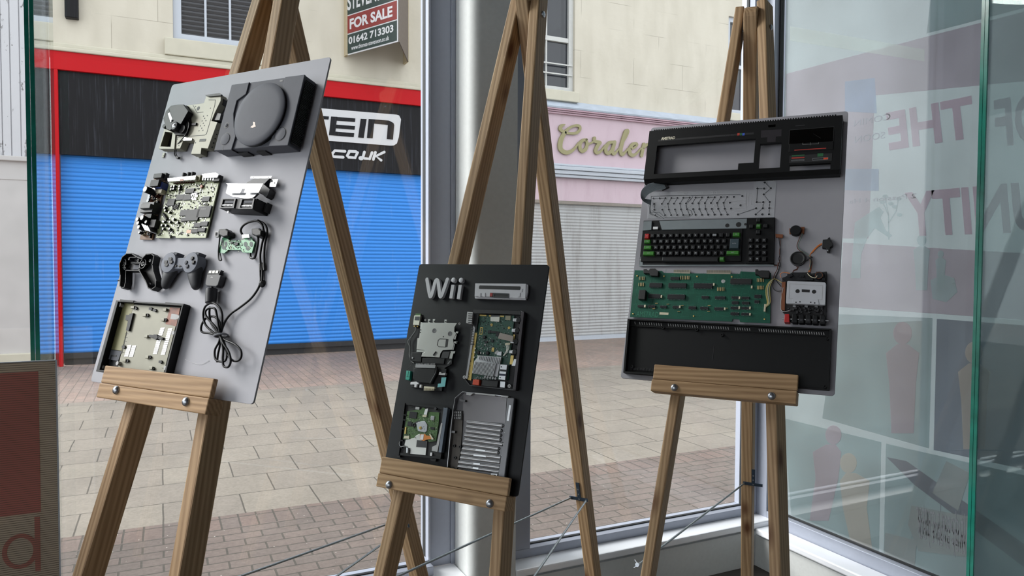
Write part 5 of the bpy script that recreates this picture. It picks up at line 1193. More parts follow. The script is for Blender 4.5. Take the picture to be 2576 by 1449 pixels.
t.add('aerial_lead', MB().tube(catmull(t.p3('D', [(362, 735, 0.005), (350, 775, 0.005), (318, 820, 0.006), (292, 880, 0.004), (294, 960, 0.004), (284, 1050, 0.008), (310, 1105, 0.012), (272, 1150, 0.012), (262, 1178, 0.010)]), 7), 0.0006, 6), M_cable)

# --- steel shield plate
t = BT('b2', 'shield_plate', 'square brushed steel shield plate with round dents, left of the black board', 'console part', BP['b2'].p(*zc('D', 560, 860), 0.0))
ws_ = 0.010
pt = t.add('plate', MB().prism(t.pp('D', [(412, 690), (762, 696), (738, 735), (736, 780), (754, 800), (722, 860), (732, 905), (716, 965), (618, 970), (596, 1000), (586, 1044), (402, 1034), (410, 1000), (436, 990), (436, 972), (358, 962), (392, 800)], ws_), ws_ - 0.0018, ws_), M_plate, bevel=0.0005)
t.add('left_flange', MB().prism(t.pp('D', [(394, 685), (412, 688), (372, 960), (354, 962), (362, 850), (380, 845), (388, 780)], ws_ - 0.003), ws_ - 0.006, ws_ - 0.003), M_plate, pt)
for x, y in ((481, 672), (530, 672), (648, 676)): t.add('edge_tab', MB().prism(t.pp('D', [(x - 12, y - 16), (x + 12, y - 16), (x + 10, y + 18), (x - 12, y + 18)], ws_ - 0.001), ws_ - 0.0028, ws_ - 0.001), M_plate, pt, bevel=0.0004)
for q in ([(742, 805), (760, 808), (748, 862), (722, 858)], [(752, 780), (778, 782), (770, 800), (748, 798)], [(735, 880), (768, 882), (762, 902), (730, 900)], [(712, 905), (742, 908), (728, 968), (700, 966)], [(700, 980), (745, 982), (736, 1004), (696, 1000)], [(690, 1000), (726, 1002), (712, 1056), (682, 1054)], [(355, 968), (440, 972), (440, 992), (352, 988)]): t.add('edge_tab', MB().prism(t.pp('D', q, ws_ - 0.001), ws_ - 0.003, ws_ - 0.001), M_plate, pt, bevel=0.0004)
for x, y in ((441, 664), (788, 702)): t.add('lug', MB().lathe(t.p('D', x, y, ws_), [(0.0030, ws_ - 0.002), (0.0030, ws_), (0.0018, ws_), (0.0018, ws_ - 0.002)], 16), M_bright, pt)
for x, y in ((533, 773), (692, 803)):
    u = t.p('D', x, y, ws_); t.add('dent', MB().lathe(u, [(0.0066, ws_ - 0.0008), (0.0066, ws_ + 0.0004), (0.0056, ws_ + 0.0004), (0.0034, ws_ + 0.0002), (0.0003, ws_ + 0.0002)], 28), M_gun, pt, smooth=True)
holes(t, 'D', [(625, 833), (757, 890), (481, 676), (530, 676), (648, 680), (396, 765), (392, 790)], 0.0018, ws_ + 0.0002, None, pt)
t.add('pressed_square', MB().stroke(t.pp('D', [(666, 858), (590, 854), (572, 868), (562, 920), (580, 934), (648, 938)], ws_ + 0.0004), 0.0014, ws_ - 0.0002, ws_ + 0.0006), M_blkm, pt)
t.add('slot', MB().prism(t.pp('D', [(652, 856), (676, 858), (664, 938), (642, 936)], ws_ + 0.0003), ws_, ws_ + 0.0004), M_blkm, pt)
t.add('clip', MB().stroke(t.pp('D', [(545, 985), (520, 1020)], ws_ + 0.003), 0.0018, ws_, ws_ + 0.003), M_blk, pt)

# --- black fan and duct unit below the plate
t = BT('b2', 'fan_unit', 'black plastic fan and duct unit with green tabs, under the steel plate', 'console part', BP['b2'].p(*zc('D', 480, 1220), 0.0))
t.add('base', MB().prism(t.pp('D', [(300, 990), (400, 990), (410, 1045), (590, 1046), (620, 975), (716, 982), (712, 1110), (640, 1150), (610, 1385), (300, 1345), (320, 1150), (340, 1100), (290, 1090)], 0.006), 0.001, 0.006), M_blkm, bevel=0.001)
t.add('duct', MB().prism(t.pp('D', [(328, 1150), (545, 1155), (540, 1230), (505, 1310), (360, 1296), (312, 1260)], 0.016), 0.004, 0.016), M_blk, bevel=0.002)
t.add('upper_tray', MB().prism(t.pp('D', [(306, 992), (404, 996), (400, 1090), (300, 1085)], 0.009), 0.004, 0.009), M_blk, bevel=0.001); t.add('upper_tray', MB().prism(t.pp('D', [(412, 1048), (640, 1052), (630, 1110), (408, 1102)], 0.010), 0.004, 0.010), M_blk, bevel=0.001)
t.add('screw', MB().cyl(t.p('D', 312, 1048, 0.011), 0.0024, 0.009, 0.011, 12), M_sil)
t.add('tray_gap', MB().prism(t.pp('D', [(620, 985), (690, 985), (672, 1050), (600, 1046)], 0.0105), 0.006, 0.0105), M_dkbar)
cb = MB().prism(t.pp('D', [(345, 1112), (545, 1120), (542, 1152), (340, 1144)], 0.018), 0.012, 0.018)
for i in range(13):
    x = 352 + i * 15; cb.prism(t.pp('D', [(x, 1104), (x + 8, 1104), (x + 8, 1116), (x, 1116)], 0.018), 0.014, 0.018)
t.add('metal_comb', cb, M_sil)
t.add('white_block', MB().prism(t.pp('D', [(294, 1292), (376, 1286), (372, 1312), (355, 1314), (350, 1345), (330, 1345), (332, 1316), (290, 1316)], 0.012), 0.003, 0.012), M_white); t.add('white_block', MB().prism(t.pp('D', [(386, 1318), (404, 1318), (400, 1348), (382, 1348)], 0.012), 0.003, 0.012), M_white)
bc = MB().prism(t.pp('D', [(430, 1334), (536, 1342), (534, 1360), (426, 1354)], 0.014), 0.003, 0.014)
for i in range(9):
    x = 428 + i * 12; bc.prism(t.pp('D', [(x, 1354), (x + 6, 1354), (x + 4, 1378), (x - 2, 1378)], 0.012), 0.008, 0.012)
t.add('white_connector', bc, M_cream_p)
t.add('green_block', MB().prism(t.pp('D', [(250, 1175), (292, 1180), (284, 1258), (272, 1274), (240, 1268)], 0.013), 0.002, 0.013), M_teal, bevel=0.001)
t.add('green_seam', MB().stroke(t.pp('D', [(272, 1184), (264, 1235)], 0.0134), 0.0008, 0.0128, 0.0134).stroke(t.pp('D', [(252, 1238), (284, 1240)], 0.0134), 0.0008, 0.0128, 0.0134), M_blkm)
t.add('teal_film', MB().prism(t.pp('D', [(606, 1246), (654, 1244), (640, 1338), (566, 1346), (570, 1310), (600, 1306)], 0.013), 0.011, 0.013), M_ltteal)
t.add('grey_bracket', MB().prism(t.pp('D', [(582, 1194), (600, 1190), (606, 1204), (648, 1198), (640, 1222), (578, 1218)], 0.015), 0.006, 0.015), M_mark)
t.add('right_housing', MB().prism(t.pp('D', [(584, 1150), (660, 1160), (648, 1240), (570, 1240)], 0.010), 0.004, 0.011), M_blk, bevel=0.001)
t.add('pipe', MB().tube(catmull(t.p3('D', [(560, 1140, 0.014), (552, 1200, 0.016), (520, 1260, 0.016), (495, 1310, 0.014)]), 6), 0.003, 8), M_blk)
t.add('thin_pin', MB().tube(t.p3('D', [(700, 1075, 0.010), (670, 1110, 0.008)]), 0.001, 6), M_sil)

# --- main board in its tray
t = BT('b2', 'main_circuit_board', 'dark green circuit board with grey heat sink in black tray, on the black board', 'circuit board', BP['b2'].p(*zc('D', 1140, 980), 0.0))
t.add('tray', MB().prism(t.pp('D', [(930, 562), (1442, 578), (1356, 1376), (892, 1330), (842, 1260)], 0.004), 0.001, 0.004), M_blkm)
t.add('tray_side', MB().prism(t.pp('D', [(1412, 580), (1444, 580), (1358, 1376), (1328, 1372)], 0.016), 0.002, 0.016), mat('dark_grey_casting', (58, 54, 58), 0.5, 0.3), bevel=0.001)
t.add('tray_top', MB().prism(t.pp('D', [(932, 560), (1412, 572), (1408, 612), (1080, 600), (928, 600)], 0.014), 0.002, 0.014), M_blkm, bevel=0.001)
pc = t.add('board', MB().prism(t.pp('D', [(966, 610), (1345, 620), (1282, 1270), (902, 1262)], 0.008), 0.0055, 0.008), M_pcbd)
wq = 0.008
def P4(name, pts, w, m, base=wq, parent=None, bev=0.0, label=None): return t.add(name, MB().prism(t.pp('D', pts, w), base, w), m, parent, bevel=bev, label=label)
P4('gold_rail', [(944, 792), (966, 794), (905, 1276), (872, 1270)], 0.010, M_gold_rail); P4('gold_strip', [(990, 608), (1062, 612), (1060, 626), (990, 624)], 0.0092, M_gold_rail); P4('gold_strip', [(1088, 614), (1240, 620), (1238, 634), (1088, 628)], 0.0092, M_gold_rail)
holes(t, 'D', [(962, 780), (930, 900), (922, 930), (914, 1008), (904, 1080), (896, 1128), (886, 1212), (880, 1240)], 0.0012, 0.0102)
P4('side_rail', [(930, 720), (950, 724), (868, 1260), (850, 1255)], 0.012, M_sil, 0.004); P4('side_rail', [(934, 600), (985, 604), (960, 780), (924, 700)], 0.012, M_blk, 0.003)
gc = MB()
for i in range(7): gc.prism(t.pp('D', [(905, 745 + i * 26), (935, 750 + i * 26), (930, 762 + i * 26), (900, 757 + i * 26)], 0.012), 0.004, 0.012)
t.add('side_springs', gc, M_dkbar)
gr_ = P4('grey_vent_block', [(866, 580), (924, 585), (912, 704), (854, 695)], 0.018, M_mark, 0.004, None, 0.0008, 'pale grey vent block')
vb = MB()
for i in range(5): vb.prism(t.pp('D', [(878, 596 + i * 22), (918, 598 + i * 22), (916, 606 + i * 22), (876, 604 + i * 22)], 0.0185), 0.0175, 0.0185)
t.add('vent_slots', vb, M_dkbar, gr_)
mc = P4('memory_card_socket', [(1102, 628), (1196, 618), (1190, 682), (1102, 676)], 0.0105, M_capw); P4('socket_mouth', [(1110, 612), (1196, 614), (1192, 630), (1104, 630)], 0.0108, M_psd, wq, mc)
P4('chip', [(1254, 618), (1308, 620), (1304, 668), (1252, 662)], 0.0105, mat('khaki_module', (138, 134, 112), 0.5), wq, None, 0.0004)
for x, y in ((1112, 713), (1289, 744)): t.add('gold_pad', MB().lathe(t.p('D', x, y, wq + 0.001), [(0.0037, wq), (0.0037, wq + 0.0008), (0.0014, wq + 0.0008), (0.0014, wq)], 20), M_gold_rail)
t.add('gold_outline', MB().frame(t.pp('D', [(998, 738), (1025, 738), (1018, 812), (990, 812)], wq + 0.0006), t.pp('D', [(1004, 746), (1019, 746), (1013, 804), (996, 804)], wq + 0.0006), wq, wq + 0.0006), M_gold_rail)
P4('gold_pad', [(1116, 942), (1140, 944), (1136, 986), (1112, 984)], 0.0090, M_gold_rail)
for x, y, r in ((1036, 838, 0.005), (976, 994, 0.0046), (1068, 998, 0.0052)):
    t.add('coil', MB().lathe(t.p('D', x, y, 0.013), [(r, wq), (r, 0.012), (r * 0.8, 0.0132), (r * 0.3, 0.0132)], 16), M_chip, smooth=True)
for x, y in ((946, 952), (942, 990), (936, 1040), (974, 1028), (972, 1060), (1003, 998), (1030, 1000), (960, 1064)): add_cap(t, 'D', x, y, 0.0022, wq, 0.0125, M_sil, M_capw)
for q in ((1076, 766, 1100, 800), (1105, 775, 1175, 800), (1045, 874, 1070, 896), (1160, 780, 1185, 830), (1110, 860, 1130, 890)): add_chip(t, 'D', *q, wq, 0.0105)
P4('shield_flag', [(1196, 792), (1336, 826), (1326, 886), (1176, 852)], 0.020, mat('dull_taupe_metal', (142, 134, 126), 0.4, 0.4), 0.0185, None, 0.0004, 'tilted taupe metal flag')
cp = P4('connector', [(1252, 896), (1302, 894), (1298, 914), (1250, 916)], 0.012, M_cream_p)
P4('connector', [(1140, 1000), (1170, 970), (1185, 978), (1160, 1012)], 0.014, M_mark); P4('connector', [(1170, 985), (1215, 985), (1210, 1025), (1165, 1020)], 0.014, M_sil)
for i in range(4):
    t.add('wire', MB().tube(catmull(t.p3('D', [(1258 + i * 11, 914, 0.012), (1266 + i * 8, 950, 0.016), (1256 + i * 4, 990, 0.016), (1230 + i * 4, 1026, 0.012)]), 5), 0.0008, 6), M_capw)
for y in (665, 770, 884, 988):
    x = 1372 - (y - 665) * 0.12
    s_ = t.add('controller_socket', MB().lathe(t.p('D', x + 14, y, 0.016), [(0.0082, 0.004), (0.0082, 0.015), (0.006, 0.017), (0.0005, 0.017)], 20), M_blk, smooth=True)
    P4('metal_clip', [(x - 40, y - 18), (x + 16, y - 20), (x + 10, y + 18), (x - 44, y + 14)], 0.016, M_sil, 0.006, s_, 0.001)
P4('gold_bracket', [(1336, 810), (1350, 812), (1344, 862), (1326, 858)], 0.012, M_gold_rail); P4('gold_bracket', [(1308, 1022), (1338, 1024), (1326, 1116), (1296, 1112)], 0.010, M_gold_rail)
P4('silver_bracket', [(1342, 1060), (1364, 1062), (1352, 1128), (1316, 1126)], 0.012, M_sil)
hb_ = t.add('heat_sink', MB().prism(t.pp('D', [(985, 1024), (1212, 1040), (1196, 1114), (1172, 1238), (916, 1204), (938, 1080)], 0.014), wq, 0.014), M_heat)
fn = MB()
for i in range(18):
    f = i / 17; a = lerp((946, 1084), (1152, 1104), f); b = lerp((918, 1204), (1122, 1236), f)
    fn.prism(t.pp('D', [(a[0] - 2.5, a[1]), (a[0] + 2.5, a[1]), (b[0] + 2.5, b[1]), (b[0] - 2.5, b[1])], 0.021), 0.013, 0.021)
for i in range(14):
    f = i / 13; a = lerp((992, 1028), (1206, 1044), f); b = lerp((982, 1062), (1192, 1112), f)
    fn.prism(t.pp('D', [(a[0] - 2.2, a[1]), (a[0] + 2.2, a[1]), (b[0] + 2.2, b[1]), (b[0] - 2.2, b[1])], 0.018), 0.013, 0.018)
t.add('fins', fn, M_heat, hb_)
pb2 = P4('port_block', [(1202, 1112), (1272, 1118), (1250, 1274), (1184, 1266)], 0.018, M_sil, wq, None, 0.0008)
P4('port_gap', [(1200, 1162), (1262, 1168), (1258, 1188), (1196, 1182)], 0.0184, M_blkm, 0.017, pb2); P4('port_gap', [(1190, 1206), (1256, 1212), (1252, 1232), (1186, 1226)], 0.0184, mat('navy_plastic', (28, 32, 60), 0.5), 0.017, pb2)
holes(t, 'D', [(1212, 1138), (1200, 1248)], 0.0018, 0.0182, None, pb2)
for i in range(5): add_cap(t, 'D', 1046 + i * 26, 1240 + i * 4, 0.0030, wq, 0.015, M_sil, M_mark)
P4('orange_socket', [(926, 1264), (990, 1268), (984, 1326), (918, 1318)], 0.016, M_oran, 0.004, None, 0.001, 'orange-red power socket')
P4('black_socket', [(1020, 1270), (1180, 1280), (1170, 1345), (1005, 1330)], 0.012, M_blkm, 0.004, None, 0.001); P4('usb_socket', [(1202, 1284), (1252, 1288), (1246, 1350), (1198, 1346)], 0.014, M_sil, 0.004, None, 0.0005)
for x, y in ((836, 1242), (1291, 1332), (1408, 588)): t.add('corner_lug', MB().lathe(t.p('D', x, y, 0.012), [(0.0045, 0.002), (0.0045, 0.012), (0.0018, 0.012), (0.0018, 0.004)], 16), M_mark)
t.add('tray_foot', MB().stroke(t.pp('D', [(838, 1255), (870, 1300), (892, 1326), (1356, 1374)], 0.010), 0.0028, 0.001, 0.010), M_dkbar)
qd = t.pp('D', [(990, 640), (1330, 640), (1280, 1050), (950, 1050)], wq)
scatter(t, 'surface_components', qd, wq, 130, M_chip, 31, 0.0004, 0.0014); scatter(t, 'surface_components', qd, wq, 120, M_sil, 32, 0.0003, 0.0009, 0.0009); tracks(t, 'surface_tracks', qd, wq, 90, mat('green_trace', (44, 104, 84), 0.5), 33, 0.012, 0.0002)
scatter(t, 'surface_components', t.pp('D', [(980, 830), (1140, 840), (1120, 970), (960, 970)], wq), wq, 60, M_mark, 34, 0.0004, 0.0012, 0.0016)
scatter(t, 'surface_components', t.pp('D', [(940, 1236), (1180, 1250), (1175, 1270), (935, 1262)], wq), wq, 40, M_mark, 35, 0.0004, 0.0012, 0.0016)

# --- disc drive, underside
t = BT('b2', 'disc_drive', 'black disc drive showing a green board and orange ribbon, lower left of the black board', 'console part', BP['b2'].p(*zc('E', 560, 500), 0.0))
def PE(name, pts, w, m, base, parent=None, bev=0.0, label=None): return t.add(name, MB().prism(t.pp('E', pts, w), base, w), m, parent, bevel=bev, label=label)
fr_ = t.add('frame', MB().prism(t.pp('E', [(382, 214), (832, 262), (758, 782), (312, 744)], 0.012), 0.001, 0.012), M_blkm, bevel=0.001)
PE('frame_rail', [(378, 214), (398, 216), (335, 745), (310, 742)], 0.018, M_blk, 0.002); PE('frame_rail', [(392, 212), (800, 258), (796, 280), (388, 232)], 0.016, M_blk, 0.002); PE('frame_rail', [(314, 716), (760, 760), (756, 784), (310, 742)], 0.016, M_blk, 0.002)
PE('steel_rail', [(788, 262), (830, 268), (766, 720), (735, 716)], 0.018, mat('slate_steel', (96, 104, 114), 0.4, 0.5), 0.004, None, 0.0008)
PE('white_slider', [(762, 420), (778, 422), (726, 712), (668, 700), (672, 660), (716, 640)], 0.0185, M_mark, 0.012)
wd = 0.0150
gb = PE('board', [(420, 300), (560, 282), (575, 262), (600, 270), (605, 305), (745, 312), (738, 420), (710, 602), (640, 612), (625, 590), (590, 592), (560, 540), (500, 560), (480, 600), (378, 580)], wd, M_pcbm, 0.012)
PE('steel_cover', [(405, 588), (490, 572), (510, 545), (548, 530), (565, 590), (620, 600), (604, 764), (448, 744), (452, 690), (392, 640)], wd + 0.0005, M_plate, 0.012, None, 0.0004)
PE('black_sticker', [(518, 592), (616, 600), (610, 670), (510, 662)], wd + 0.0009, M_psd, wd)
mp_ = PE('motor_plate', [(528, 408), (600, 398), (624, 440), (618, 500), (598, 514), (530, 500), (520, 470), (510, 420)], wd + 0.002, mat('pale_motor_plate', (178, 182, 186), 0.4, 0.3), wd, None, 0.0005)
t.add('spindle', MB().lathe(t.p('E', 552, 468, wd + 0.003), [(0.0045, wd + 0.002), (0.004, wd + 0.0034), (0.002, wd + 0.0034), (0.0006, wd + 0.0050)], 20), M_gold_rail, mp_, smooth=True)
holes(t, 'E', [(588, 458), (576, 472), (594, 480), (524, 414)], 0.0010, wd + 0.002, None, mp_)
t.add('rubber_mount', MB().lathe(t.p('E', 487, 438, wd + 0.003), [(0.0062, wd), (0.0062, wd + 0.002), (0.004, wd + 0.003), (0.0015, wd + 0.001)], 20), M_blkm, smooth=True)
PE('mount_arm', [(480, 420), (540, 392), (546, 408), (500, 440)], wd + 0.0015, M_blkm, wd)
add_chip(t, 'E', 445, 300, 512, 376, wd, wd + 0.002); add_chip(t, 'E', 426, 402, 464, 454, wd, wd + 0.002); add_chip(t, 'E', 656, 458, 692, 488, wd, wd + 0.002); add_chip(t, 'E', 660, 345, 690, 392, wd, wd + 0.002, M_sil)
PE('ribbon', [(604, 276), (630, 272), (618, 335), (586, 332)], wd + 0.003, M_white, wd + 0.002, None, 0, 'white flat ribbon'); PE('connector', [(576, 338), (620, 336), (612, 358), (574, 356)], wd + 0.003, M_cream_p, wd)
ob = PE('orange_ribbon', [(552, 532), (600, 530), (615, 545), (650, 550), (662, 580), (618, 586), (588, 600), (550, 590)], wd + 0.003, M_orange, wd + 0.001)
PE('white_label', [(556, 536), (588, 534), (580, 590), (552, 586)], wd + 0.0035, M_white, wd + 0.003, ob); PE('connector', [(640, 530), (652, 528), (686, 582), (670, 590)], wd + 0.0045, M_cream_p, wd)
PE('connector', [(392, 550), (440, 550), (438, 578), (384, 574)], wd + 0.003, M_cream_p, wd); PE('edge_connector', [(398, 460), (412, 458), (405, 530), (390, 528)], wd + 0.002, M_gold_rail, wd)
t.add('screw', MB().cyl(t.p('E', 702, 273, 0.020), 0.0038, 0.012, 0.019, 16), M_psd); PE('label', [(505, 254), (544, 258), (540, 284), (502, 280)], 0.0166, M_mark, 0.012); PE('label', [(654, 718), (672, 718), (668, 752), (650, 750)], 0.0170, M_white, 0.012)
t.add('roller', MB().tube(t.p3('E', [(428, 672, 0.018), (426, 722, 0.018)]), 0.0045, 12), M_sil)
t.add('spring_wire', MB().tube(catmull(t.p3('E', [(360, 590, 0.016), (340, 620, 0.018), (352, 655, 0.018), (405, 652, 0.018), (418, 672, 0.018)]), 5), 0.0009, 6), M_sil)
t.add('spring_wire', MB().tube(catmull(t.p3('E', [(470, 240, 0.018), (440, 236, 0.018), (430, 255, 0.018), (452, 268, 0.018), (476, 260, 0.018)]), 5), 0.0008, 6), M_blk)
for i, (x, y) in enumerate(((372, 330), (362, 380), (345, 470), (335, 590), (325, 660))): PE('frame_rib', [(x, y), (x + 42, y + 4), (x + 40, y + 14), (x - 2, y + 10)], 0.0175, M_blk, 0.010)
PE('foot', [(318, 732), (350, 736), (346, 766), (314, 760)], 0.010, M_blkm, 0.001); PE('foot', [(648, 778), (712, 784), (705, 808), (660, 802)], 0.010, M_blkm, 0.001)
qd = t.pp('E', [(420, 310), (740, 320), (705, 590), (390, 575)], wd)
scatter(t, 'surface_components', qd, wd, 70, M_chip, 41, 0.0003, 0.0012); scatter(t, 'surface_components', qd, wd, 110, M_capw, 42, 0.0003, 0.0008, 0.0009)

# --- cast metal cover with ridges
t = BT('b2', 'chassis_cover', 'dark grey metal cover with rows of shiny ridges, lower right of the black board', 'console part', BP['b2'].p(*zc('E', 1150, 600), 0.0))
t.add('base', MB().prism(t.pp('E', [(985, 110), (1430, 150), (1500, 165), (1440, 480), (1385, 1010), (1330, 1000), (820, 915), (850, 480), (905, 165)], 0.004), 0.001, 0.004), M_gun)
rim = MB().stroke(t.pp('E', [(822, 905), (836, 752), (862, 482), (880, 300), (905, 165), (978, 102), (1120, 118), (1440, 148)], 0.016), 0.0014, 0.002, 0.016)
t.add('rim', rim, M_sil)
t.add('right_side', MB().prism(t.pp('E', [(1432, 160), (1505, 165), (1478, 400), (1400, 1010), (1332, 1000), (1400, 560), (1410, 400)], 0.016), 0.002, 0.016), M_gun, bevel=0.002)
t.add('white_strip', MB().prism(t.pp('E', [(1452, 236), (1472, 240), (1448, 400), (1428, 396)], 0.0166), 0.0155, 0.0166), M_sil)
t.add('upper_panel', MB().prism(t.pp('E', [(990, 118), (1428, 158), (1410, 418), (1000, 400), (985, 300)], 0.006), 0.003, 0.006), mat('satin_grey_panel', (122, 120, 122), 0.35, 0.6, var=0.06, scale=5))
for q in ([(1108, 112), (1312, 130), (1310, 146), (1106, 126)], [(1372, 140), (1440, 146), (1438, 162), (1370, 156)]): t.add('top_clip', MB().prism(t.pp('E', q, 0.016), 0.004, 0.016), M_mark)
t.add('top_clip', MB().prism(t.pp('E', [(1020, 106), (1090, 114), (1060, 140), (1018, 134)], 0.015), 0.004, 0.015), M_mark)
t.add('left_panel', MB().prism(t.pp('E', [(905, 290), (985, 296), (975, 500), (960, 700), (920, 915), (830, 905), (850, 700), (868, 500)], 0.007), 0.003, 0.007), mat('dark_bronze_panel', (70, 66, 62), 0.45, 0.6, var=0.2))
gv = t.add('grille', MB().prism(t.pp('E', [(896, 288), (980, 294), (970, 388), (886, 380)], 0.0090), 0.006, 0.0090), M_blkm)
gs_ = MB()
for i in range(4):
    for j in range(3):
        x, y = 900 + i * 18 - j * 2, 302 + j * 28; gs_.prism(t.pp('E', [(x, y), (x + 9, y), (x + 7, y + 20), (x - 2, y + 20)], 0.0094), 0.0088, 0.0094)
t.add('grille_slots', gs_, M_mark, gv)
for i, (x0, y0, x1, y1) in enumerate(((1026, 406, 1392, 448), (1022, 452, 1378, 498), (1016, 498, 1372, 545), (1000, 540, 1368, 590), (1005, 585, 1394, 636), (985, 628, 1352, 680), (980, 676, 1346, 722), (965, 722, 1376, 772), (960, 768, 1368, 818), (940, 815, 1362, 870), (935, 858, 1360, 915))):
    P0 = t.p('E', x0, y0, 0.008); P1 = t.p('E', x1, y1, 0.008)
    d = Vector((P1[0] - P0[0], P1[1] - P0[1])).normalized() * 0.003
    t.add('ridge', MB().tube([(P0[0] - d.x * 0.4, P0[1] - d.y * 0.4, 0.0045), (P0[0], P0[1], 0.0055), (P1[0] - d.x, P1[1] - d.y, 0.0055), (P1[0], P1[1], 0.0045)], [0.0018, 0.0050, 0.0050, 0.0018], 14), M_ridge, smooth=True)
for q in ([(1112, 680), (1212, 692), (1206, 712), (1110, 702)], [(1090, 732), (1220, 748), (1216, 768), (1088, 752)], [(1085, 862), (1145, 870), (1140, 892), (1080, 884)], [(1090, 820), (1160, 826), (1155, 846), (1086, 842)]):
    t.add('flat_step', MB().prism(t.pp('E', q, 0.0105), 0.006, 0.0105), M_sil, bevel=0.0006)
for x, y, r in ((1396, 546, 34), (1380, 664, 36), (1366, 780, 34), (1350, 900, 32)):
    t.add('scalloped_edge', MB().tube([(*t.p('E', x + r * 0.7 * math.cos(a), y + r * math.sin(a), 0.012), 0.010) for a in [(-80 + i * 20) * math.pi / 180 for i in range(9)]], 0.0012, 6), M_sil)
t.add('lower_bar', MB().tube(t.p3('E', [(985, 905, 0.010), (1130, 930, 0.010), (1275, 955, 0.010)]), 0.0016, 8), M_sil)
t.add('corner_clip', MB().frame(t.pp('E', [(1268, 930), (1332, 936), (1328, 975), (1264, 968)], 0.013), t.pp('E', [(1282, 940), (1320, 944), (1316, 964), (1278, 960)], 0.013), 0.006, 0.013), M_sil)
t.add('screw', MB().lathe(t.p('E', 1290, 955, 0.014), [(0.0038, 0.006), (0.0036, 0.0125), (0.002, 0.0140)], 16), M_sil, smooth=True)
for x, y in ((952, 660), (892, 650), (965, 905), (880, 885), (900, 770), (870, 880)):
    t.add('boss', MB().lathe(t.p('E', x, y, 0.011), [(0.0042, 0.006), (0.0040, 0.011), (0.0018, 0.011), (0.0016, 0.008)], 14), M_blkm)
t.add('wall_tab', MB().prism(t.pp('E', [(862, 495), (905, 500), (902, 522), (860, 518)], 0.014), 0.006, 0.014), M_gun); t.add('wall_tab', MB().prism(t.pp('E', [(945, 176), (1008, 186), (1004, 204), (960, 200)], 0.014), 0.006, 0.014), M_gun)
# ------------------------------------------------------------------ parts mounted on the corner board
M_case = mat('black_computer_case', (11, 12, 14), 0.5, var=0.1, scale=60, spec=0.3)
M_pcba = mat('teal_green_circuit_board', (8, 80, 62), 0.42, var=0.14, scale=40)
M_keyb = mat('black_key_plastic', (30, 31, 33), 0.4, var=0.08)
M_keyg = mat('green_key_plastic', (62, 128, 48), 0.4, var=0.06)
M_keyr = mat('red_key_plastic', (188, 44, 44), 0.4, var=0.06)
M_keye = mat('slate_key_plastic', (62, 78, 86), 0.4, var=0.06)
M_leg = mat('grey_key_legend', (150, 154, 158), 0.6)
M_kplate = mat('grey_keyboard_plate', (134, 142, 146), 0.45, 0.2, var=0.05)
M_tapeg = mat('pale_grey_cassette', (196, 198, 204), 0.42, var=0.03)
M_smoke = glass('smoked_window', (0.10, 0.10, 0.11))
M_membr = film('clear_membrane_sheet', (226, 228, 232), 0.35, 0.55)
M_greenp = mat('green_print', (40, 96, 60), 0.5); M_redprint = mat('red_print', (176, 60, 50), 0.5); M_blueprint = mat('blue_print', (60, 90, 190), 0.5)
M_ribbon = mat('grey_ribbon_cable', (168, 178, 184), 0.45, var=0.1, scale=40)
M_resist = mat('tan_resistor', (196, 168, 110), 0.45, var=0.12)
M_rust = mat('brown_connector_board', (128, 74, 44), 0.55)
M_wo = mat('orange_wire', (206, 120, 52), 0.45); M_wy = mat('yellow_wire', (196, 180, 110), 0.45); M_wbk = mat('black_wire', (20, 20, 22), 0.45); M_wbr = mat('brown_wire', (98, 60, 48), 0.45); M_wgr = mat('grey_green_wire', (104, 124, 116), 0.45)
P3 = BP['b3']
def uv(c, x, y, w): return P3.p(*zc(c, x, y), w)

# --- computer upper case
t = BT('b3', 'computer_case', 'long black computer top case with empty keyboard openings, top of the corner board', 'computer part', P3.p(*zc('F', 1080, 400), 0.0))
wc3 = 0.036
TL, TR, BR_, BL = uv('F', 250, 230, wc3), uv('F', 1925, 114, wc3), uv('F', 1912, 596, wc3), uv('F', 212, 636, wc3)
u0, u1 = (TL[0] + BL[0]) / 2, (TR[0] + BR_[0]) / 2; v0, v1 = (BL[1] + BR_[1]) / 2, (TL[1] + TR[1]) / 2
def hole(x0, y0, x1, y1): a = uv('F', x0, y0, wc3); b = uv('F', x1, y1, wc3); return (a[0], b[1], b[0], a[1])
h1 = hole(322, 360, 1026, 574); h1b = hole(1000, 318, 1158, 515); h1 = (h1[0], h1[1], h1b[2], h1b[3]); step = uv('F', 1026, 522, wc3)
h2 = hole(1216, 352, 1386, 556); h3 = hole(1470, 536, 1824, 568); h4 = hole(1474, 234, 1848, 330); h5 = hole(1286, 188, 1348, 204)
face = wall_with_holes(u0, u1, v0, v1, [h1, h2, h3, h4, h5], 0.026, wc3)
face.box(step[0], h1[1], 0.026, h1[2], step[1], wc3)
cs = t.add('face', face, M_case)
sd = MB().frame([(u0, v0), (u1, v0), (u1, v1), (u0, v1)], [(u0 + 0.003, v0 + 0.003), (u1 - 0.003, v0 + 0.003), (u1 - 0.003, v1 - 0.003), (u0 + 0.003, v1 - 0.003)], 0.0005, 0.026)
t.add('side_walls', sd, M_case)
lp = MB(); i0 = len(lp.v)
for x in (u0 + 0.001, u1 - 0.001): lp.v += [(x, v0, wc3 - 0.001), (x, v0 - 0.010, 0.024), (x, v0 - 0.010, 0.004), (x, v0, 0.004)]
lp.f += [[i0, i0 + 1, i0 + 5, i0 + 4], [i0 + 1, i0 + 2, i0 + 6, i0 + 5], [i0 + 2, i0 + 3, i0 + 7, i0 + 6], [i0 + 3, i0, i0 + 4, i0 + 7], [i0 + 3, i0 + 2, i0 + 1, i0], [i0 + 4, i0 + 5, i0 + 6, i0 + 7]]
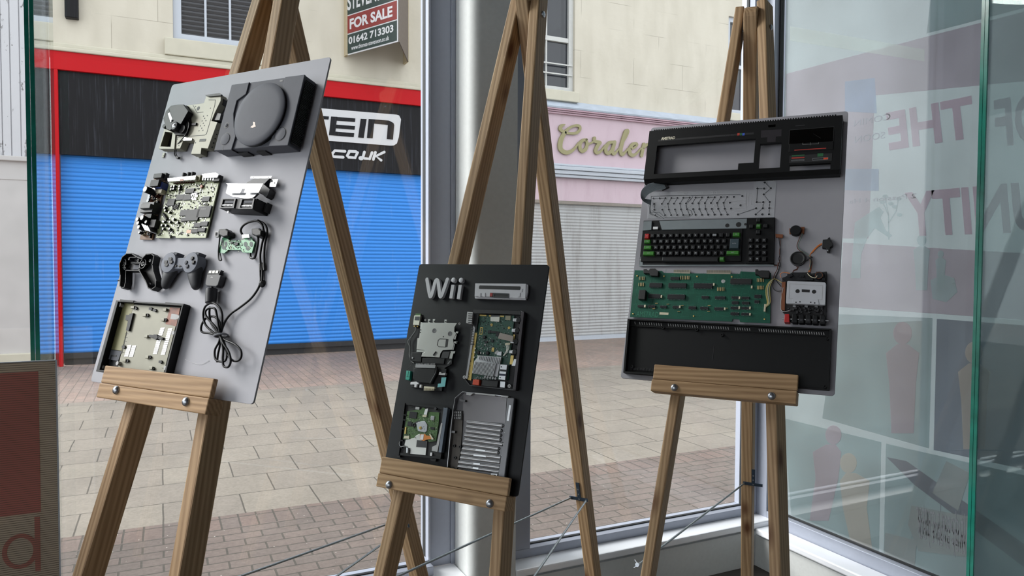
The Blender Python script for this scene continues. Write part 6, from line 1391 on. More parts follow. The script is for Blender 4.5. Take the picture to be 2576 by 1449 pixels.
t.add('front_edge', lp, M_case)
tt = MB(); n = 76; a = uv('F', 300, 228, wc3); b = uv('F', 1868, 118, wc3)
for i in range(n):
    x = a[0] + (b[0] - a[0]) * i / (n - 1); tt.box(x - 0.0019, v1 - 0.002, 0.012, x + 0.0019, v1 + 0.0036, wc3)
t.add('vent_teeth', tt, M_case)
wl3 = wc3 + 0.0003
q0 = uv('F', 355, 320, wc3); q1 = uv('F', 478, 286, wc3)
t.add('badge', MB().box(*uv('F', 330, 332, wc3), wc3 - 0.001, *uv('F', 1160, 252, wc3), wc3 + 0.0002), M_blkm, cs)
t.add('badge_lettering', text_mb('AMSTRAD', (q0[0], q0[1], q1[0], q1[1]), wc3, wc3 + 0.0006, bold=0.03), mat('pale_gold_lettering', (226, 220, 200), 0.4), cs, label='pale AMSTRAD lettering')
q0 = uv('F', 904, 288, wc3); q1 = uv('F', 1002, 264, wc3); t.add('model_lettering', text_mb('CPC 464', (q0[0], q0[1], q1[0], q1[1]), wc3, wc3 + 0.0005), M_dkbar, cs)
for k, m_ in enumerate((M_redprint, M_greenp, M_blueprint)):
    a = uv('F', 1016 + 22 * k, 280, wc3); b = uv('F', 1038 + 22 * k, 258, wc3); t.add('colour_stripe', MB().box(a[0], a[1], wc3, b[0], b[1], wc3 + 0.0005), m_, cs)
lidp = t.add('tape_lid', MB().box(*uv('F', 1464, 424, wc3), wc3, *uv('F', 1852, 330, wc3), wc3 + 0.0015), M_case, bevel=0.0006)
t.add('smoked_window', MB().box(h4[0], h4[1], wc3 - 0.0016, h4[2], h4[3], wc3 - 0.0006), M_smoke, lidp)
t.add('window_frame', MB().frame([(h4[0] - 0.001, h4[1] - 0.001), (h4[2] + 0.001, h4[1] - 0.001), (h4[2] + 0.001, h4[3] + 0.001), (h4[0] - 0.001, h4[3] + 0.001)], [(h4[0], h4[1]), (h4[2], h4[1]), (h4[2], h4[3]), (h4[0], h4[3])], wc3, wc3 + 0.001), M_dkbar, lidp)
t.add('tape_back', MB().box(h4[0] - 0.004, h4[1] - 0.004, 0.010, h4[2] + 0.004, h4[3] + 0.004, 0.012), M_blkm, lidp)
t.add('window_scratch', MB().stroke([uv('F', 1675, 262, wc3), uv('F', 1742, 302, wc3)], 0.0004, wc3 - 0.0006, wc3 - 0.0004), M_dkbar, lidp)
def fx(c, x0, y0, x1, y1, w0, w1): a = uv(c, x0, y1, w1); b = uv(c, x1, y0, w1); return MB().box(a[0], a[1], w0, b[0], b[1], w1)
t.add('red_stripe', fx('F', 1512, 386, 1788, 410, wc3 + 0.001, wc3 + 0.0019), M_redprint, lidp)
t.add('ruler_marks', MB().stroke([uv('F', 1584, 360, wc3), uv('F', 1724, 353, wc3)], 0.0005, wc3 + 0.001, wc3 + 0.0018, cap=False).stroke([uv('F', 1586, 344, wc3), uv('F', 1584, 360, wc3)], 0.0004, wc3 + 0.001, wc3 + 0.0018, cap=False).stroke([uv('F', 1652, 340, wc3), uv('F', 1650, 366, wc3)], 0.0004, wc3 + 0.001, wc3 + 0.0018, cap=False).stroke([uv('F', 1724, 338, wc3), uv('F', 1722, 354, wc3)], 0.0004, wc3 + 0.001, wc3 + 0.0018, cap=False), M_mark, lidp)
t.add('key_panel', fx('F', 1466, 432, 1840, 520, wc3, wc3 + 0.0006), M_blkm, cs)
for nm, q, m_ in (('green_print', (1490, 444, 1600, 460), M_greenp), ('red_print', (1488, 464, 1600, 480), M_redprint), ('green_print', (1712, 432, 1764, 462), M_greenp), ('orange_print', (1764, 470, 1804, 488), M_oran)):
    t.add(nm, fx('F', *q, wc3 + 0.0004, wc3 + 0.0010), m_, cs)
for q in ((1486, 488, 1598, 504), (1668, 470, 1806, 496)):
    a = uv('F', q[0], q[3], wc3); b = uv('F', q[2], q[1], wc3); e_ = 0.0006
    t.add('outline_print', MB().frame([a, (b[0], a[1]), b, (a[0], b[1])], [(a[0] + e_, a[1] + e_), (b[0] - e_, a[1] + e_), (b[0] - e_, b[1] - e_), (a[0] + e_, b[1] - e_)], wc3 + 0.0005, wc3 + 0.001), M_leg, cs)
t.add('counter_recess', MB().prism([uv('F', *q, wc3) for q in ((1224, 236), (1402, 226), (1400, 285), (1352, 290), (1350, 335), (1276, 338), (1278, 296), (1222, 298))], wc3 - 0.001, wc3 + 0.0004), mat('dull_plum_plastic', (34, 30, 36), 0.5), cs)
t.add('eject_button', fx('F', 1522, 184, 1604, 200, wc3, wc3 + 0.0008), M_blkm, cs, bevel=0.0003)

# --- keyboard membrane with ribbon cable
t = BT('b3', 'keyboard_membrane', 'clear keyboard membrane sheet with dark contact dots above the keyboard, corner board', 'computer part', P3.p(*zc('F', 800, 880), 0.0))
wm3 = 0.0012
sh = t.add('sheet', MB().prism([uv('F', *q, wm3) for q in ((236, 1000), (248, 772), (1100, 752), (1160, 752), (1170, 658), (1356, 654), (1336, 990))], 0.0008, wm3), M_membr)
r1 = [(x, 826 - i * 1.1) for i, x in enumerate((290, 343, 393, 445, 497, 549, 603, 655, 710, 765, 820, 875, 930, 987))]
r2 = [(x, 874 - i * 1.0) for i, x in enumerate((296, 362, 415, 467, 520, 572, 627, 681, 736, 789, 842, 898, 953))]
r3 = [(x, 924 - i * 0.9) for i, x in enumerate((297, 366, 423, 476, 528, 580, 634, 688, 741, 795, 852, 908, 963))]
r4 = [(x, 972 - i * 0.6) for i, x in enumerate((305, 390, 443, 495, 548, 603, 655, 711, 765, 820, 877, 932, 1023))]
ex = [(1060, 805), (1045, 886), (1255, 687), (1192, 740), (1250, 740), (1308, 737), (1246, 791), (1185, 858), (1242, 858), (1298, 857), (1180, 911), (1238, 911), (1295, 910), (1177, 964), (1234, 964), (1292, 963)]
for q in r1 + r2 + r3 + r4 + ex:
    u_ = uv('F', *q, wm3); c_ = t.add('contact_dot', MB().cyl(u_, 0.0034, wm3, wm3 + 0.0006, 12), mat('carbon_dot', (44, 46, 52), 0.5), sh)
    t.add('dot_ring', MB().lathe(u_, [(0.0049, wm3 + 0.0001), (0.0049, wm3 + 0.0003), (0.0038, wm3 + 0.0003)], 14), mat('pale_ring_print', (178, 178, 182), 0.4), sh)
ln_ = MB()
def trk(*pts): ln_.stroke([uv('F', *q, wm3) for q in pts], 0.0014, wm3, wm3 + 0.0003, cap=False)
for k in range(2, 13): trk(r1[k], r2[k - 1]); trk(r2[k], r3[k]) if k % 3 else None; trk(r3[k - 1], r4[k - 1])
for a, b in ((r1[0], r1[1]), (r1[1], r1[2]), (r1[3], r1[4]), (r1[5], r1[6]), (r1[7], r1[8]), (r1[9], r1[10]), (r1[11], r1[12]), (r2[0], r3[0]), (ex[2], ex[5]), (ex[3], ex[4]), (ex[5], ex[6]), (ex[3], ex[7]), (ex[7], ex[8]), (ex[6], ex[9]), (ex[8], ex[11]), (ex[9], ex[12]), (ex[12], ex[15]), (ex[11], ex[13]), (r4[12], ex[10]), (r4[4], r4[5])): trk(a, b)
trk((270, 806), (620, 798), (632, 812), (570, 880), (575, 920), (615, 930), (628, 965), (600, 985), (390, 990), (340, 945), (262, 950), (270, 806)); trk((620, 800), (1040, 792), (1058, 802)); trk((250, 880), (258, 960), (330, 990)); trk((262, 870), (266, 955), (350, 995)); trk((276, 930), (380, 1000))
t.add('tracks', ln_, mat('grey_silver_ink', (62, 64, 70), 0.5), sh)
pw = MB()
for y in (880, 905, 945, 965): pw.stroke([uv('F', 970, y - 30, wm3), uv('F', 1090, y - 36, wm3), uv('F', 1096, 800 - (y - 880) * 0.2, wm3)], 0.0010, wm3, wm3 + 0.0003, cap=False)
for y in (790, 850, 895, 940, 985): pw.stroke([uv('F', 660, y, wm3), uv('F', 1000, y - 12, wm3)], 0.0007, wm3, wm3 + 0.0002, cap=False)
pw.stroke([uv('F', 1108, 890, wm3), uv('F', 1116, 784, wm3), uv('F', 1142, 782, wm3), uv('F', 1136, 880, wm3), uv('F', 1158, 884, wm3)], 0.0012, wm3, wm3 + 0.0003)
for x, y in ((345, 790), (568, 780), (705, 778), (795, 776), (830, 776), (1195, 672), (1320, 670), (820, 886), (600, 890), (392, 894)): pw.frame([uv('F', *q, wm3) for q in ((x - 12, y + 9), (x + 12, y + 8), (x + 12, y - 9), (x - 12, y - 8))], [uv('F', *q, wm3) for q in ((x - 9, y + 6), (x + 9, y + 6), (x + 9, y - 6), (x - 9, y - 6))], wm3, wm3 + 0.0003)
t.add('pale_print', pw, mat('pale_ring_print', (178, 178, 182), 0.4), sh)
A_ = catmull([(*uv('F', x, y, w), w) for x, y, w in ((392, 684, 0.006), (335, 690, 0.016), (262, 694, 0.030), (196, 742, 0.038), (178, 800, 0.036), (200, 850, 0.022), (268, 886, 0.003))], 6)
B_ = catmull([(*uv('F', x, y, w), w) for x, y, w in ((414, 724, 0.006), (372, 748, 0.014), (308, 758, 0.024), (246, 790, 0.030), (216, 828, 0.028), (226, 832, 0.016), (272, 836, 0.003))], 6)
rb = MB(); i0 = 0
for a, b in zip(A_, B_): rb.v += [tuple(a), tuple(b), tuple(a + Vector((0, 0, 0.0010))), tuple(b + Vector((0, 0, 0.0010)))]
for k in range(len(A_) - 1):
    i = 4 * k; rb.f += [[i, i + 1, i + 5, i + 4], [i + 2, i + 6, i + 7, i + 3], [i, i + 4, i + 6, i + 2], [i + 1, i + 3, i + 7, i + 5]]
rb.f += [[0, 2, 3, 1], [len(rb.v) - 4, len(rb.v) - 3, len(rb.v) - 1, len(rb.v) - 2]]
rbo = t.add('ribbon_cable', rb, M_ribbon, label='curled grey ribbon cable')
rl = MB()
for f in [(i + 1) / 13 for i in range(12)]:
    rl.tube([a * (1 - f) + b * f + Vector((0, 0, 0.0010)) for a, b in zip(A_, B_)], 0.0004, 4)
t.add('ribbon_lines', rl, mat('dark_ribbon_line', (66, 74, 78), 0.5), rbo)
t.add('connector', MB().prism([uv('F', *q, 0.010) for q in ((330, 712), (385, 682), (418, 726), (362, 750))], 0.001, 0.010), M_blkm)

# --- keyboard
t = BT('b3', 'keyboard', 'black computer keyboard with red and green keys, middle of the corner board', 'keyboard', P3.p(*zc('F', 760, 1220), 0.0))
t.add('base_plate', MB().prism([uv('F', *q, 0.005) for q in ((205, 1018), (1344, 990), (1334, 1404), (164, 1410))], 0.0008, 0.005), M_blk)
kp = t.add('upper_plate', MB().prism([uv('F', *q, 0.010) for q in ((340, 1020), (1100, 1000), (1096, 1084), (362, 1096))], 0.005, 0.010).prism([uv('F', *q, 0.010) for q in ((206, 1024), (274, 1020), (270, 1096), (194, 1104))], 0.005, 0.010), M_kplate)
for x, y, r in ((930, 1060, 0.0062), (1028, 1052, 0.0078), (1088, 1050, 0.0040)): t.add('plate_hole', MB().cyl(uv('F', x, y, 0.010), r, 0.009, 0.0103, 20), M_blkm, kp)
t.add('number_label', fx('F', 284, 1070, 328, 1092, 0.005, 0.0106), M_white); 
t.add('side_strip', MB().prism([uv('F', *q, 0.006) for q in ((176, 1330), (198, 1330), (196, 1404), (166, 1404))], 0.004, 0.006), M_kplate); t.add('bottom_strip', MB().prism([uv('F', *q, 0.006) for q in ((166, 1402), (1334, 1398), (1334, 1410), (164, 1412))], 0.003, 0.006), M_kplate)
for x, y in ((178, 1358), (205, 1094)): t.add('screw', MB().cyl(uv('F', x, y, 0.008), 0.0028, 0.004, 0.0085, 12), M_mark)
t.add('key_well', MB().prism([uv('F', *q, 0.010) for q in ((204, 1108), (1060, 1090), (1048, 1370), (178, 1372))], 0.004, 0.010).prism([uv('F', *q, 0.010) for q in ((1104, 1000), (1340, 992), (1332, 1390), (1092, 1390))], 0.004, 0.010), M_case)
wk = 0.019
def key(x0, y0, x1, y1, m_, leg='', lab=None):
    a = uv('F', x0, y1, wk); b = uv('F', x1, y0, wk); e_ = 0.0011; mb = MB()
    mb.v = [(a[0] - e_, a[1] - e_, 0.010), (b[0] + e_, a[1] - e_, 0.010), (b[0] + e_, b[1] + e_, 0.010), (a[0] - e_, b[1] + e_, 0.010), (a[0] + e_, a[1] + e_, wk), (b[0] - e_, a[1] + e_, wk), (b[0] - e_, b[1] - e_, wk), (a[0] + e_, b[1] - e_, wk)]
    mb.f = [[3, 2, 1, 0], [4, 5, 6, 7], [0, 1, 5, 4], [1, 2, 6, 5], [2, 3, 7, 6], [3, 0, 4, 7]]
    k = t.add('key', mb, m_, bevel=0.0007, label=lab)
    if leg:
        h = 0.0052 if len(leg) == 1 else 0.0028; c = ((a[0] + b[0]) / 2 - (0.001 if len(leg) == 1 else 0), (a[1] + b[1]) / 2)
        t.add('legend', text_mb(leg, (c[0], c[1], h), wk, wk + 0.0002, bold=0.02), M_leg, k)
KW = 19
def krow(xs, y, legs, dy=0.0):
    for i, x in enumerate(xs): key(x - KW, y - 17 - i * dy, x + KW, y + 18 - i * dy, M_keyb, legs[i] if i < len(legs) else '')
key(209, 1128, 253, 1172, M_keyr, 'ESC', 'red key')
krow((281, 334, 387, 441, 495, 549, 603, 657, 712, 767, 822, 878, 936), 1146, list('1234567890-') + ['', ''], 0.55)
key(974, 1118, 1040, 1152, M_keyg, 'DEL', 'green key')
key(205, 1180, 262, 1212, M_keyg, 'TAB', 'green key'); krow((302, 355, 408, 462, 515, 569, 623, 678, 735, 790, 847, 903), 1196, list('QWERTYUIOP@['), 0.45)
key(946, 1172, 1035, 1258, M_keye, 'ENTER', 'slate blue key')
key(202, 1232, 272, 1264, M_keyg, 'CAPS', 'green key'); krow((312, 365, 418, 470, 525, 578, 633, 688, 743, 798, 855, 912), 1248, list('ASDFGHJKL:;]'), 0.35)
key(195, 1282, 295, 1316, M_keyg, 'SHIFT', 'wide green key'); krow((333, 386, 440, 493, 548, 602, 658, 715, 770, 828, 884), 1299, list('ZXCVBNM<>?') + ['\\'], 0.25)
key(920, 1276, 1032, 1310, M_keyg, 'SHIFT', 'wide green key')
key(362, 1332, 852, 1368, M_keyb, '', 'long space bar'); key(860, 1330, 904, 1364, M_keyg, 'CTRL', 'green key')
for x, y, l in ((1200, 1010, ''), (1138, 1064, ''), (1262, 1060, ''), (1197, 1114, '')): key(x - 20, y - 17, x + 20, y + 17, M_keyb, l)
key(1180, 1044, 1220, 1078, M_keyg, 'COPY', 'green key')
for j, (y, ls) in enumerate(((1186, '789'), (1240, '456'), (1294, '123'), (1348, '0. '))):
    for i, x in enumerate((1133, 1192, 1252)): key(x - 20, y - 18, x + 20, y + 18, M_keyb, ls[i].strip())

# --- computer main board
t = BT('b3', 'main_circuit_board', 'long teal green circuit board with rows of black chips, below the keyboard', 'circuit board', P3.p(*zc('G', 800, 310), 0.0))
wq3 = 0.007
bo_ = t.add('board', MB().prism([uv('G', *q, wq3) for q in ((205, 72), (455, 78), (472, 96), (560, 98), (860, 102), (1165, 106), (1170, 82), (1447, 96), (1440, 555), (1166, 544), (1158, 520), (1098, 516), (1090, 540), (162, 498))], wq3 - 0.0018, wq3), M_pcba)
ec = mat('pale_edge_connector', (166, 158, 142), 0.5, 0.2, var=0.08)
for a in ((562, 66, 712, 98), (862, 70, 1080, 104)):
    e_ = t.add('edge_connector', MB().prism([uv('G', *q, wq3) for q in ((a[0], a[1]), (a[2], a[1] + 4), (a[2] - 2, a[3] + 4), (a[0] - 2, a[3]))], wq3 - 0.0018, wq3 + 0.0001), ec)
    m = MB(); k = (a[2] - a[0]) // 8
    for i in range(k): m.prism([uv('G', *q, wq3) for q in ((a[0] + i * 8, a[1] + 2), (a[0] + i * 8 + 3, a[1] + 2), (a[0] + i * 8 + 3, a[1] + 24), (a[0] + i * 8, a[1] + 24))], wq3, wq3 + 0.0003)
    t.add('contacts', m, M_trace, e_)
CH = ((340, 186, 452, 226), (514, 188, 674, 230), (744, 190, 912, 234), (1078, 148, 1268, 196), (330, 288, 438, 324), (504, 292, 662, 334), (530, 132, 612, 156), (814, 306, 880, 328), (936, 309, 1030, 333), (1086, 309, 1156, 330), (1180, 314, 1250, 332), (1090, 354, 1152, 378), (1182, 358, 1250, 380), (232, 389, 292, 408), (326, 390, 394, 410), (436, 394, 496, 413), (550, 397, 612, 416), (696, 401, 764, 424), (800, 405, 876, 427), (930, 410, 1014, 433), (1078, 403, 1156, 424), (1176, 406, 1250, 426), (1078, 456, 1154, 478), (1176, 460, 1248, 481), (1296, 296, 1358, 322), (1296, 346, 1340, 368))
for q in CH:
    h = 0.0042 if q[3] - q[1] < 35 else 0.0055
    c_ = add_chip(t, 'G', *q, wq3 + 0.001, wq3 + h, M_chip if q[0] != 1078 or q[1] > 200 else M_blkm, None, 'chip', 0.0005)
    a = uv('G', q[0], q[3], wq3 + h); b = uv('G', q[2], q[1], wq3 + h); m = MB(); k = max(4, int((b[0] - a[0]) / 0.0034))
    for i in range(k):
        x = a[0] + (b[0] - a[0]) * (i + 0.5) / k; m.box(x - 0.0005, a[1] - 0.0012, wq3, x + 0.0005, b[1] + 0.0012, wq3 + 0.0022)
    t.add('pins', m, M_sil, c_)
for x, y in ((448, 310), (298, 398), (616, 404), (1026, 422), (1160, 322), (1158, 412), (1256, 414), (1256, 472), (926, 200), (1272, 224)): add_chip(t, 'G', x - 6, y - 12, x + 6, y + 12, wq3, wq3 + 0.005, M_cream_p, None, 'disc_capacitor', 0.0004)
add_chip(t, 'G', 246, 250, 296, 336, wq3, wq3 + 0.018, M_blkm, None, 'regulator', 0.0008)
def res(x, y): t.add('resistor', MB().tube([(*uv('G', x, y - 16, wq3), wq3 + 0.002), (*uv('G', x - 1, y + 16, wq3), wq3 + 0.002)], 0.0011, 8), M_resist)
for i in range(4): res(252 + i * 14, 148); res(246 + i * 14, 203)
for i in range(6): res(628 + i * 15, 142)
for i in range(5): res(962 + i * 15, 246); res(1324 + i * 14, 165); res(1326 + i * 13, 232)
for x, y in ((405, 375), (510, 383), (640, 396), (608, 450), (885, 395), (880, 448), (380, 425), (1042, 420)): t.add('diode', MB().tube([(*uv('G', x - 12, y, wq3), wq3 + 0.0018), (*uv('G', x + 12, y - 1, wq3), wq3 + 0.0018)], 0.001, 8), M_resist)
for q in ([(284, 62), (312, 60), (330, 74), (345, 56), (392, 56), (420, 80), (416, 124), (346, 120), (340, 100), (284, 98)], [(1304, 62), (1330, 62), (1332, 76), (1362, 72), (1432, 74), (1430, 140), (1360, 138), (1330, 112), (1302, 108)]):
    t.add('socket', MB().prism([uv('G', *p_, 0.022) for p_ in q], wq3, 0.022), M_blkm, bevel=0.001)
for x, y in ((228, 122), (472, 125), (774, 127), (1090, 130), (190, 468), (742, 488), (1388, 516)): t.add('screw', MB().lathe(uv('G', x, y, wq3 + 0.002), [(0.0026, wq3), (0.0024, wq3 + 0.0016), (0.001, wq3 + 0.002)], 12), M_gold_rail, smooth=True)
t.add('round_hole', MB().cyl(uv('G', 1012, 172, wq3), 0.0058, wq3 - 0.002, wq3 + 0.0001, 24), M_mark, bo_)
q0 = uv('G', 218, 492, wq3); q1 = uv('G', 424, 452, wq3); t.add('board_lettering', text_mb('AMSTRAD', (q0[0], q0[1], q1[0], q1[1]), wq3, wq3 + 0.0002), mat('pale_green_legend', (40, 118, 92), 0.5), bo_)
t.add('white_label', fx('G', 430, 458, 514, 475, wq3, wq3 + 0.0003), M_cream_p, bo_)
t.add('white_connector', MB().prism([uv('G', *q, 0.014) for q in ((1386, 380), (1400, 380), (1396, 448), (1380, 446))], wq3, 0.014), M_cream_p)
qd = [uv('G', *q, wq3) for q in ((230, 100), (1420, 110), (1410, 520), (190, 480))]
tracks(t, 'surface_tracks', qd, wq3, 260, mat('pale_green_track', (28, 108, 84), 0.5), 51, 0.035, 0.00035); scatter(t, 'solder_dots', qd, wq3, 190, mat('pale_green_legend', (40, 118, 92), 0.5), 52, 0.0004, 0.0007, 0.0003)

# --- bottom case
t = BT('b3', 'computer_case', 'shallow black computer bottom case with pale vent slots, behind the corner easel ledge', 'computer part', P3.p(*zc('G', 1040, 840), 0.0))
w_ = 0.0215
ou = [uv('G', *q, w_) for q in ((140, 512), (1996, 606), (1974, 1172), (100, 1004))]; inn = [uv('G', *q, w_) for q in ((158, 524), (1980, 618), (1958, 1160), (118, 992))]
ou = [(q[0], max(q[1], 0.012)) for q in ou]
t.add('tray', MB().frame(ou, inn, 0.0006, w_).prism(ou, 0.0006, 0.004), M_case, bevel=0.0008)
a = (205, 552); b = (1926, 650)
for i in range(80):
    f = i / 79
    if any(g0 < f < g1 for g0, g1 in ((0.012, 0.02), (0.145, 0.165), (0.33, 0.35), (0.505, 0.525), (0.615, 0.655))): continue
    x, y = a[0] + (b[0] - a[0]) * f, a[1] + (b[1] - a[1]) * f
    t.add('vent_slot', MB().stroke([uv('G', x, y - 11, 0.010), uv('G', x + 5, y + 12, 0.010)], 0.0019, 0.009, 0.0100, cap=False), M_mark)

t.add('vent_ledge', MB().prism([uv('G', *q, 0.009) for q in ((160, 526), (1978, 620), (1976, 676), (156, 580))], 0.004, 0.009), M_case)
t.add('moulding_line', MB().stroke([uv('G', 930, 744, 0.0046), uv('G', 914, 898, 0.0046)], 0.0007, 0.004, 0.0046), M_dkbar)
for x, y in ((150, 552), (120, 966), (1000, 660), (770, 612), (1960, 690), (1940, 1130), (180, 948), (462, 592)): t.add('screw_boss', MB().lathe(uv('G', x, y, 0.012), [(0.005, 0.004), (0.0046, 0.012), (0.0022, 0.012), (0.002, 0.008)], 14), M_case, smooth=True)
bs_ = MB()
for i in range(20):
    f = i / 19; q = uv('G', 170 + 200 * f, 980 + 12 * f, 0.008); bs_.box(q[0] - 0.0008, q[1], 0.004, q[0] + 0.0008, q[1] + 0.008, 0.008)
t.add('rear_ribs', bs_, M_dkbar)

# --- cassette deck mechanism, cassette, and loose bits
t = BT('b3', 'cassette_deck', 'dark cassette deck mechanism with a row of piano keys, lower right of the corner board', 'computer part', P3.p(*zc('G', 1750, 320), 0.0))
t.add('chassis', MB().prism([uv('G', *q, 0.014) for q in ((1548, 140), (1640, 110), (1820, 100), (1955, 82), (1950, 545), (1625, 545), (1545, 440))], 0.002, 0.014), M_blkm, bevel=0.001)
t.add('chassis_top', MB().prism([uv('G', *q, 0.020) for q in ((1640, 92), (1800, 92), (1830, 160), (1600, 175), (1550, 150))], 0.006, 0.020), M_chip)
t.add('left_board', MB().prism([uv('G', *q, 0.018) for q in ((1546, 180), (1580, 178), (1572, 440), (1540, 430))], 0.006, 0.018), M_rust)
mt_ = t.add('motor', MB().lathe(uv('G', 1884, 118, 0.026), [(0.0115, 0.006), (0.0115, 0.024), (0.010, 0.026), (0.003, 0.026)], 28), M_chip, smooth=True); t.add('motor_ring', MB().lathe(uv('G', 1884, 118, 0.026), [(0.0098, 0.0255), (0.0098, 0.0266), (0.0088, 0.0266), (0.0088, 0.0255)], 24), M_rust, mt_)
for x in (1648, 1756, 1846): t.add('spring_clip', MB().prism([uv('G', *q, 0.022) for q in ((x, 380), (x + 30, 382), (x + 26, 410), (x - 2, 406))], 0.012, 0.022), M_sil)
scatter(t, 'small_mechanism_parts', [uv('G', *q, 0.014) for q in ((1600, 390), (1940, 395), (1930, 470), (1590, 460))], 0.014, 40, M_dkbar, 61, 0.001, 0.004, 0.010)
scatter(t, 'small_mechanism_parts', [uv('G', *q, 0.014) for q in ((1600, 110), (1930, 100), (1930, 165), (1590, 165))], 0.014, 26, M_chip, 62, 0.001, 0.004, 0.012)
for i, x in enumerate((1592, 1662, 1724, 1788, 1850, 1916)):
    k = t.add('piano_key', MB().prism([uv('G', *q, 0.030) for q in ((x - 20, 470 + i * 2), (x + 22, 470 + i * 2), (x + 24, 546 + i * 3), (x - 26, 545 + i * 3))], 0.006, 0.030), M_keyr if i == 0 else M_blk, bevel=0.0014, label='red record key' if i == 0 else None)
    if i > 1: t.add('key_mark', MB().prism([uv('G', *q, 0.0303) for q in ((x - 12, 510 + i * 2), (x + 12, 511 + i * 2), (x + 10, 532 + i * 2), (x - 14, 531 + i * 2))], 0.0298, 0.0303), M_psd, k)
t.add('key_shaft', MB().tube([(*uv('G', 1548, 512, 0.02), 0.018), (*uv('G', 1760, 520, 0.02), 0.018), (*uv('G', 1972, 530, 0.02), 0.018)], 0.0024, 8), M_sil)
t = BT('b3', 'cassette', 'pale grey audio cassette sitting in the dark tape mechanism, corner board', 'cassette tape', P3.p(*zc('G', 1766, 280), 0.0))
wt3 = 0.040
cb_ = t.add('body', MB().prism([uv('G', *q, wt3) for q in ((1596, 172), (1606, 168), (1936, 182), (1948, 190), (1942, 382), (1932, 388), (1592, 374), (1584, 366))], 0.029, wt3), M_tapeg, bevel=0.0008)
t.add('label_area', MB().frame([uv('G', *q, wt3) for q in ((1610, 330), (1914, 342), (1920, 210), (1616, 194))], [uv('G', *q, wt3) for q in ((1613, 327), (1911, 339), (1917, 213), (1619, 197))], wt3, wt3 + 0.0003), M_mark, cb_)
t.add('trapezoid', MB().prism([uv('G', *q, wt3 + 0.0012) for q in ((1650, 326), (1876, 334), (1886, 384), (1638, 374))], wt3, wt3 + 0.0012), M_tapeg, cb_, bevel=0.0004)
t.add('window', MB().prism([uv('G', *q, wt3) for q in ((1728, 246), (1802, 250), (1800, 274), (1728, 270))], wt3 - 0.0005, wt3 + 0.0002), M_blkm, cb_)
for x, y in ((1690, 263), (1840, 268)):
    h = t.add('hub_hole', MB().cyl(uv('G', x, y, wt3), 0.0056, wt3 - 0.0008, wt3 + 0.0005, 24), M_blkm, cb_)
    t.add('hub_rim', MB().lathe(uv('G', x, y, wt3), [(0.0066, wt3), (0.0066, wt3 + 0.0003), (0.0056, wt3 + 0.0003)], 24), M_tapeg, cb_)
for x, y in ((1676, 364), (1712, 360), (1810, 364), (1846, 370)): t.add('guide_hole', MB().cyl(uv('G', x, y, wt3 + 0.001), 0.0020, wt3, wt3 + 0.0014, 12), M_blkm, cb_)

t = BT('b3', 'volume_knob', 'round black volume knob on a small brown board, right of the keyboard', 'computer part', P3.p(*zc('F', 1530, 1105), 0.0))
t.add('brown_board', MB().prism([uv('F', *q, 0.006) for q in ((1468, 1085), (1600, 1072), (1596, 1130), (1470, 1132))], 0.001, 0.006), M_rust)
t.add('knob', MB().lathe(uv('F', 1522, 1100, 0.018), [(0.0152, 0.006), (0.0152, 0.0165), (0.014, 0.018), (0.004, 0.018)], 36), M_blk, smooth=True)
t = BT('b3', 'small_connector', 'tiny brown connector with twisted wires just right of the keyboard', 'computer part', P3.p(*zc('F', 1380, 1150), 0.0))
t.add('connector_body', MB().prism([uv('F', *q, 0.007) for q in ((1346, 1132), (1414, 1138), (1410, 1166), (1350, 1162))], 0.001, 0.007), M_rust)
t.add('twisted_wire', MB().tube(catmull([(*uv('F', x, y, 0.005), 0.005) for x, y in ((1384, 1160), (1392, 1220), (1382, 1290), (1388, 1350), (1372, 1400), (1340, 1408))], 7), 0.0010, 6), M_wbr)
t.add('twisted_wire', MB().tube(catmull([(*uv('F', x, y, 0.006), 0.006) for x, y in ((1376, 1160), (1384, 1220), (1392, 1290), (1378, 1350), (1392, 1400), (1370, 1449))], 7), 0.0010, 6), M_wbk)
t = BT('b3', 'loudspeaker', 'small round black loudspeaker with grey rim, right side of the corner board', 'computer part', P3.p(*zc('F', 1545, 1348), 0.0))
sp3 = uv('F', 1542, 1346, 0.012)
t.add('basket', MB().lathe(sp3, [(0.0200, 0.001), (0.0212, 0.008), (0.0212, 0.012), (0.0192, 0.0128), (0.0186, 0.0115)], 40, ring=True), M_dkbar, smooth=True)
t.add('cone', MB().lathe(sp3, [(0.0188, 0.0105), (0.0178, 0.0126), (0.0160, 0.0120), (0.009, 0.0075), (0.0082, 0.0075), (0.006, 0.0095), (0.0005, 0.0105)], 40), M_blkm, smooth=True)
t = BT('b3', 'power_socket', 'small black power socket with orange wires, right edge of the corner board', 'computer part', P3.p(*zc('F', 1800, 1225), 0.0))
t.add('socket_body', MB().prism([uv('F', *q, 0.016) for q in ((1758, 1182), (1800, 1178), (1804, 1166), (1822, 1160), (1824, 1196), (1846, 1214), (1840, 1240), (1822, 1244), (1816, 1288), (1792, 1284), (1790, 1256), (1752, 1250))], 0.001, 0.016), M_blkm, bevel=0.0008)
t.add('pin', MB().cyl(uv('F', 1800, 1276, 0.017), 0.0018, 0.014, 0.0172, 10), M_leg)

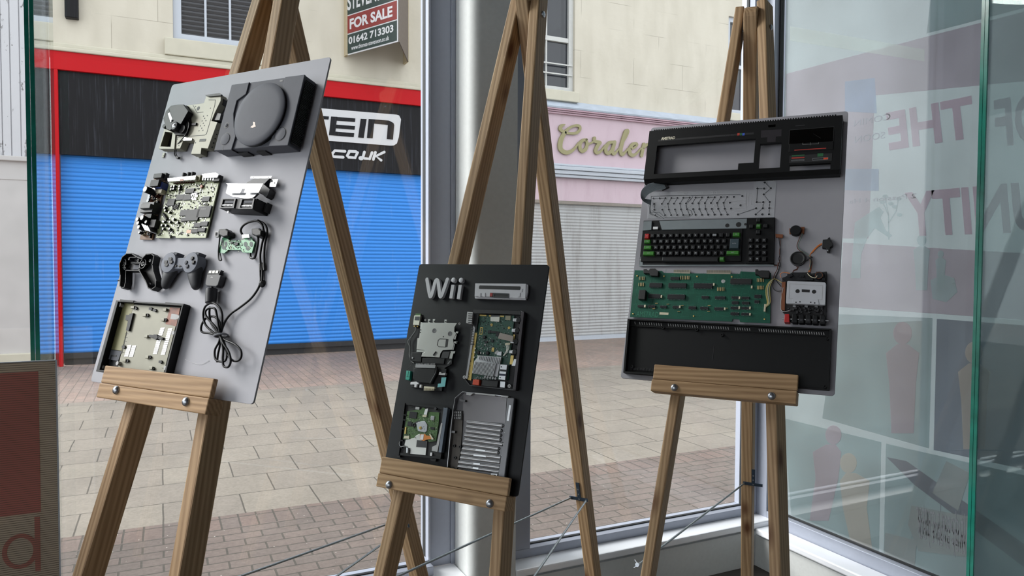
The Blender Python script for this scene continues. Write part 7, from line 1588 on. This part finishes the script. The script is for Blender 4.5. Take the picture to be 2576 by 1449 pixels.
t = BT('b3', 'wiring_loom', 'thin orange, brown and black wires joining the loose parts on the corner board', 'wiring', P3.p(*zc('F', 1640, 1400), 0.0))
def wr(c, pts, m_, r=0.0011): t.add('wire', MB().tube(catmull([(*uv(c, x, y, w), w) for x, y, w in pts], 7), r, 6), m_, smooth=True)
for k in range(3):
    d = k * 8
    wr('F', [(1752, 1214 + d, 0.010), (1715, 1236 + d, 0.010), (1672, 1280 + d, 0.008), (1648, 1320, 0.008), (1650 + d, 1380, 0.008), (1640 + d, 1449, 0.008), (1618 + d * 2, 1490, 0.010), (1600 + d * 3, 1520, 0.016)], M_wo if k < 2 else M_wbr)
wr('F', [(1575, 1128, 0.010), (1552, 1180, 0.006), (1535, 1240, 0.006), (1560, 1280, 0.006), (1610, 1300, 0.007), (1640, 1332, 0.008), (1660, 1400, 0.007), (1655, 1449, 0.007), (1650, 1500, 0.014)], M_wbr)
wr('F', [(1582, 1128, 0.010), (1560, 1190, 0.007), (1545, 1240, 0.006), (1575, 1280, 0.007), (1618, 1306, 0.008), (1648, 1340, 0.009), (1650, 1400, 0.009), (1640, 1449, 0.009)], M_wgr)
wr('F', [(1530, 1412, 0.006), (1540, 1440, 0.006), (1500, 1460, 0.008), (1510, 1500, 0.014)], M_wbr); wr('F', [(1610, 1372, 0.008), (1650, 1345, 0.009), (1660, 1380, 0.009), (1645, 1440, 0.009)], M_wbk)
t.add('tie', MB().tube([(*uv('F', 1652 + 14 * math.cos(a), 1336 + 10 * math.sin(a), 0.009), 0.009 + 0.004 * math.sin(a)) for a in [i * math.pi / 8 for i in range(17)]], 0.0012, 6), M_wbk)
for k, m_ in enumerate((M_wy, M_wy, M_cream_p, M_wgr, M_wy)):
    wr('G', [(1390, 392 + k * 6, 0.012), (1414 + k * 6, 370, 0.014), (1402 + k * 9, 290, 0.012), (1406 + k * 8, 220, 0.012), (1440 + k * 5, 170, 0.012), (1476, 150, 0.010), (1505, 160, 0.010), (1545, 185, 0.016)], m_, 0.0009)
wr('G', [(1340, 12, 0.006), (1500, 24, 0.006), (1525, 50, 0.008), (1510, 100, 0.008), (1470, 170, 0.010), (1465, 230, 0.010), (1500, 262, 0.012), (1550, 258, 0.016)], M_wbk)
wr('G', [(1525, 60, 0.008), (1490, 130, 0.008), (1500, 170, 0.010), (1540, 220, 0.014)], M_wbk); wr('G', [(1512, 0, 0.006), (1505, 60, 0.008), (1480, 110, 0.009), (1470, 150, 0.010)], M_wbr)
wr('G', [(1620, 100, 0.020), (1560, 92, 0.016), (1532, 110, 0.012), (1540, 138, 0.014)], M_wo); wr('G', [(1700, 40, 0.010), (1680, 62, 0.012), (1655, 72, 0.016), (1650, 90, 0.020)], M_wbr)
wr('G', [(1780, 100, 0.022), (1810, 130, 0.026), (1850, 142, 0.028), (1868, 122, 0.028)], M_cream_p); wr('G', [(1558, 230, 0.018), (1540, 340, 0.016), (1536, 420, 0.014), (1560, 448, 0.016), (1620, 440, 0.018)], M_mark); wr('G', [(1552, 230, 0.018), (1548, 320, 0.016), (1560, 420, 0.016)], M_wbr)
# ------------------------------------------------------------------ vinyl graphic on the outside of the side window (seen from behind)
VX = Plane((2.706, 2.62, 0.0), (0, -1, 0), (0, 0, 1))
def vp(x, y, w=0.0): return VX.p(x, y, w)
vg_ = Part_of('window_graphic', 'pale vinyl mural covering the right-hand side window, seen from behind with mirrored lettering', 'window mural', (2.706, 1.0, ZS))
y_left = vp(1974, 600)[0]
F_base = film('pale_frosted_vinyl', (190, 199, 201), 0.64); F_lilac = film('lilac_vinyl', (222, 217, 223), 0.8); F_pale = film('pale_reflection_vinyl', (240, 244, 242), 0.85)
F_letter = film('mauve_letter_vinyl', (226, 216, 224), 0.78); F_teal = film('teal_grey_photo_vinyl', (204, 216, 218), 0.78); F_dark = film('slate_photo_vinyl', (186, 192, 200), 0.78); F_blue = film('blue_reflection_vinyl', (214, 224, 236), 0.8); F_aqua = film('aqua_figure_vinyl', (220, 232, 234), 0.8); F_ink = film('ink_vinyl', (216, 218, 224), 0.78); F_skin = film('beige_photo_vinyl', (228, 226, 222), 0.8)
base = vg_.add('film', VX.world(MB().box(y_left - 0.02, ZS + 0.03, -0.0030, 3.1, 3.58, -0.0022)), F_base)
_lay = [0]
def lay(k): _lay[0] += 1; return -0.0020 + 0.0004 * k + 0.00001 * _lay[0]
def vq(name, pts, m, k=0, label=None):
    w = lay(k); return vg_.add(name, VX.world(MB().prism([vp(*q) for q in pts], w, w + 0.0003)), m, base, label=label)
vq('lilac_panel', [(1976, 186), (2110, 150), (2330, 92), (2620, 18), (2620, 200), (2200, 240), (2184, 600), (1976, 600)], F_lilac)
vq('photo_panel', [(2150, -40), (2620, -40), (2620, 8), (2400, 66), (2330, 84), (2340, 0)], F_teal)
vq('blue_reflection_patch', [(2125, 205), (2200, 196), (2205, 285), (2125, 280)], F_blue, 1); vq('blue_reflection_patch', [(2110, 425), (2210, 425), (2210, 480), (2110, 478)], F_blue, 1)  # blue reflections of the street, painted into the film
vq('white_beam_reflection', [(1987, 66), (2325, 124), (2325, 154), (1987, 102)], F_pale, 1)  # pale reflection from across the street, laid in as coloured film
vq('lower_lilac_panel', [(2120, 610), (2620, 640), (2620, 808), (2110, 772)], F_lilac)
vq('photo_panel', [(2106, 790), (2345, 800), (2336, 1128), (2068, 1052), (2092, 880)], F_teal); vq('photo_panel', [(2356, 802), (2620, 822), (2620, 1190), (2348, 1132)], F_dark)
vq('photo_panel', [(1970, 1052), (2100, 1084), (2216, 1112), (2210, 1400), (1990, 1296)], F_teal); vq('photo_panel', [(2228, 1116), (2620, 1206), (2620, 1520), (2400, 1480), (2222, 1404)], F_teal)
# figures in the photographs, as soft shapes
def fig(name, x, y, h, m, lean=0.0, k=2):
    q = [(x - 0.10 * h, y), (x - 0.12 * h + lean, y - 0.45 * h), (x - 0.15 * h + lean, y - 0.72 * h), (x - 0.05 * h + lean * 1.5, y - 0.80 * h), (x + 0.05 * h + lean * 1.5, y - 0.80 * h), (x + 0.15 * h + lean, y - 0.72 * h), (x + 0.12 * h + lean, y - 0.45 * h), (x + 0.10 * h, y)]
    w = lay(k); mb = MB().prism([vp(*p_) for p_ in q], w, w + 0.0003); hx, hy, r = x + lean * 1.8, y - 0.90 * h, 0.085 * h
    mb.prism([vp(hx + r * math.cos(a), hy + 1.2 * r * math.sin(a)) for a in [i * math.pi / 8 for i in range(16)]], w + 0.000005, w + 0.000305)
    return vg_.add(name, VX.world(mb), m, base)
fig('person_picture', 2270, 1090, 280, F_lilac); fig('person_picture', 2450, 1130, 270, F_skin); fig('person_picture', 2060, 1310, 240, F_lilac, 20); fig('person_picture', 2170, 1390, 250, F_skin, -20)
vq('bending_figure', [(2140, 700), (2146, 620), (2150, 560), (2172, 545), (2198, 528), (2210, 520), (2222, 532), (2214, 548), (2228, 580), (2244, 592), (2236, 598), (2200, 574), (2180, 600), (2166, 640), (2164, 700)], F_aqua, 2)
tr3 = MB()
for pts in ([(2235, 602), (2234, 540), (2226, 500)], [(2235, 560), (2254, 530), (2258, 505)], [(2234, 540), (2222, 515)]): tr3.stroke([vp(*q) for q in pts], 0.004, -0.0010, -0.0006)
for x, y in ((2226, 494), (2260, 500), (2250, 520), (2262, 540), (2219, 508), (2240, 512)): tr3.prism([vp(x + 7 * math.cos(a), y + 5 * math.sin(a)) for a in [i * math.pi / 4 for i in range(8)]], -0.0010, -0.0006)
vg_.add('tree_drawing', VX.world(tr3), F_aqua, base)
fig('child_picture', 2318, 730, 140, F_aqua); fig('child_picture', 2366, 720, 90, F_aqua); vq('wheelchair_picture', [(2340, 705), (2372, 690), (2400, 700), (2408, 735), (2380, 760), (2346, 752)], F_aqua, 2)
# mirrored words
def vt(name, s_, x0, y0, x1, y1, m, bold=0.02, shear=0.0, k=3):
    a = vp(x0, y1); b = vp(x1, y0); vg_.add(name, VX.world(text_mb(s_, (a[0], a[1], b[0], b[1]), -0.0020 + 0.0004 * k, -0.0016 + 0.0004 * k, bold=bold, shear=shear, mirror=True)), m, base)
vt('lettering', 'THE', 2226, 240, 2446, 380, F_letter, 0.03, 0.15); vt('lettering', 'OF', 2496, 224, 2640, 374, F_letter, 0.03, 0.15); vt('lettering', 'UNITY', 2272, 452, 2640, 596, F_letter, 0.03, 0.15)
vt('small_lettering', 'COMIN', 2148, 284, 2240, 318, F_ink, 0.0); vt('small_lettering', 'SOON', 2150, 330, 2226, 360, F_ink, 0.0); vt('small_lettering', '2 Passion 4 Ha', 2135, 486, 2306, 512, F_ink, 0.0)
# handwritten note cards
vq('note_card', [(2292, 1272), (2440, 1300), (2434, 1402), (2310, 1386), (2284, 1320)], F_base, 2); vq('note_card', [(2226, 1340), (2306, 1360), (2300, 1430), (2222, 1408)], F_base, 2); vq('note_card', [(2380, 1160), (2440, 1190), (2410, 1285), (2345, 1240)], F_base, 2)
for i, s_ in enumerate(("It doesn't matter", 'what others think', "they aren't you")): vt('handwriting', s_, 2304 + i * 4, 1290 + i * 28, 2430, 1312 + i * 28, F_ink, -0.005, 0.2, 4)
vq('diagonal_band', [(2230, 1150), (2280, 1160), (2620, 1400), (2620, 1460), (2300, 1220)], F_dark, 1)

# ------------------------------------------------------------------ corrugated plastic notice board, lower left, seen from behind
NP = Plane((0, 2.20, 0), (1, 0, 0), (0, 0, 1))
e = NP.p(143, 905); zt = e[1]; xr = e[0]; xl = xr - 1.0
F_corr = film('corrugated_plastic', (222, 214, 200), 0.58); F_rib = film('corrugated_plastic_flutes', (140, 130, 120), 0.45); F_red = film('red_print_on_plastic', (222, 160, 150), 0.6); F_let = film('dull_red_letter', (220, 162, 150), 0.6); F_rim = mat('pale_plastic_edge', (168, 176, 184), 0.5)
ns = Part_of('notice_board', 'corrugated plastic notice standing at the lower left, red block above a red letter', 'sign', ((xl + xr) / 2, 2.2, 0.0))
sheet = ns.add('sheet', NP.world(MB().box(xl, 0.0, -0.0045, xr - 0.0008, zt - 0.001, -0.0040).box(xl, 0.0, -0.0008, xr - 0.0008, zt - 0.001, 0.0)), F_corr)
ns.add('edge', NP.world(MB().box(xr - 0.0035, 0.0, -0.0052, xr, zt, 0.0006).box(xl, zt - 0.0022, -0.0048, xr, zt, 0.0004)), F_rim, label='pale cut edge')
fm_ = MB()
for i in range(int(zt / 0.0056)): fm_.box(xl, 0.002 + i * 0.0056, -0.0040, xr - 0.004, 0.0030 + i * 0.0056, 0.0008)
ns.add('flutes', NP.world(fm_), F_rib, sheet, ).__setitem__('kind', 'stuff')
r0 = NP.p(103, 1288); r1_ = NP.p(103, 934)
ns.add('red_block', NP.world(MB().box(xl, r0[1], 0.0001, r0[0], r1_[1], 0.0006)), F_red, sheet)
dl = MB(); c = NP.p(51, 1387); rr = abs(NP.p(98, 1387)[0] - NP.p(4, 1387)[0]) / 2
ring = [(c[0] + rr * 0.84 * math.cos(a), c[1] + rr * math.sin(a)) for a in [i * math.pi / 14 for i in range(29)]]
dl.stroke(ring, rr * 0.27, 0.0001, 0.0006, cap=False); st0 = NP.p(96, 1436); st1 = NP.p(96, 1300); dl.box(st0[0] - rr * 0.15, st0[1], 0.0001, st0[0] + rr * 0.15, st1[1], 0.00062)
ns.add('letter', NP.world(dl), F_let, sheet)
